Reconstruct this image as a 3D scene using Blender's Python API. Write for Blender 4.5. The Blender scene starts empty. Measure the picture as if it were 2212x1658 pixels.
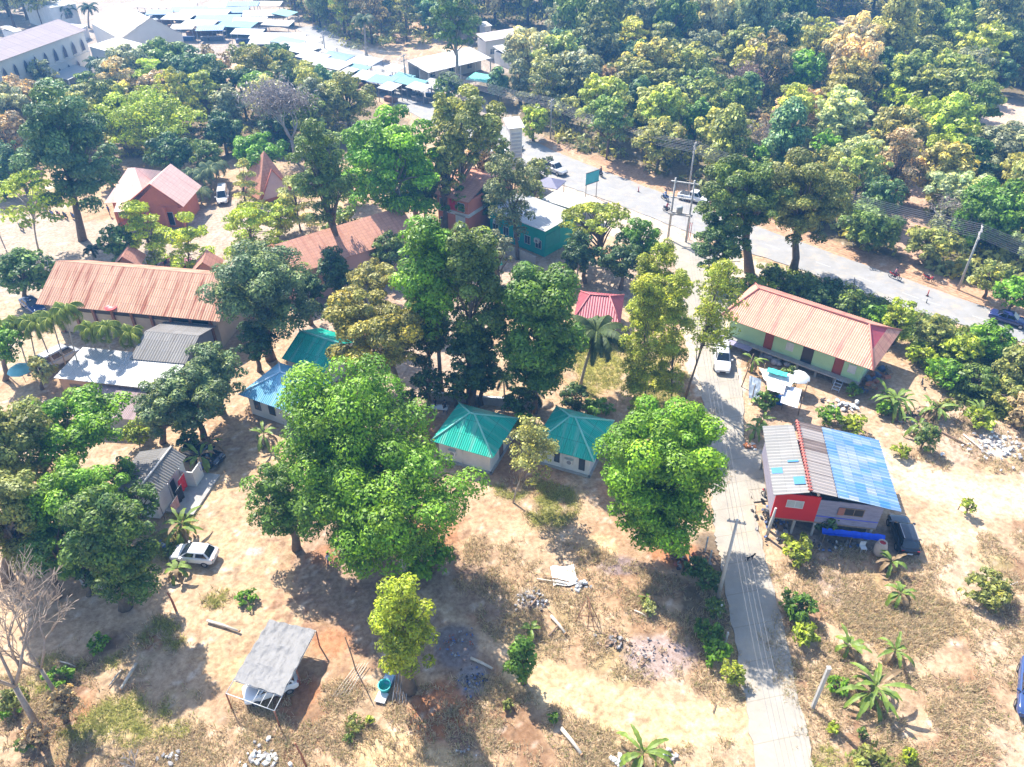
import bpy, math, random, numpy as np
from mathutils import Vector, Matrix
from math import radians, sin, cos, tan, atan2, pi, sqrt
random.seed(7)
SC = bpy.context.scene
COL = SC.collection
# ------------------------------------------------------------------ camera model
F, CX, CY, TH, HC = 1700.0, 1106.0, 829.0, radians(37.0), 52.0
FW = Vector((0, cos(TH), -sin(TH))); UP = Vector((0, sin(TH), cos(TH)))
def ray(x, y): return Vector((1, 0, 0)) * ((x - CX) / F) + UP * ((CY - y) / F) + FW
def G(x, y, z=0.0):
    d = ray(x, y); t = (z - HC) / d.z
    return Vector((0, 0, HC)) + d * t
def atY(x, y, Y):
    d = ray(x, y); return Vector((0, 0, HC)) + d * (Y / d.y)
def ppm(p): return F / max(1.0, (Vector(p) - Vector((0, 0, HC))).dot(FW))
def PX(p):
    v = Vector(p) - Vector((0, 0, HC)); w = v.dot(FW)
    return (CX + F * v.x / w, CY - F * v.dot(UP) / w)
cd = bpy.data.cameras.new('camera'); cam = bpy.data.objects.new('camera', cd); COL.objects.link(cam)
cam.location = (0, 0, HC); cam.rotation_euler = (radians(90) - TH, 0, 0)
cd.sensor_width = 36; cd.lens = 36 * F / 2212; cd.clip_end = 5000; SC.camera = cam
SUNV = Vector((0.58 * cos(radians(50)), -0.81 * cos(radians(50)), -sin(radians(50)))).normalized()
# ------------------------------------------------------------------ light
w = bpy.data.worlds.new('World'); SC.world = w; w.use_nodes = True
nt = w.node_tree; nt.nodes.clear()
sky = nt.nodes.new('ShaderNodeTexSky'); sky.sky_type = 'NISHITA'; sky.sun_disc = False
sky.sun_elevation = radians(50); sky.sun_rotation = atan2(-SUNV.x, -SUNV.y)
bg = nt.nodes.new('ShaderNodeBackground'); bg.inputs[1].default_value = 0.15
ow = nt.nodes.new('ShaderNodeOutputWorld'); nt.links.new(sky.outputs[0], bg.inputs[0]); nt.links.new(bg.outputs[0], ow.inputs[0])
sl = bpy.data.lights.new('sun', 'SUN'); sl.energy = 4.9; sl.angle = radians(0.55); sl.color = (1, 0.95, 0.86)
so = bpy.data.objects.new('sun', sl); COL.objects.link(so); so.rotation_euler = SUNV.to_track_quat('-Z', 'Y').to_euler(); so.location = (-60, 100, 150)
SC.view_settings.view_transform = 'Standard'; SC.view_settings.look = 'None'
SC.view_settings.exposure = 1.34; SC.view_settings.gamma = 1
cy = SC.cycles; cy.max_bounces = 6; cy.diffuse_bounces = 4; cy.glossy_bounces = 2; cy.transmission_bounces = 3; cy.volume_bounces = 0
cy.transparent_max_bounces = 4; cy.use_denoising = True; cy.caustics_reflective = False; cy.caustics_refractive = False
cy.use_adaptive_sampling = True; cy.adaptive_threshold = 0.02
# ------------------------------------------------------------------ tagging
def tag(o, label=None, cat=None, group=None, kind=None):
    if label: o['label'] = label
    if cat: o['category'] = cat
    if group: o['group'] = group
    if kind: o['kind'] = kind
    return o
def empty(name, loc=(0, 0, 0), rz=0.0, label=None, cat=None, group=None):
    o = bpy.data.objects.new(name, None); COL.objects.link(o)
    o.location = loc; o.rotation_euler = (0, 0, rz)
    return tag(o, label, cat, group)
# ------------------------------------------------------------------ materials
MATS = {}
def nodes(m):
    m.use_nodes = True; t = m.node_tree; t.nodes.clear()
    o = t.nodes.new('ShaderNodeOutputMaterial'); b = t.nodes.new('ShaderNodeBsdfPrincipled')
    t.links.new(b.outputs[0], o.inputs[0]); return t, b, o
def mul(c, k): return tuple(min(1.0, v * k) for v in c[:3]) + (1,)
def M(name, c, rough=.8, metal=0., var=.18, sc=1.5, bump=0., spec=.4, stretch=None, c2=None):
    if name in MATS: return MATS[name]
    m = bpy.data.materials.new(name); t, b, o = nodes(m)
    tc = t.nodes.new('ShaderNodeTexCoord'); mp = t.nodes.new('ShaderNodeMapping')
    if stretch: mp.inputs['Scale'].default_value = stretch
    n = t.nodes.new('ShaderNodeTexNoise'); n.inputs['Scale'].default_value = sc; n.inputs['Detail'].default_value = 6; n.inputs['Roughness'].default_value = .65
    r = t.nodes.new('ShaderNodeValToRGB'); r.color_ramp.elements[0].position = .3; r.color_ramp.elements[1].position = .7
    r.color_ramp.elements[0].color = mul(c, 1 - var) if c2 is None else tuple(c2) + (1,); r.color_ramp.elements[1].color = mul(c, 1 + var * .5)
    t.links.new(tc.outputs['Object'], mp.inputs[0]); t.links.new(mp.outputs[0], n.inputs['Vector']); t.links.new(n.outputs[0], r.inputs[0]); t.links.new(r.outputs[0], b.inputs['Base Color'])
    b.inputs['Roughness'].default_value = rough; b.inputs['Metallic'].default_value = metal; b.inputs['Specular IOR Level'].default_value = spec
    if bump:
        bp = t.nodes.new('ShaderNodeBump'); bp.inputs['Strength'].default_value = bump; bp.inputs['Distance'].default_value = .05
        n2 = t.nodes.new('ShaderNodeTexNoise'); n2.inputs['Scale'].default_value = sc * 5; n2.inputs['Detail'].default_value = 5
        t.links.new(mp.outputs[0], n2.inputs['Vector']); t.links.new(n2.outputs[0], bp.inputs['Height']); t.links.new(bp.outputs[0], b.inputs['Normal'])
    MATS[name] = m; return m
def RM(name, c, var=.15, sheet=(1.0, 1.8), stain=(.5, .4, .3), stainamt=.3, rough=.6, metal=0., pal=None, rowdark=.6, spec=.4):
    """roof sheets and tiles: UV is in metres along the eave and up the slope"""
    if name in MATS: return MATS[name]
    m = bpy.data.materials.new(name); t, b, o = nodes(m); L = t.links.new; N = t.nodes.new
    uv = N('ShaderNodeUVMap'); uv.uv_map = 'uv'
    br = N('ShaderNodeTexBrick'); br.inputs['Scale'].default_value = 1; br.inputs['Brick Width'].default_value = sheet[0]; br.inputs['Row Height'].default_value = sheet[1]
    br.inputs['Mortar Size'].default_value = .03; br.inputs['Mortar Smooth'].default_value = .3; br.offset = .43 if pal else 0.0; br.inputs['Bias'].default_value = 0
    br.inputs['Color1'].default_value = (0, 0, 0, 1); br.inputs['Color2'].default_value = (1, 1, 1, 1); br.inputs['Mortar'].default_value = (.5, .5, .5, 1)
    L(uv.outputs[0], br.inputs['Vector'])
    r = N('ShaderNodeValToRGB')
    if pal:
        r.color_ramp.interpolation = 'CONSTANT' if len(pal) < 3 else 'LINEAR'
        for i, (p, cc) in enumerate(pal):
            e = r.color_ramp.elements[i] if i < 2 else r.color_ramp.elements.new(p)
            e.position = p; e.color = tuple(cc) + (1,)
    else:
        r.color_ramp.elements[0].color = mul(c, 1 - var); r.color_ramp.elements[1].color = mul(c, 1 + var * .6)
    L(br.outputs['Color'], r.inputs[0])
    mp = N('ShaderNodeMapping'); mp.inputs['Scale'].default_value = (1.4, .16, 1); L(uv.outputs[0], mp.inputs[0])
    n = N('ShaderNodeTexNoise'); n.inputs['Scale'].default_value = 1; n.inputs['Detail'].default_value = 5; L(mp.outputs[0], n.inputs['Vector'])
    r2 = N('ShaderNodeValToRGB'); r2.color_ramp.elements[0].position = .5; r2.color_ramp.elements[1].position = .72
    r2.color_ramp.elements[0].color = (0, 0, 0, 1); r2.color_ramp.elements[1].color = (stainamt * 2,) * 3 + (1,)
    L(n.outputs[0], r2.inputs[0])
    mx = N('ShaderNodeMixRGB'); L(r2.outputs[0], mx.inputs[0]); L(r.outputs[0], mx.inputs[1]); mx.inputs[2].default_value = tuple(stain) + (1,)
    mo = N('ShaderNodeMixRGB'); mo.blend_type = 'MULTIPLY'; L(br.outputs['Fac'], mo.inputs[0]); L(mx.outputs[0], mo.inputs[1]); mo.inputs[2].default_value = (rowdark,) * 3 + (1,)
    L(mo.outputs[0], b.inputs['Base Color']); b.inputs['Roughness'].default_value = rough; b.inputs['Metallic'].default_value = metal; b.inputs['Specular IOR Level'].default_value = spec
    MATS[name] = m; return m
def leafmat(name, trans=.25, rough=.5):
    m = bpy.data.materials.new(name); t, b, o = nodes(m); L = t.links.new; N = t.nodes.new
    oi = N('ShaderNodeObjectInfo'); at = N('ShaderNodeAttribute'); at.attribute_name = 'tint'
    sp = N('ShaderNodeSeparateXYZ'); L(at.outputs['Vector'], sp.inputs[0])
    y = N('ShaderNodeMixRGB'); y.blend_type = 'MULTIPLY'; L(sp.outputs['Y'], y.inputs[0]); L(oi.outputs['Color'], y.inputs[1]); y.inputs[2].default_value = (2.0, 1.55, .5, 1)
    br = N('ShaderNodeMixRGB'); br.blend_type = 'MULTIPLY'; br.inputs[0].default_value = 1; bz = N('ShaderNodeMixRGB'); L(sp.outputs['Z'], bz.inputs[0]); L(y.outputs[0], bz.inputs[1]); bz.inputs[2].default_value = (.24, .16, .08, 1); L(bz.outputs[0], br.inputs[1]); L(sp.outputs['X'], br.inputs[2])
    L(br.outputs[0], b.inputs['Base Color']); b.inputs['Roughness'].default_value = rough; b.inputs['Specular IOR Level'].default_value = .35
    tr = N('ShaderNodeBsdfTranslucent'); L(br.outputs[0], tr.inputs[0])
    ms = N('ShaderNodeMixShader'); ms.inputs[0].default_value = trans; L(b.outputs[0], ms.inputs[1]); L(tr.outputs[0], ms.inputs[2]); L(ms.outputs[0], o.inputs[0])
    return m
LEAF = leafmat('leaf'); BLADE = leafmat('blade', .25, .8)
BARK = M('bark', (.16, .12, .085), .9, var=.4, sc=3, bump=.6); PALEBARK = M('pale_bark', (.36, .31, .25), .9, var=.35, sc=2.5, bump=.5)
DRYBARK = M('dry_bark', (.36, .28, .215), .9, var=.3, sc=3)
GREYBARK = M('grey_bark', (.42, .38, .36), .9, var=.25, sc=3)
# ------------------------------------------------------------------ mesh helpers
def link(name, me, mat=None, parent=None, mats=None):
    o = bpy.data.objects.new(name, me); COL.objects.link(o)
    if parent is not None: o.parent = parent
    for m in (mats or ([mat] if mat else [])): me.materials.append(m)
    return o
def np_mesh(name, V, Fc, tint=None):
    me = bpy.data.meshes.new(name); k = Fc.shape[1]
    me.vertices.add(len(V)); me.vertices.foreach_set('co', np.ascontiguousarray(V, np.float32).ravel())
    me.loops.add(Fc.size); me.loops.foreach_set('vertex_index', np.ascontiguousarray(Fc, np.int32).ravel())
    me.polygons.add(len(Fc)); me.polygons.foreach_set('loop_start', np.arange(0, Fc.size, k, dtype=np.int32))
    if tint is not None:
        a = me.attributes.new('tint', 'FLOAT_VECTOR', 'POINT'); a.data.foreach_set('vector', np.ascontiguousarray(tint, np.float32).ravel())
    me.update(calc_edges=True); return me
class B:
    """collects shapes, then becomes ONE mesh object"""
    def __init__(s): s.v = []; s.f = []; s.uv = []; s.mi = []; s.smooth = []
    def quad(s, pts, uv=None, mi=0, sm=False):
        n = len(s.v); s.v += [tuple(p) for p in pts]; s.f.append(tuple(range(n, n + len(pts)))); s.uv.append(uv); s.mi.append(mi); s.smooth.append(sm)
    def box(s, a, b, mi=0, mat=None):
        x0, y0, z0 = a; x1, y1, z1 = b
        c = [(x0, y0, z0), (x1, y0, z0), (x1, y1, z0), (x0, y1, z0), (x0, y0, z1), (x1, y0, z1), (x1, y1, z1), (x0, y1, z1)]
        if mat is not None: c = [tuple(mat @ Vector(p)) for p in c]
        n = len(s.v); s.v += c
        for f in ((0, 3, 2, 1), (4, 5, 6, 7), (0, 1, 5, 4), (1, 2, 6, 5), (2, 3, 7, 6), (3, 0, 4, 7)):
            s.f.append(tuple(n + i for i in f)); s.uv.append(None); s.mi.append(mi); s.smooth.append(False)
    def tube(s, pts, rad, sides=6, mi=0, cap=True):
        pts = [Vector(p) for p in pts]; n0 = len(s.v); prev = None
        rad = rad if isinstance(rad, (list, tuple)) else [rad] * len(pts)
        for i, p in enumerate(pts):
            d = (pts[min(i + 1, len(pts) - 1)] - pts[max(i - 1, 0)])
            d = d.normalized() if d.length > 1e-6 else Vector((0, 0, 1))
            a = prev if prev is not None else Vector((1, 0, 0)) if abs(d.x) < .9 else Vector((0, 1, 0))
            u = (a - d * a.dot(d)).normalized(); v = d.cross(u); prev = u
            for k in range(sides):
                q = p + (u * cos(2 * pi * k / sides) + v * sin(2 * pi * k / sides)) * rad[i]; s.v.append(tuple(q))
        for i in range(len(pts) - 1):
            for k in range(sides):
                a = n0 + i * sides + k; b = n0 + i * sides + (k + 1) % sides
                s.f.append((a, b, b + sides, a + sides)); s.uv.append(None); s.mi.append(mi); s.smooth.append(True)
        if cap:
            s.f.append(tuple(n0 + k for k in range(sides))[::-1]); s.uv.append(None); s.mi.append(mi); s.smooth.append(False)
            e = n0 + (len(pts) - 1) * sides
            s.f.append(tuple(e + k for k in range(sides))); s.uv.append(None); s.mi.append(mi); s.smooth.append(False)
    def lathe(s, prof, c=(0, 0, 0), sides=16, mi=0):
        n0 = len(s.v)
        for r, z in prof:
            for k in range(sides): s.v.append((c[0] + r * cos(2 * pi * k / sides), c[1] + r * sin(2 * pi * k / sides), c[2] + z))
        for i in range(len(prof) - 1):
            for k in range(sides):
                a = n0 + i * sides + k; b = n0 + i * sides + (k + 1) % sides
                s.f.append((a, b, b + sides, a + sides)); s.uv.append(None); s.mi.append(mi); s.smooth.append(True)
    def make(s, name, mat, parent=None):
        me = bpy.data.meshes.new(name); me.from_pydata(s.v, [], s.f)
        me.polygons.foreach_set('material_index', s.mi); me.polygons.foreach_set('use_smooth', s.smooth)
        if any(u is not None for u in s.uv):
            l = me.uv_layers.new(name='uv'); k = 0
            for f, u in zip(s.f, s.uv):
                for j in range(len(f)):
                    if u: l.data[k].uv = u[j]
                    k += 1
        me.update()
        return link(name, me, parent=parent, mats=mat if isinstance(mat, list) else [mat])
def corrug(b, poly, period=.25, amp=.03, th=.05, mi=0, steps=4):
    """a sheet roof slope: poly[0]->poly[1] is the eave, ribs run up the slope; real ribs, real thickness"""
    P = [Vector(p) for p in poly]; e = (P[1] - P[0]).normalized(); n = e.cross(P[2] - P[0]).normalized()
    if n.z < 0: n = -n
    u = n.cross(e); 
    if u.dot(sum(P, Vector()) / len(P) - P[0]) < 0: u = -u
    Q = [((p - P[0]).dot(e), (p - P[0]).dot(u)) for p in P]
    s0 = min(q[0] for q in Q); s1 = max(q[0] for q in Q); step = period / steps; k = max(2, int((s1 - s0) / step)); cols = []
    for i in range(k + 1):
        s_ = s0 + 1e-4 + (s1 - s0 - 2e-4) * i / k; us = []
        for j in range(len(Q)):
            a, c = Q[j], Q[(j + 1) % len(Q)]
            if (a[0] - s_) * (c[0] - s_) <= 0 and abs(a[0] - c[0]) > 1e-6: us.append(a[1] + (c[1] - a[1]) * (s_ - a[0]) / (c[0] - a[0]))
        if not us: continue
        h = amp * sin(2 * pi * i / steps)
        cols.append((s_, min(us), max(us), h))
    for a, c in zip(cols[:-1], cols[1:]):
        pt = lambda q, uu, o: P[0] + e * q[0] + u * uu + n * (q[3] + o)
        up = [pt(a, a[1], 0), pt(c, c[1], 0), pt(c, c[2], 0), pt(a, a[2], 0)]
        uv = [(a[0], a[1]), (c[0], c[1]), (c[0], c[2]), (a[0], a[2])]
        lo = [pt(a, a[1], -th), pt(c, c[1], -th), pt(c, c[2], -th), pt(a, a[2], -th)]
        b.quad(up, uv, mi); b.quad(lo[::-1], uv[::-1], mi); b.quad([lo[0], lo[1], up[1], up[0]], uv, mi); b.quad([up[3], up[2], lo[2], lo[3]], uv, mi)
def frame(p0, p1, p3, z=0.0):
    """ground frame from three eave corners of the photograph at height z"""
    a, b_, c = G(*p0, z), G(*p1, z), G(*p3, z)
    e = (b_ - a); e.z = 0; L = e.length; e.normalize(); n = Vector((-e.y, e.x, 0)); W = (c - a).dot(n)
    return Vector((a.x, a.y, 0)), atan2(e.y, e.x), L, W
def local(root, x, y, z=0.0):
    r = root.rotation_euler.z; l = root.location
    return Vector((l.x + x * cos(r) - y * sin(r), l.y + x * sin(r) + y * cos(r), l.z + z))
# ------------------------------------------------------------------ value noise for numpy
def vnoise(x, y, sc, seed):
    x = x / sc; y = y / sc; xi = np.floor(x).astype(np.int64); yi = np.floor(y).astype(np.int64); fx = x - xi; fy = y - yi
    def h(a, b_):
        n = (a * 374761393 + b_ * 668265263 + seed * 1442695041) & 0xffffffff
        n = ((n ^ (n >> 13)) * 1274126177) & 0xffffffff
        return ((n ^ (n >> 16)) & 0xffff) / 65535.0
    fx = fx * fx * (3 - 2 * fx); fy = fy * fy * (3 - 2 * fy)
    return (h(xi, yi) * (1 - fx) + h(xi + 1, yi) * fx) * (1 - fy) + (h(xi, yi + 1) * (1 - fx) + h(xi + 1, yi + 1) * fx) * fy
def fbm(x, y, sc, seed, o=4):
    t = 0; a = 1; s_ = 0
    for i in range(o): t = t + a * vnoise(x, y, sc / 2 ** i, seed + i * 17); s_ += a; a *= .55
    return t / s_
# ------------------------------------------------------------------ ground
def axis(lo, hi, near0, near1, st, g, gmax):
    a = list(np.arange(near0, near1, st)); s = st; v = near1
    while v < hi: a.append(v); s = min(s * g, gmax if v < 330 else 150); v += s
    a.append(hi); s = st; v = near0; l = []
    while v > lo: s = min(s * g, gmax if v > -330 else 150); v -= s; l.append(max(v, lo))
    return np.array(l[::-1] + a)
gx = axis(-1500, 1500, -42, 48, .36, 1.03, 2.2); gy = axis(-60, 2500, 22, 78, .36, 1.02, 2.0)
XX, YY = np.meshgrid(gx, gy)
def shape_world(x, y): g = G(x, y); return g.x, g.y
def ell(x, y, rx, ry, soft=.35, seed=1, rough=.5):
    c = G(x, y); p = ppm(c); ax = rx / p; ay = abs(G(x, y - ry).y - G(x, y + ry).y) / 2
    nz = (fbm(XX, YY, 3.5, seed) - .5) * 2 * rough
    d = np.sqrt(((XX - c.x) / ax) ** 2 + ((YY - c.y) / ay) ** 2) + nz
    return np.clip((1 + soft / 2 - d) / soft, 0, 1)
def seg(pts, wd, soft=.5, seed=2, rough=.35):
    P = [G(*p) for p in pts]; m = np.full(XX.shape, 1e9)
    for a, b_ in zip(P[:-1], P[1:]):
        dx, dy = b_.x - a.x, b_.y - a.y; L2 = dx * dx + dy * dy
        t = np.clip(((XX - a.x) * dx + (YY - a.y) * dy) / L2, 0, 1)
        m = np.minimum(m, np.hypot(XX - a.x - t * dx, YY - a.y - t * dy))
    m = m + (fbm(XX, YY, 2.5, seed) - .5) * 2 * rough * wd
    return np.clip((wd / 2 + soft / 2 - m) / soft, 0, 1)
def poly(pts, seed=5, jag=1.0):
    P = [G(*p) for p in pts]; jx = (fbm(XX, YY, 4, seed) - .5) * 2 * jag; jy = (fbm(XX, YY, 4, seed + 9) - .5) * 2 * jag
    X, Y = XX + jx, YY + jy; ins = np.zeros(XX.shape, bool)
    for i in range(len(P)):
        a, b_ = P[i], P[(i + 1) % len(P)]
        c = ((a.y > Y) != (b_.y > Y)); ins ^= c & (X < (b_.x - a.x) * (Y - a.y) / (b_.y - a.y + 1e-12) + a.x)
    return ins.astype(float)
SAND = np.array((.42, .30, .19)); C = np.zeros(XX.shape + (3,)); C[:] = SAND
DENS = np.zeros(XX.shape); GREEN = np.zeros(XX.shape)
def lay(m, col, k=1.0):
    global C
    m = (m * k)[..., None]; C = C * (1 - m) + np.array(col) * m
# general mottling: pale dust, dry-grass brown, red soil
n1 = fbm(XX, YY, 14, 3); n2 = fbm(XX, YY, 5, 4); n3 = fbm(XX, YY, 1.6, 5, 3); n4 = fbm(XX, YY, .8, 6, 2)
lay(np.clip((n2 - .45) * 4, 0, 1), (.33, .20, .11), .7)
lay(np.clip((n1 - .52) * 5, 0, 1), (.47, .34, .22), .7)
LF, LD, LG = (.30, .225, .13), (.24, .165, .085), (.20, .21, .055)
# forest floor beyond the road, woods behind
FW_ = poly([(1040, 230), (1230, 315), (1500, 400), (1850, 540), (2230, 655), (2900, 850), (2900, -300), (300, -300), (640, 20), (1000, 40)], 8, 2)
lay(FW_, (.13, .11, .06), .85)
lay(poly([(-600, 190), (130, 180), (240, 205), (800, 215), (900, 270), (700, 345), (420, 345), (230, 345), (-600, 420)], 11, 2), (.17, .13, .08), .8)
# bright sand plaza at the top and market ground
lay(poly([(-700, -40), (240, -60), (640, 20), (720, 100), (1000, 150), (1200, 60), (1210, 120), (1000, 190), (1180, 300), (1190, 345), (1050, 300), (900, 250), (800, 195), (600, 110), (520, 130), (240, 190), (-700, 160)], 12, 2), (.33, .275, .225), .95)
lay(poly([(700, 90), (860, 100), (880, 120), (760, 160), (700, 130)], 13, 1.5), (.42, .31, .20), .8)
for a in [(1835, 70, 80, 25), (2150, 240, 90, 50), (1600, 95, 45, 12), (1720, 100, 25, 10), (1880, 95, 30, 15), (2230, 300, 60, 40)]:
    lay(ell(*a, seed=14), (.50, .38, .29), .95)
lay(ell(1880, 50, 32, 9, seed=15), (.34, .23, .11), .8)
# courtyard left, pale pinkish sand
lay(poly([(-300, 420), (200, 480), (470, 440), (560, 420), (660, 470), (660, 600), (480, 610), (150, 560), (60, 700), (-300, 760)], 16, 1.5), (.38, .31, .24), .95)
lay(poly([(-300, 640), (70, 640), (240, 690), (470, 700), (470, 800), (360, 850), (130, 800), (-300, 830)], 17, 1.2), (.41, .32, .21), .9)
lay(poly([(640, 600), (900, 450), (1060, 520), (1240, 560), (1500, 560), (1500, 640), (1340, 640), (1240, 600), (1100, 640), (960, 900), (640, 760)], 18, 2), (.40, .31, .24), .8)
# lawn by the palm, green patches
for a, g in [((1330, 800, 130, 55), (.32, .29, .06)), ((1260, 760, 90, 45), (.28, .27, .05)), ((1380, 850, 110, 40), (.30, .23, .10)), ((1190, 1085, 75, 42), (.17, .21, .035)), ((1150, 1060, 60, 25), (.15, .17, .04)), ((250, 1560, 150, 70), (.30, .29, .07)), ((150, 1440, 120, 50), (.17, .19, .05)), ((330, 1400, 90, 50), (.15, .17, .05)), ((1880, 1650, 110, 30), (.26, .26, .07)), ((380, 1150, 40, 60), (.33, .28, .09)), ((480, 1290, 45, 22), (.28, .23, .09)), ((1960, 700, 60, 45), (.25, .27, .06)), ((1500, 900, 60, 40), (.30, .26, .10)), ((1520, 1000, 40, 60), (.28, .22, .11))]:
    m = ell(*a, seed=21, rough=1.0) * np.clip(.35 + (n3 - .4) * 3, 0, 1); lay(m, g, .75); GREEN = np.maximum(GREEN, m); DENS = np.maximum(DENS, m * .9)
# dry-grass fields
DG = np.maximum(poly([(440, 1500), (760, 1470), (1100, 1480), (1480, 1580), (1600, 1600), (1640, 1700), (1640, 1900), (-200, 1900), (-200, 1500), (180, 1440)], 22, 1.5), 0)
DG = np.maximum(DG, poly([(1700, 1180), (1900, 1190), (2100, 1180), (2230, 1120), (2500, 1200), (2600, 1900), (1770, 1900), (1640, 1250)], 23, 1.5))
DG = np.maximum(DG, .8 * poly([(1000, 1160), (1300, 1180), (1560, 1300), (1620, 1480), (1560, 1520), (1100, 1400), (980, 1260)], 24, 1.2))
DG = np.maximum(DG, .7 * poly([(1900, 880), (2300, 860), (2400, 1040), (2000, 1020)], 25, 1.2))
mm = DG * np.clip((n3 - .42) * 5, 0, 1) * np.clip((n2 - .28) * 4, 0, 1)
lay(mm, (.385, .285, .175), .75); DENS = np.maximum(DENS, DG * np.clip((n3 - .38) * 4, 0, 1) * (.3 + n2))
mm = DG * np.clip((fbm(XX, YY, 3, 31) - .56) * 8, 0, 1); lay(mm, (.24, .13, .07), .75)
mm = DG * np.clip((fbm(XX, YY, 4, 33) - .58) * 8, 0, 1); lay(mm, (.31, .27, .11), .55)
lay(ell(1940, 1330, 130, 60, seed=34), (.38, .26, .10), .75); DENS = np.maximum(DENS, ell(1940, 1330, 130, 60, seed=34))
# worn yard of the left clearing, fallen leaves, painted mango shade
YD = poly([(500, 900), (600, 960), (640, 1200), (620, 1420), (480, 1500), (400, 1420), (420, 1100), (460, 950)], 26, 1)
lay(YD * np.clip((n4 - .35) * 4, 0, 1), (.43, .30, .17), .7); lay(YD * np.clip((vnoise(XX, YY, .45, 41) - .72) * 8, 0, 1), (.22, .15, .09), .7)
LV = np.clip((vnoise(XX, YY, .5, 43) - .6) * 5, 0, 1) * poly([(560, 1080), (1080, 1060), (1060, 1380), (1140, 1440), (960, 1560), (600, 1440)], 27, 1.5)
lay(LV, (.25, .14, .09), .75)
lay(poly([(640, 1130), (830, 1150), (1060, 1230), (1110, 1420), (1030, 1480), (860, 1440), (800, 1400), (640, 1300)], 28, 1.2), (.27, .19, .14), .55)  # cast shade of the mango trees painted as a darker ground patch
# red and orange soil
for a, k in [((955, 1560, 65, 75), .8), ((640, 1500, 40, 40), .8), ((1480, 1200, 70, 25), .8), ((720, 1380, 45, 30), .6), ((700, 1200, 40, 22), .5), ((900, 1150, 90, 50), .6), ((1150, 1000, 120, 60), .5), ((940, 930, 50, 40), .7), ((1450, 1060, 30, 30), .6), ((1000, 1340, 45, 15), .4), ((330, 1380, 30, 25), .6), ((1350, 1040, 80, 40), .5), ((160, 1530, 40, 60), .5), ((840, 700, 50, 60), .5)]:
    lay(ell(*a, seed=35, rough=.6), (.36, .15, .065), k)
# pale bare patches and the dirt tracks
for a in [(1300, 1180, 38, 30), (900, 1640, 130, 45), (820, 1610, 90, 35), (540, 1450, 60, 35)]: lay(ell(*a, seed=36, rough=.5), (.50, .36, .20), .9)
TR = seg([(1130, 1432), (1230, 1490), (1370, 1545), (1480, 1560), (1640, 1560)], 3.2, .8, 37); lay(TR, (.52, .385, .22), .95); DENS *= (1 - TR)
lay(ell(1500, 1565, 120, 40, seed=3), (.52, .385, .22), .9); DENS *= (1 - ell(1500, 1565, 120, 40, seed=3))
TR = seg([(920, 1290), (1040, 1380), (1130, 1432)], 1.4, .6, 38); lay(TR, (.52, .38, .25), .9); DENS *= (1 - TR)
TR = seg([(1640, 1110), (1660, 1180), (1760, 1190)], 1, .6, 38)
TR = seg([(1890, 990), (1990, 1040), (2080, 1065), (2300, 1110), (2600, 1180)], 4.2, 1, 39); lay(TR, (.54, .44, .31), .95); DENS *= (1 - TR)
TR = seg([(2060, 1170), (2140, 1350), (2190, 1480), (2230, 1700)], 3.0, 1.5, 40, .8); lay(TR, (.50, .38, .27), .7); DENS *= (1 - .7 * TR)
lay(ell(2080, 930, 120, 60, seed=41, rough=.7), (.48, .36, .27), .7)
lay(seg([(1960, 370), (1985, 430), (1960, 520), (1975, 560)], 3.6, .8, 42), (.46, .31, .22), .95)
lay(seg([(1760, 1210), (1800, 1260), (1830, 1290)], 2.5, 1, 43), (.30, .23, .19), .7)
# orange earth shoulder along the main road
SHO = seg([(1180, 318), (1300, 352), (1500, 428), (1850, 555), (2230, 680), (2500, 765)], 5.5, 1.2, 44, .5); lay(SHO, (.44, .27, .165), .9)
lay(poly([(1160, 380), (1240, 400), (1440, 470), (1520, 520), (1440, 560), (1300, 500), (1160, 430)], 45, .8), (.50, .42, .34), .9)
lay(poly([(1470, 520), (1620, 560), (1760, 590), (1760, 610), (1600, 600), (1600, 700), (1610, 860), (1500, 860), (1470, 700)], 46, .8), (.50, .43, .34), .9)
lay(poly([(1600, 800), (1750, 860), (1900, 850), (1870, 920), (1640, 920)], 47, .8), (.40, .28, .19), .85)
lay(poly([(1700, 1120), (1960, 1140), (1990, 1200), (1720, 1190), (1680, 1150)], 48, .5), (.24, .19, .15), .8)
lay(seg([(250, 1385), (190, 1430), (140, 1510), (80, 1610), (10, 1720)], 2.0, 1.0, 51, .8), (.15, .085, .05), .8)
lay(seg([(600, 1500), (660, 1530), (700, 1640)], 1.2, 1.0, 52, .8), (.30, .17, .09), .5)
for pts_ in ([(1130, 1425), (1230, 1480), (1370, 1533), (1480, 1548), (1640, 1552)], [(1150, 1452), (1240, 1504), (1370, 1560), (1480, 1577), (1640, 1572)], [(930, 1285), (1050, 1372), (1130, 1425)], [(915, 1300), (1030, 1388), (1135, 1445)], [(1900, 985), (1990, 1030), (2080, 1056), (2300, 1100)], [(1890, 1003), (1985, 1052), (2080, 1078), (2300, 1124)],
             [(2050, 1170), (2125, 1350), (2175, 1480), (2200, 1700)], [(2085, 1170), (2160, 1350), (2205, 1480), (2250, 1700)], [(600, 960), (590, 1080), (560, 1220), (500, 1400), (470, 1600)], [(640, 980), (620, 1100), (600, 1230), (540, 1400), (520, 1560)], [(1660, 1130), (1690, 1240), (1740, 1400), (1790, 1620)]):
    lay(seg(pts_, .42, .3, 61, .5), (.36, .25, .155), .55)
lay(np.clip((vnoise(XX, YY, .42, 71) - .78) * 9, 0, 1) * (DG > .2), (.20, .13, .08), .7); lay(np.clip((vnoise(XX, YY, .40, 72) - .84) * 12, 0, 1), (.62, .52, .42), .6)
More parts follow.
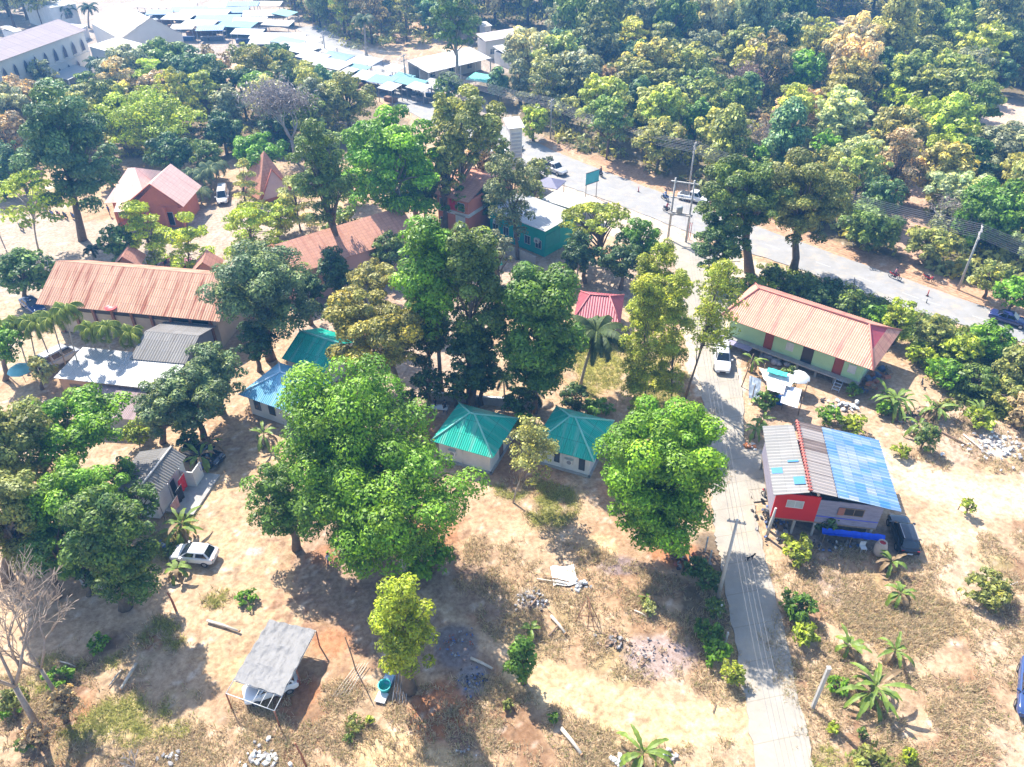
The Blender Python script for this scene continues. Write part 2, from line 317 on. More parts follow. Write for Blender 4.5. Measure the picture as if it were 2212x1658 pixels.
# ash, rubble dust, lime
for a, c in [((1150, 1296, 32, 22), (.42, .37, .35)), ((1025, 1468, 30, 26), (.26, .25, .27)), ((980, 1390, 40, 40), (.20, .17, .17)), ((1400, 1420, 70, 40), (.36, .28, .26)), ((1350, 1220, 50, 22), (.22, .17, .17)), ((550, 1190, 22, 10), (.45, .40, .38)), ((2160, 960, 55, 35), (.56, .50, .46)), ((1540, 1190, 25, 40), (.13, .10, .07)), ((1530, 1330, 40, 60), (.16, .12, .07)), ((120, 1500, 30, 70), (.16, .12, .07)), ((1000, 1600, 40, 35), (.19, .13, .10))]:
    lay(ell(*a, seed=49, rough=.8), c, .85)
C *= (1 + (n4 - .5)[..., None] * .35) * (1 + (n3 - .5)[..., None] * .3)
V = np.stack([XX.ravel(), YY.ravel(), ((fbm(XX, YY, 6, 60) - .5) * .10 + (n4 - .5) * .05 - .09).ravel()], 1)
nx, ny = len(gx), len(gy); idx = np.arange(nx * ny).reshape(ny, nx)
Fq = np.stack([idx[:-1, :-1], idx[:-1, 1:], idx[1:, 1:], idx[1:, :-1]], -1).reshape(-1, 4)
me = np_mesh('ground', V, Fq, C.reshape(-1, 3)); me.polygons.foreach_set('use_smooth', [True] * len(me.polygons))
gm = bpy.data.materials.new('earth'); t, b, o_ = nodes(gm); L = t.links.new; N = t.nodes.new
at = N('ShaderNodeAttribute'); at.attribute_name = 'tint'; tc = N('ShaderNodeTexCoord')
n = N('ShaderNodeTexNoise'); n.inputs['Scale'].default_value = 2.6; n.inputs['Detail'].default_value = 8; n.inputs['Roughness'].default_value = .72; L(tc.outputs['Object'], n.inputs['Vector'])
r = N('ShaderNodeValToRGB'); r.color_ramp.elements[0].position = .35; r.color_ramp.elements[1].position = .62; r.color_ramp.elements[0].color = (.50, .44, .38, 1); r.color_ramp.elements[1].color = (1.0, 1.0, 1.0, 1)
L(n.outputs[0], r.inputs[0]); mx = N('ShaderNodeMixRGB'); mx.blend_type = 'MULTIPLY'; mx.inputs[0].default_value = .85; L(at.outputs['Color'], mx.inputs[1]); L(r.outputs[0], mx.inputs[2])
hs = N('ShaderNodeHueSaturation'); hs.inputs['Value'].default_value = 1.12; L(mx.outputs[0], hs.inputs['Color']); L(hs.outputs[0], b.inputs['Base Color']); b.inputs['Roughness'].default_value = .95; b.inputs['Specular IOR Level'].default_value = .15
bp = N('ShaderNodeBump'); bp.inputs['Distance'].default_value = .12; bp.inputs['Strength'].default_value = .8; L(n.outputs[0], bp.inputs['Height']); L(bp.outputs[0], b.inputs['Normal'])
tag(link('ground', me, gm), kind='structure')
# ------------------------------------------------------------------ roads
def sheet(name, left, right, z, mat, th=.12, sub=12):
    """road sheet between two edge polylines (photo pixels), with real sides"""
    l = [G(*p) for p in left]; r_ = [G(*p) for p in right]; b = B()
    def res(q):
        out = []; rj = random.Random(len(q) * 7 + int(abs(q[0].x)))
        for a, c in zip(q[:-1], q[1:]):
            for k in range(sub): out.append(a.lerp(c, k / sub) + Vector((rj.uniform(-.13, .13), rj.uniform(-.10, .10), 0)))
        return out + [q[-1]]
    l, r_ = res(l), res(r_)
    for i in range(len(l) - 1):
        A, B_, C_, D = l[i], r_[i], r_[i + 1], l[i + 1]
        up = [Vector((p.x, p.y, z)) for p in (A, B_, C_, D)]; lo = [Vector((p.x, p.y, z - th)) for p in (A, B_, C_, D)]
        b.quad(up); b.quad([lo[1], lo[2], up[2], up[1]]); b.quad([lo[3], lo[0], up[0], up[3]])
        if i == 0: b.quad([lo[0], lo[1], up[1], up[0]])
        if i == len(l) - 2: b.quad([lo[2], lo[3], up[3], up[2]])
    return tag(b.make(name, mat), kind='structure')
def roadmat(name, c, c2, joint=0, sc=.5, ang=0):
    m = M(name, c, .9, var=.1, sc=sc, bump=.3, c2=c2)
    if True:
        t = m.node_tree; L = t.links.new; N = t.nodes.new; bs = t.nodes['Principled BSDF']; src = bs.inputs['Base Color'].links[0].from_socket; tc = N('ShaderNodeTexCoord')
        n2 = N('ShaderNodeTexNoise'); n2.inputs['Scale'].default_value = .35; n2.inputs['Detail'].default_value = 9; n2.inputs['Roughness'].default_value = .75; L(tc.outputs['Object'], n2.inputs['Vector']); r2 = N('ShaderNodeValToRGB'); r2.color_ramp.elements[0].position = .50; r2.color_ramp.elements[1].position = .66; r2.color_ramp.elements[0].color = (0, 0, 0, 1); r2.color_ramp.elements[1].color = (.75, .75, .75, 1); L(n2.outputs[0], r2.inputs[0])
        mxd = N('ShaderNodeMixRGB'); L(r2.outputs[0], mxd.inputs[0]); L(src, mxd.inputs[1]); mxd.inputs[2].default_value = (.38, .31, .22, 1); L(mxd.outputs[0], bs.inputs['Base Color'])
    if joint:
        t = m.node_tree; L = t.links.new; N = t.nodes.new; bs = t.nodes['Principled BSDF']; src = bs.inputs['Base Color'].links[0].from_socket
        tc = N('ShaderNodeTexCoord'); mp = N('ShaderNodeMapping'); mp.inputs['Rotation'].default_value = (0, 0, ang); L(tc.outputs['Object'], mp.inputs[0])
        br = N('ShaderNodeTexBrick'); br.offset = 0; br.inputs['Scale'].default_value = 1; br.inputs['Brick Width'].default_value = 40; br.inputs['Row Height'].default_value = joint; br.inputs['Mortar Size'].default_value = .035
        L(mp.outputs[0], br.inputs['Vector']); mx = N('ShaderNodeMixRGB'); mx.blend_type = 'MULTIPLY'; L(br.outputs['Fac'], mx.inputs[0]); L(src, mx.inputs[1]); mx.inputs[2].default_value = (.80, .77, .72, 1); L(mx.outputs[0], bs.inputs['Base Color'])
    return m
sheet('main_road', [(640, 60), (700, 118), (790, 195), (900, 250), (1020, 320), (1210, 398), (1330, 440), (1500, 506), (1735, 585), (1975, 672), (2150, 722), (2500, 830)],
      [(690, 55), (770, 105), (860, 150), (930, 195), (1060, 260), (1200, 328), (1300, 368), (1500, 442), (1790, 545), (2010, 622), (2215, 694), (2560, 806)], .0, roadmat('asphalt', (.27, .26, .25), (.22, .21, .20)))
b = B(); 
for off in (-.14, ):
    cl = [(1060, 309), (1205, 364), (1315, 405), (1500, 474), (1762, 566), (1992, 648), (2183, 709), (2530, 818)]
    P = [G(*p) for p in cl]
    for a, c in zip(P[:-1], P[1:]):
        d = (c - a).normalized(); nn = Vector((-d.y, d.x, 0)); Ln = (c - a).length; k = 0
        while k + 2.5 < Ln:
            s_, e_ = a + d * k, a + d * (k + 2.2); b.quad([Vector((q.x, q.y, .005)) for q in (s_ - nn * .06, e_ - nn * .06, e_ + nn * .06, s_ + nn * .06)]); k += 6
tag(b.make('lane_marking', M('faded_paint', (.40, .39, .36), .8)), kind='structure')
sheet('concrete_lane', [(1452, 560), (1476, 620), (1490, 700), (1500, 760), (1516, 850), (1530, 950), (1537, 1060), (1543, 1156), (1556, 1206), (1600, 1456), (1633, 1658), (1680, 1950)],
      [(1560, 560), (1560, 620), (1565, 700), (1580, 760), (1604, 850), (1608, 950), (1622, 1060), (1636, 1126), (1661, 1233), (1708, 1420), (1758, 1658), (1832, 1950)], .02, roadmat('concrete', (.33, .295, .245), (.26, .23, .19), 3.0, .6, radians(-12)))
sheet('concrete_apron', [(1450, 520), (1440, 565)], [(1580, 535), (1600, 565)], .012, MATS['concrete'])
sheet('concrete_apron', [(1608, 972), (1618, 1056), (1626, 1085)], [(1648, 972), (1668, 1050), (1672, 1080)], .03, MATS['concrete'])
# dry grass and weeds: one mass nobody could count
rng = np.random.default_rng(5)
dn = np.clip(DENS, 0, 1) * (YY < 130) * (np.abs(XX) < 75) * (YY > 24)
area = np.outer(np.gradient(gy), np.gradient(gx)); pr = (dn * area * (1 / (1 + np.maximum(0, YY - 40) / 40))).ravel(); pr /= pr.sum()
NT = 30000; pick = rng.choice(len(pr), NT, p=pr); K = 6
px = XX.ravel()[pick] + rng.uniform(-.25, .25, NT); py = YY.ravel()[pick] + rng.uniform(-.25, .25, NT); gr = GREEN.ravel()[pick]
px = np.repeat(px, K); py = np.repeat(py, K); gr = np.repeat(gr, K); n_ = len(px)
px = px + rng.normal(0, .10, n_); py = py + rng.normal(0, .10, n_)
an = rng.uniform(0, 2 * pi, n_); h = rng.uniform(.08, .34, n_) * np.where(gr > .5, .7, 1); ln = rng.uniform(.05, .35, n_); wd = rng.uniform(.014, .035, n_)
dx, dy = np.cos(an), np.sin(an); z0 = np.full(n_, -.07)
V = np.stack([np.stack([px - dy * wd, py + dx * wd, z0], 1), np.stack([px + dy * wd, py - dx * wd, z0], 1), np.stack([px + dy * wd * .3 + dx * ln, py - dx * wd * .3 + dy * ln, z0 + h], 1), np.stack([px - dy * wd * .3 + dx * ln, py + dx * wd * .3 + dy * ln, z0 + h], 1)], 1).reshape(-1, 3)
base = np.where((gr > .5)[:, None], np.array((.40, .38, .10)), np.array((.56, .43, .26))) * rng.uniform(.6, 1.3, n_)[:, None]
mixg = (rng.random(n_) < .09)[:, None]; base = np.where(mixg, np.array((.24, .26, .07)), base)
me = np_mesh('dry_grass', V, np.arange(n_ * 4).reshape(-1, 4), np.repeat(base, 4, 0))
bm_ = bpy.data.materials.new('grass_blade'); t, b_, o_ = nodes(bm_); at = t.nodes.new('ShaderNodeAttribute'); at.attribute_name = 'tint'; t.links.new(at.outputs['Color'], b_.inputs['Base Color']); b_.inputs['Roughness'].default_value = .9; tr_ = t.nodes.new('ShaderNodeBsdfTranslucent'); t.links.new(at.outputs['Color'], tr_.inputs[0]); mS = t.nodes.new('ShaderNodeMixShader'); mS.inputs[0].default_value = .45; t.links.new(b_.outputs[0], mS.inputs[1]); t.links.new(tr_.outputs[0], mS.inputs[2]); t.links.new(mS.outputs[0], o_.inputs[0])
tag(link('dry_grass', me, bm_), 'straw coloured dry grass tufts over the bare ground', 'grass', kind='stuff')
# ------------------------------------------------------------------ plants
def unit(rng, n):
    v = rng.normal(size=(n, 3)); return v / np.linalg.norm(v, axis=1, keepdims=True)
def leaf_quads(P, Nn, size, rng, tint, aspect=.55, cone=False):
    n = len(P); a = unit(rng, n); u = np.cross(Nn, a); u /= np.linalg.norm(u, axis=1, keepdims=True) + 1e-9; v = np.cross(Nn, u)
    s = size * (.45 + 1.25 * rng.random(n) ** 1.3)[:, None]; u = u * s * .62; v = v * s * aspect * .62
    V = np.stack([P - u, P + v * .9 - u * .1, P + u, P - v * .9 - u * .1], 1).reshape(-1, 3)
    return V, np.arange(n * 4).reshape(-1, 4), np.repeat(tint, 4, 0)
def crown(seed, R, kind='round', size=.32, dens=1.0, flush=.35, nl=None, cap=46000):
    """leaves on the shells of many lumps; R = half sizes. Centre at the origin"""
    rng = np.random.default_rng(seed); R = np.array(R, float); m = R.mean()
    if kind in ('round', 'dark'):
        nl = nl or int(34 + 13 * m); d = unit(rng, nl); d[:, 2] = np.where((d[:, 2] < -.3) & (rng.random(nl) < .35), -d[:, 2], d[:, 2]); rr = rng.uniform(.45, .93, nl)[:, None]
        c = d * rr * R; lr = rng.uniform(.13, .28, nl) * m; lz = np.full(nl, .8)
        c[:, :2] *= (1 + .12 * np.sin(3 * np.arctan2(c[:, 1], c[:, 0]) + seed))[:, None]
    elif kind == 'open':
        nl = nl or int(34 + 9 * m); d = unit(rng, nl); d[:, 2] = np.where((d[:, 2] < -.3) & (rng.random(nl) < .3), -d[:, 2], d[:, 2]); rr = rng.uniform(.35, .97, nl)[:, None]
        c = d * rr * R; lr = rng.uniform(.12, .25, nl) * m; lz = np.full(nl, .7)
    elif kind == 'layer':
        nl = nl or 46; lev = rng.integers(0, 5, nl); an = rng.uniform(0, 2 * pi, nl); prof = np.array([.95, 1.0, .85, .6, .3])[lev]
        rad = np.sqrt(rng.uniform(.05, 1, nl)) * prof; c = np.stack([np.cos(an) * rad * R[0], np.sin(an) * rad * R[1], (lev / 2.2 - .9) * R[2] + rng.normal(0, .06, nl) * R[2]], 1)
        lr = rng.uniform(.18, .32, nl) * m; lz = np.full(nl, .28)
    elif kind == 'umbrella':
        nl = nl or 40; an = rng.uniform(0, 2 * pi, nl); rad = np.sqrt(rng.uniform(0, 1, nl)) * .9
        c = np.stack([np.cos(an) * rad * R[0], np.sin(an) * rad * R[1], (.5 - rad ** 2 * .9) * R[2]], 1); lr = rng.uniform(.13, .22, nl) * max(R[0], R[1]); lz = np.full(nl, .4)
    elif kind == 'column':
        nl = nl or int(30 + 8 * m); z = rng.uniform(-1, 1, nl); pr = np.sqrt(np.clip(1 - np.abs(z) ** 2.6, .04, 1)) * np.where(z > .4, 1.1 - z * .55, 1); an = rng.uniform(0, 2 * pi, nl); rr = rng.uniform(.35, .85, nl)
        c = np.stack([np.cos(an) * pr * rr * R[0], np.sin(an) * pr * rr * R[1], z * R[2] * .93], 1); lr = rng.uniform(.28, .5, nl) * (R[0] + R[1]) / 2; lz = np.full(nl, .8)
    elif kind == 'wisp':
        nl = nl or 110; z = rng.uniform(-1, 1, nl); pr = np.clip(1.15 - .5 * np.abs(z + .2), .3, 1); an = rng.uniform(0, 2 * pi, nl); rr = rng.uniform(.1, 1, nl)
        c = np.stack([np.cos(an) * pr * rr * R[0], np.sin(an) * pr * rr * R[1], z * R[2]], 1); lr = rng.uniform(.10, .24, nl) * m; lz = rng.uniform(.5, 1.4, nl)
    lt = rng.uniform(.62, 1.25, nl); ly = np.clip(rng.normal(flush, .34, nl), 0, 1)
    ar = lr ** 2; leafA = size * size * .62 * .55 * 1.1; n = int(min(cap, dens * 1.15 * 4 * pi * ar.sum() / leafA * (.33 if kind in ('layer', 'umbrella') else .42)))
    k = rng.choice(nl, n, p=ar / ar.sum()); d = unit(rng, n); d[:, 2] = np.where((d[:, 2] < -.25) & (rng.random(n) < .8), -d[:, 2], d[:, 2])
    rad = rng.uniform(.72, 1.06, n); ctr = c[k]; P = ctr + d * (lr[k] * rad)[:, None] * np.stack([np.ones(n), np.ones(n), lz[k]], 1)
    jit = .55 if kind in ('round', 'dark', 'column') else .8
    Nn = d + unit(rng, n) * jit + np.array((0, 0, .25)); Nn /= np.linalg.norm(Nn, axis=1, keepdims=True)
    # young shoots show at the tips, not inside
    tip = np.clip((rad - .86) * 5, 0, 1) * np.clip(d[:, 2] + .55, 0, 1)
    tint = np.stack([lt[k] * rng.uniform(.55, 1.35, n), np.clip(ly[k] * tip + rng.normal(0, .05, n), 0, 1), np.zeros(n)], 1)
    V, Fq, T = leaf_quads(P, Nn, size, rng, tint)
    return V, Fq, T, c, lr
def branchy(seed, h, spread, depth=6, r0=.16, lean=(0, 0), first=.3, twig=0):
    """bare tree: returns tubes list and tips"""
    rg = random.Random(seed); segs = []; tips = []
    def grow(p, d, L_, r, k):
        q = p + d * L_; mid = p + d * L_ * .5 + Vector((rg.uniform(-1, 1), rg.uniform(-1, 1), 0)) * L_ * .06
        segs.append(([p, mid, q], [r, r * .85, r * .7]))
        if k == 0: tips.append(q); return
        n = rg.choice((2, 3, 3)) if k > 1 else 3
        for i in range(n):
            a = rg.uniform(0, 2 * pi); s_ = rg.uniform(.35, .85) * spread; nd = (d + Vector((cos(a), sin(a), rg.uniform(-.15, .35))) * s_).normalized()
            grow(q if rg.random() < .7 else mid, nd, L_ * rg.uniform(.62, .85), r * rg.uniform(.5, .66), k - 1)
    d0 = Vector((lean[0], lean[1], 1)).normalized(); L0 = h * first; segs.append(([Vector((0, 0, -.1)), d0 * L0 * .5, d0 * L0], [r0 * 1.15, r0, r0 * .85]))
    for i in range(3):
        a = i * 2.1 + rg.uniform(0, 1); grow(d0 * L0, (d0 + Vector((cos(a), sin(a), .1)) * .55 * spread).normalized(), h * .24, r0 * .7, depth - 2)
    return segs, tips
def tree_parts(root, seed, R, zc, off=(0, 0), kind='round', size=.32, dens=1., flush=.35, color=(.06, .11, .02), bark=None, tr=None, mesh_key=None, trunk_top=None, cap=46000):
    bark = bark or BARK
    V, Fq, T, c, lr = crown(seed, R, kind, size, dens, flush, cap=cap); V = V + np.array((off[0], off[1], zc))
    cr = link('crown', np_mesh('crown', V, Fq, T), LEAF, root); cr.color = tuple(color) + (1,)
    b = B(); m = (R[0] + R[1]) / 2; tr = tr or max(.07, .045 * (zc + R[2]) ** .9); top = Vector((off[0], off[1], zc + R[2] * (.35 if kind != 'umbrella' else -.2)))
    rg = random.Random(seed); base = Vector((0, 0, -.25)); pts = [base]
    for i in range(1, 6):
        f = i / 5; pts.append(base.lerp(top, f) + Vector((rg.uniform(-1, 1), rg.uniform(-1, 1), 0)) * .12 * tr * 8 * (1 - abs(f - .5)))
    b.tube(pts, [tr * 1.35, tr, tr * .85, tr * .7, tr * .5, tr * .2], 8)
    order = list(range(len(c))); rg.shuffle(order)
    for j in order[:22]:
        e = Vector(c[j]) + Vector((off[0], off[1], zc)); f = rg.uniform(.35, .8); s_ = base.lerp(top, f)
        if e.z < s_.z - R[2] * .4: e.z = s_.z - R[2] * .2
        md = s_.lerp(e, .5) + Vector((0, 0, .08 * m)); b.tube([s_, md, e], [tr * .42, tr * .28, tr * .07], 5)
    b.make('trunk', bark, root)
    return root
PAL = dict(mango=(.038, .074, .008), bright=(.052, .106, .006), dark=(.033, .060, .013), deep=(.025, .047, .013), olive=(.080, .088, .020), grey=(.088, .094, .048), lime=(.105, .132, .009), yellow=(.112, .132, .013), gold=(.108, .102, .024), brown=(.14, .105, .055), teal=(.036, .062, .022), pale=(.125, .13, .040), mid=(.048, .072, .014), rust=(.17, .12, .065))
HERO = []
def bbox_place(x0, y0, x1, y1, zc, foot):
    cx, cyy = (x0 + x1) / 2, (y0 + y1) / 2
    if foot: f = G(*foot); c = atY(cx, cyy, f.y)
    else: c = G(cx, cyy, zc); f = Vector((c.x, c.y, 0))
    p = ppm(c); Rx = (x1 - x0) / 2 / p; Vv = (y1 - y0) / 2 / p
    al = atan2(HC - c.z, c.y); t2 = Vv * Vv - (Rx * .95 * sin(al)) ** 2; Ry = Rx
    Rz = sqrt(max(t2, 0)) / cos(al)
    if Rz < Rx * .45: Rz = Rx * .45; Ry = sqrt(max((Vv ** 2 - (Rz * cos(al)) ** 2), (Rx * .4) ** 2)) / sin(al); Ry = min(Ry, Rx * 1.3)
    if c.z - Rz * .9 < .15 and not foot: 
        c2 = G(cx, cyy, Rz * .95 + .15); c = c2; f = Vector((c.x, c.y, 0))
    return f, c, (Rx, Ry, Rz)
SEED = [100]
def tree(name, label, cat, bb, zc=5., foot=None, kind='round', col='mango', flush=.35, size=None, dens=1., bark=None, tr=None, group=None, cap=46000):
    f, c, R = bbox_place(*bb, zc, foot); SEED[0] += 1; d = (c - Vector((0, 0, HC))).length
    size = size or (.20 if d < 75 else .25 if d < 110 else .36 if d < 160 else .5)
    root = empty(name, (f.x, f.y, 0), 0, label, cat, group)
    R = (R[0] * 1.0, R[1] * 1.0, R[2] * 1.0)
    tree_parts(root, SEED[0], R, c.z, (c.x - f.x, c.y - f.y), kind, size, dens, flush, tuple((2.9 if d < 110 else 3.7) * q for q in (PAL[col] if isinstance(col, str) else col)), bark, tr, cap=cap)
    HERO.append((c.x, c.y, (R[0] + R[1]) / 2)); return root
def bare(name, label, foot, h, spread, seed, depth=6, lean=(0, 0), r0=.16, mat=None, twigs=None, first=.3, cat='tree'):
    f = G(*foot); root = empty(name, (f.x, f.y, 0), 0, label, cat); segs, tips = branchy(seed, h, spread, depth, r0, lean, first)
    b = B()
    for p, r in segs[:4]: b.tube(p, r, 8)
    b.make('trunk', mat or DRYBARK, root); b = B()
    for p, r in segs[4:]: b.tube(p, [max(q, .018) for q in r], 4, cap=False)
    b.make('branches', mat or DRYBARK, root)
    if twigs:
        rng = np.random.default_rng(seed); T = np.array([tuple(t) for t in tips]); k = rng.integers(0, len(T), twigs[0]); P = T[k] + rng.normal(0, twigs[1], (twigs[0], 3))
        tint = np.stack([rng.uniform(.7, 1.3, twigs[0]), np.zeros(twigs[0]), np.zeros(twigs[0])], 1)
        V, Fq, Tt = leaf_quads(P, unit(rng, twigs[0]), twigs[2], rng, tint, .25); o = link('leaves', np_mesh('leaves', V, Fq, Tt), LEAF, root); o.color = tuple(twigs[3]) + (1,)  # these cards are bare twigs around the branch tips, not foliage
    HERO.append((f.x, f.y, h * .3)); return root
# ---- palms and bananas
def frond(b_v, b_f, b_t, base, dirv, L_, droop, wl, rng, nseg=9, nlf=20, col=1.0, fold=.5):
    """one feather frond as leaflets along an arched rachis"""
    d = np.array(dirv, float); d /= np.linalg.norm(d); h = np.array((d[0], d[1], 0.)); h /= np.linalg.norm(h) + 1e-9; side = np.cross(h, (0, 0, 1.)); pts = []
    p = np.array(base, float); ang = math.asin(max(-1, min(1, d[2]))); st = L_ / nseg
    for i in range(nseg + 1): pts.append(p.copy()); p = p + (h * cos(ang) + np.array((0, 0, 1.)) * sin(ang)) * st; ang -= droop / nseg * (1 + i / nseg)
    pts = np.array(pts)
    for i in range(nlf * 2):
        t = (i // 2 + 1) / (nlf + .5); s_ = 1 if i % 2 else -1; q = t * nseg; k = min(int(q), nseg - 1); P = pts[k] + (pts[k + 1] - pts[k]) * (q - k); T = pts[min(k + 1, nseg)] - pts[k]; T = T / np.linalg.norm(T)
        l = wl * (sin(pi * min(1, t * .9 + .12)) ** .6) * rng.uniform(.85, 1.1); o = side * s_ * (1 - fold * .3) + T * .45 + np.array((0, 0, -fold)) ; o /= np.linalg.norm(o); w_ = T * st * .32
        n = len(b_v); b_v += [P - w_, P + w_, P + o * l * .7 + w_ * .5 + np.array((0, 0, -.03 * l)), P + o * l + np.array((0, 0, -.12 * l))]; b_f.append((n, n + 1, n + 2, n + 3)); c_ = col * rng.uniform(.8, 1.2); b_t += [(c_, 0.1, 0)] * 4
    n = len(b_v); sd = side * .035
    for k in range(nseg):
        n = len(b_v); b_v += [pts[k] - sd, pts[k] + sd, pts[k + 1] + sd * .7, pts[k + 1] - sd * .7]; b_f.append((n, n + 1, n + 2, n + 3)); b_t += [(1.3, .6, 0)] * 4
def palm_parts(root, seed, h, off, nf, L_, wl, col, droop=1.7, tr=.16, bark=None, up=(.2, 1.2), nlf=20, fold=.5):
    rng = np.random.default_rng(seed); v, f, t = [], [], []; top = (off[0], off[1], h)
    for i in range(nf):
        a = i * 2.399 + rng.uniform(-.2, .2); e = up[1] - (up[1] - up[0]) * (i / nf) ** .9; e += rng.uniform(-.1, .1)
        frond(v, f, t, top, (cos(a) * cos(e), sin(a) * cos(e), sin(e)), L_ * rng.uniform(.85, 1.1), droop * rng.uniform(.8, 1.2), wl, rng, nlf=nlf, col=.85 + .3 * (1 - i / nf), fold=fold)
    o = link('crown', np_mesh('crown', np.array(v), np.array(f), np.array(t)), LEAF, root); o.color = tuple(col) + (1,)
    b = B(); P = [Vector((off[0] * (k / 6) ** 1.4, off[1] * (k / 6) ** 1.4, -.2 + (h + .2) * k / 6)) for k in range(7)]; b.tube(P, [tr * 1.5, tr, tr * .9, tr * .85, tr * .8, tr * .8, tr * .7], 8); b.make('trunk', bark or PALEBARK, root)
def palm(name, label, foot, crownpx, nf=16, L_=3.2, wl=.7, col=(.07, .12, .03), **k):
    f = G(*foot); c = atY(crownpx[0], crownpx[1], f.y); SEED[0] += 1
    r = empty(name, (f.x, f.y, 0), 0, label, 'palm', k.pop('group', None)); palm_parts(r, SEED[0], c.z, (c.x - f.x, 0), nf, L_, wl, col, **k); HERO.append((f.x, f.y, 1.5)); return r
def banana(label, foot, h=2.6, n=8, L_=1.9, col=(.13, .20, .035), seed=None, lean=0., group='banana plants', stems=1, dry=.2):
    f = G(*foot); SEED[0] += 1; sd = seed or SEED[0]; rng = np.random.default_rng(sd); root = empty('banana_plant', (f.x, f.y, 0), 0, label, 'banana plant', group)
    v, fc, t = [], [], []; b = B()
    for s_ in range(stems):
        bx, by = (0, 0) if s_ == 0 else (rng.uniform(-.8, .8), rng.uniform(-.6, .6)); hh = h * .5 * (1 if s_ == 0 else rng.uniform(.6, .9)); tx, ty = bx + lean * hh, by
        b.tube([(bx, by, -.1), ((bx + tx) / 2, ty, hh * .5), (tx, ty, hh)], [.15, .12, .07], 7)
        for i in range(n + 4):
            a = i * 2.4 + rng.uniform(-.3, .3) + s_; e = rng.uniform(.35, 1.25) if i < n * .75 else rng.uniform(-.5, .1); dr = rng.uniform(1.1, 2.6); LL = L_ * rng.uniform(.75, 1.15); W_ = .20 * rng.uniform(.8, 1.15)
            brown = rng.random() < dry * (1.8 if i >= n * .75 else .5); h_ = np.array((cos(a), sin(a), 0.)); sd_ = np.array((-sin(a), cos(a), 0.)); p = np.array((tx, ty, hh)); ns = 9; prev = None
            for k in range(ns + 1):
                u = k / ns; wv = W_ * (0.06 if u < .12 else (sin(pi * min(1, (u - .1) / .92)) ** .55)) * rng.uniform(.55, 1.15); c_ = p; q = [c_ - sd_ * wv + np.array((0, 0, .25 * wv)), c_.copy(), c_ + sd_ * wv + np.array((0, 0, .25 * wv))]
                if prev is not None:
                    nn = len(v); v += [prev[0], prev[1], q[1], q[0], prev[1], prev[2], q[2], q[1]]; fc += [(nn, nn + 1, nn + 2, nn + 3), (nn + 4, nn + 5, nn + 6, nn + 7)]; c2 = rng.uniform(.8, 1.25)
                    t += [(c2, .3 * rng.random(), 1.0 if brown else 0)] * 8
                prev = q; p = p + (h_ * cos(e) + np.array((0, 0, 1.)) * sin(e)) * LL / ns; e -= dr / ns
    o = link('leaves', np_mesh('leaves', np.array(v), np.array(fc), np.array(t)), LEAF, root); o.color = tuple(col) + (1,)
    b.make('stem', M('banana_stem', (.22, .17, .07), .7, var=.4, sc=4), root); HERO.append((f.x, f.y, .6)); return root
def shrub(label, foot, rx, rz, col='mid', kind='round', flush=.3, size=.2, dens=1., group=None, name='shrub', cat='shrub', ry=None, flat=False):
    f = G(*foot); SEED[0] += 1; root = empty(name, (f.x, f.y, 0), 0, label, cat, group); c = tuple(2.6 * q for q in (PAL[col] if isinstance(col, str) else col))
    rt = tree_parts(root, SEED[0], (rx, ry or rx, rz), rz * .95, (0, 0), kind, size, dens, flush, c, tr=.05 + .02 * rz, cap=16000); HERO.append((f.x, f.y, rx)); return root
MT, LT = 'mango_tree', 'leafy_tree'
# ---- near trees (photo outline of each crown, measured on the photo; trunk foot where it shows)
tree(MT, 'broad mango tree in the middle, bright green crown rising beside the blue hipped roof', 'tree', (592, 772, 905, 1120), foot=(770, 1150), col='bright', flush=.55)
tree(MT, 'mango tree with pale trunk and low hanging limbs', 'tree', (690, 930, 1025, 1225), foot=(877, 1245), col='bright', flush=.5, bark=PALEBARK, tr=.28)
tree(MT, 'low rounded mango crown at the yard side of the broad mango tree', 'tree', (527, 995, 690, 1165), foot=(640, 1185), col='mango', flush=.35)
tree(MT, 'mango crown filling the gap between the broad mango and the pale trunked one', 'tree', (625, 930, 850, 1190), foot=(745, 1200), col='mango', flush=.4)
shrub('low leafy suckers hanging at the foot of the pale trunked mango', (930, 1225), 2.6, 1.6, 'bright', size=.28)
tree(MT, 'full round mango tree standing between the teal bungalow and the concrete lane', 'tree', (1288, 855, 1582, 1130), foot=(1440, 1175), col='bright', flush=.62)
tree(MT, 'lower mango crown with thin branches above the pale concrete pad beside the lane', 'tree', (1300, 985, 1545, 1190), foot=(1460, 1200), col='bright', flush=.45)
tree('thin_tree', 'thin twiggy tree with sparse olive leaves standing between the two teal bungalows', 'tree', (1078, 905, 1210, 1045), foot=(1108, 1085), kind='open', col='pale', flush=.5, dens=.55, size=.2, bark=PALEBARK, tr=.07)
tree('bright_tree', 'upright bright yellow green tree standing alone beside the teal covered basin', 'tree', (806, 1250, 944, 1474), foot=(885, 1490), kind='round', col='lime', flush=.45, size=.18, dens=.8)
tree('small_tree', 'small dark round headed tree standing at the end of the sandy track', 'tree', (1092, 1376, 1156, 1468), foot=(1131, 1474), kind='column', col='mango', flush=.15, size=.2)
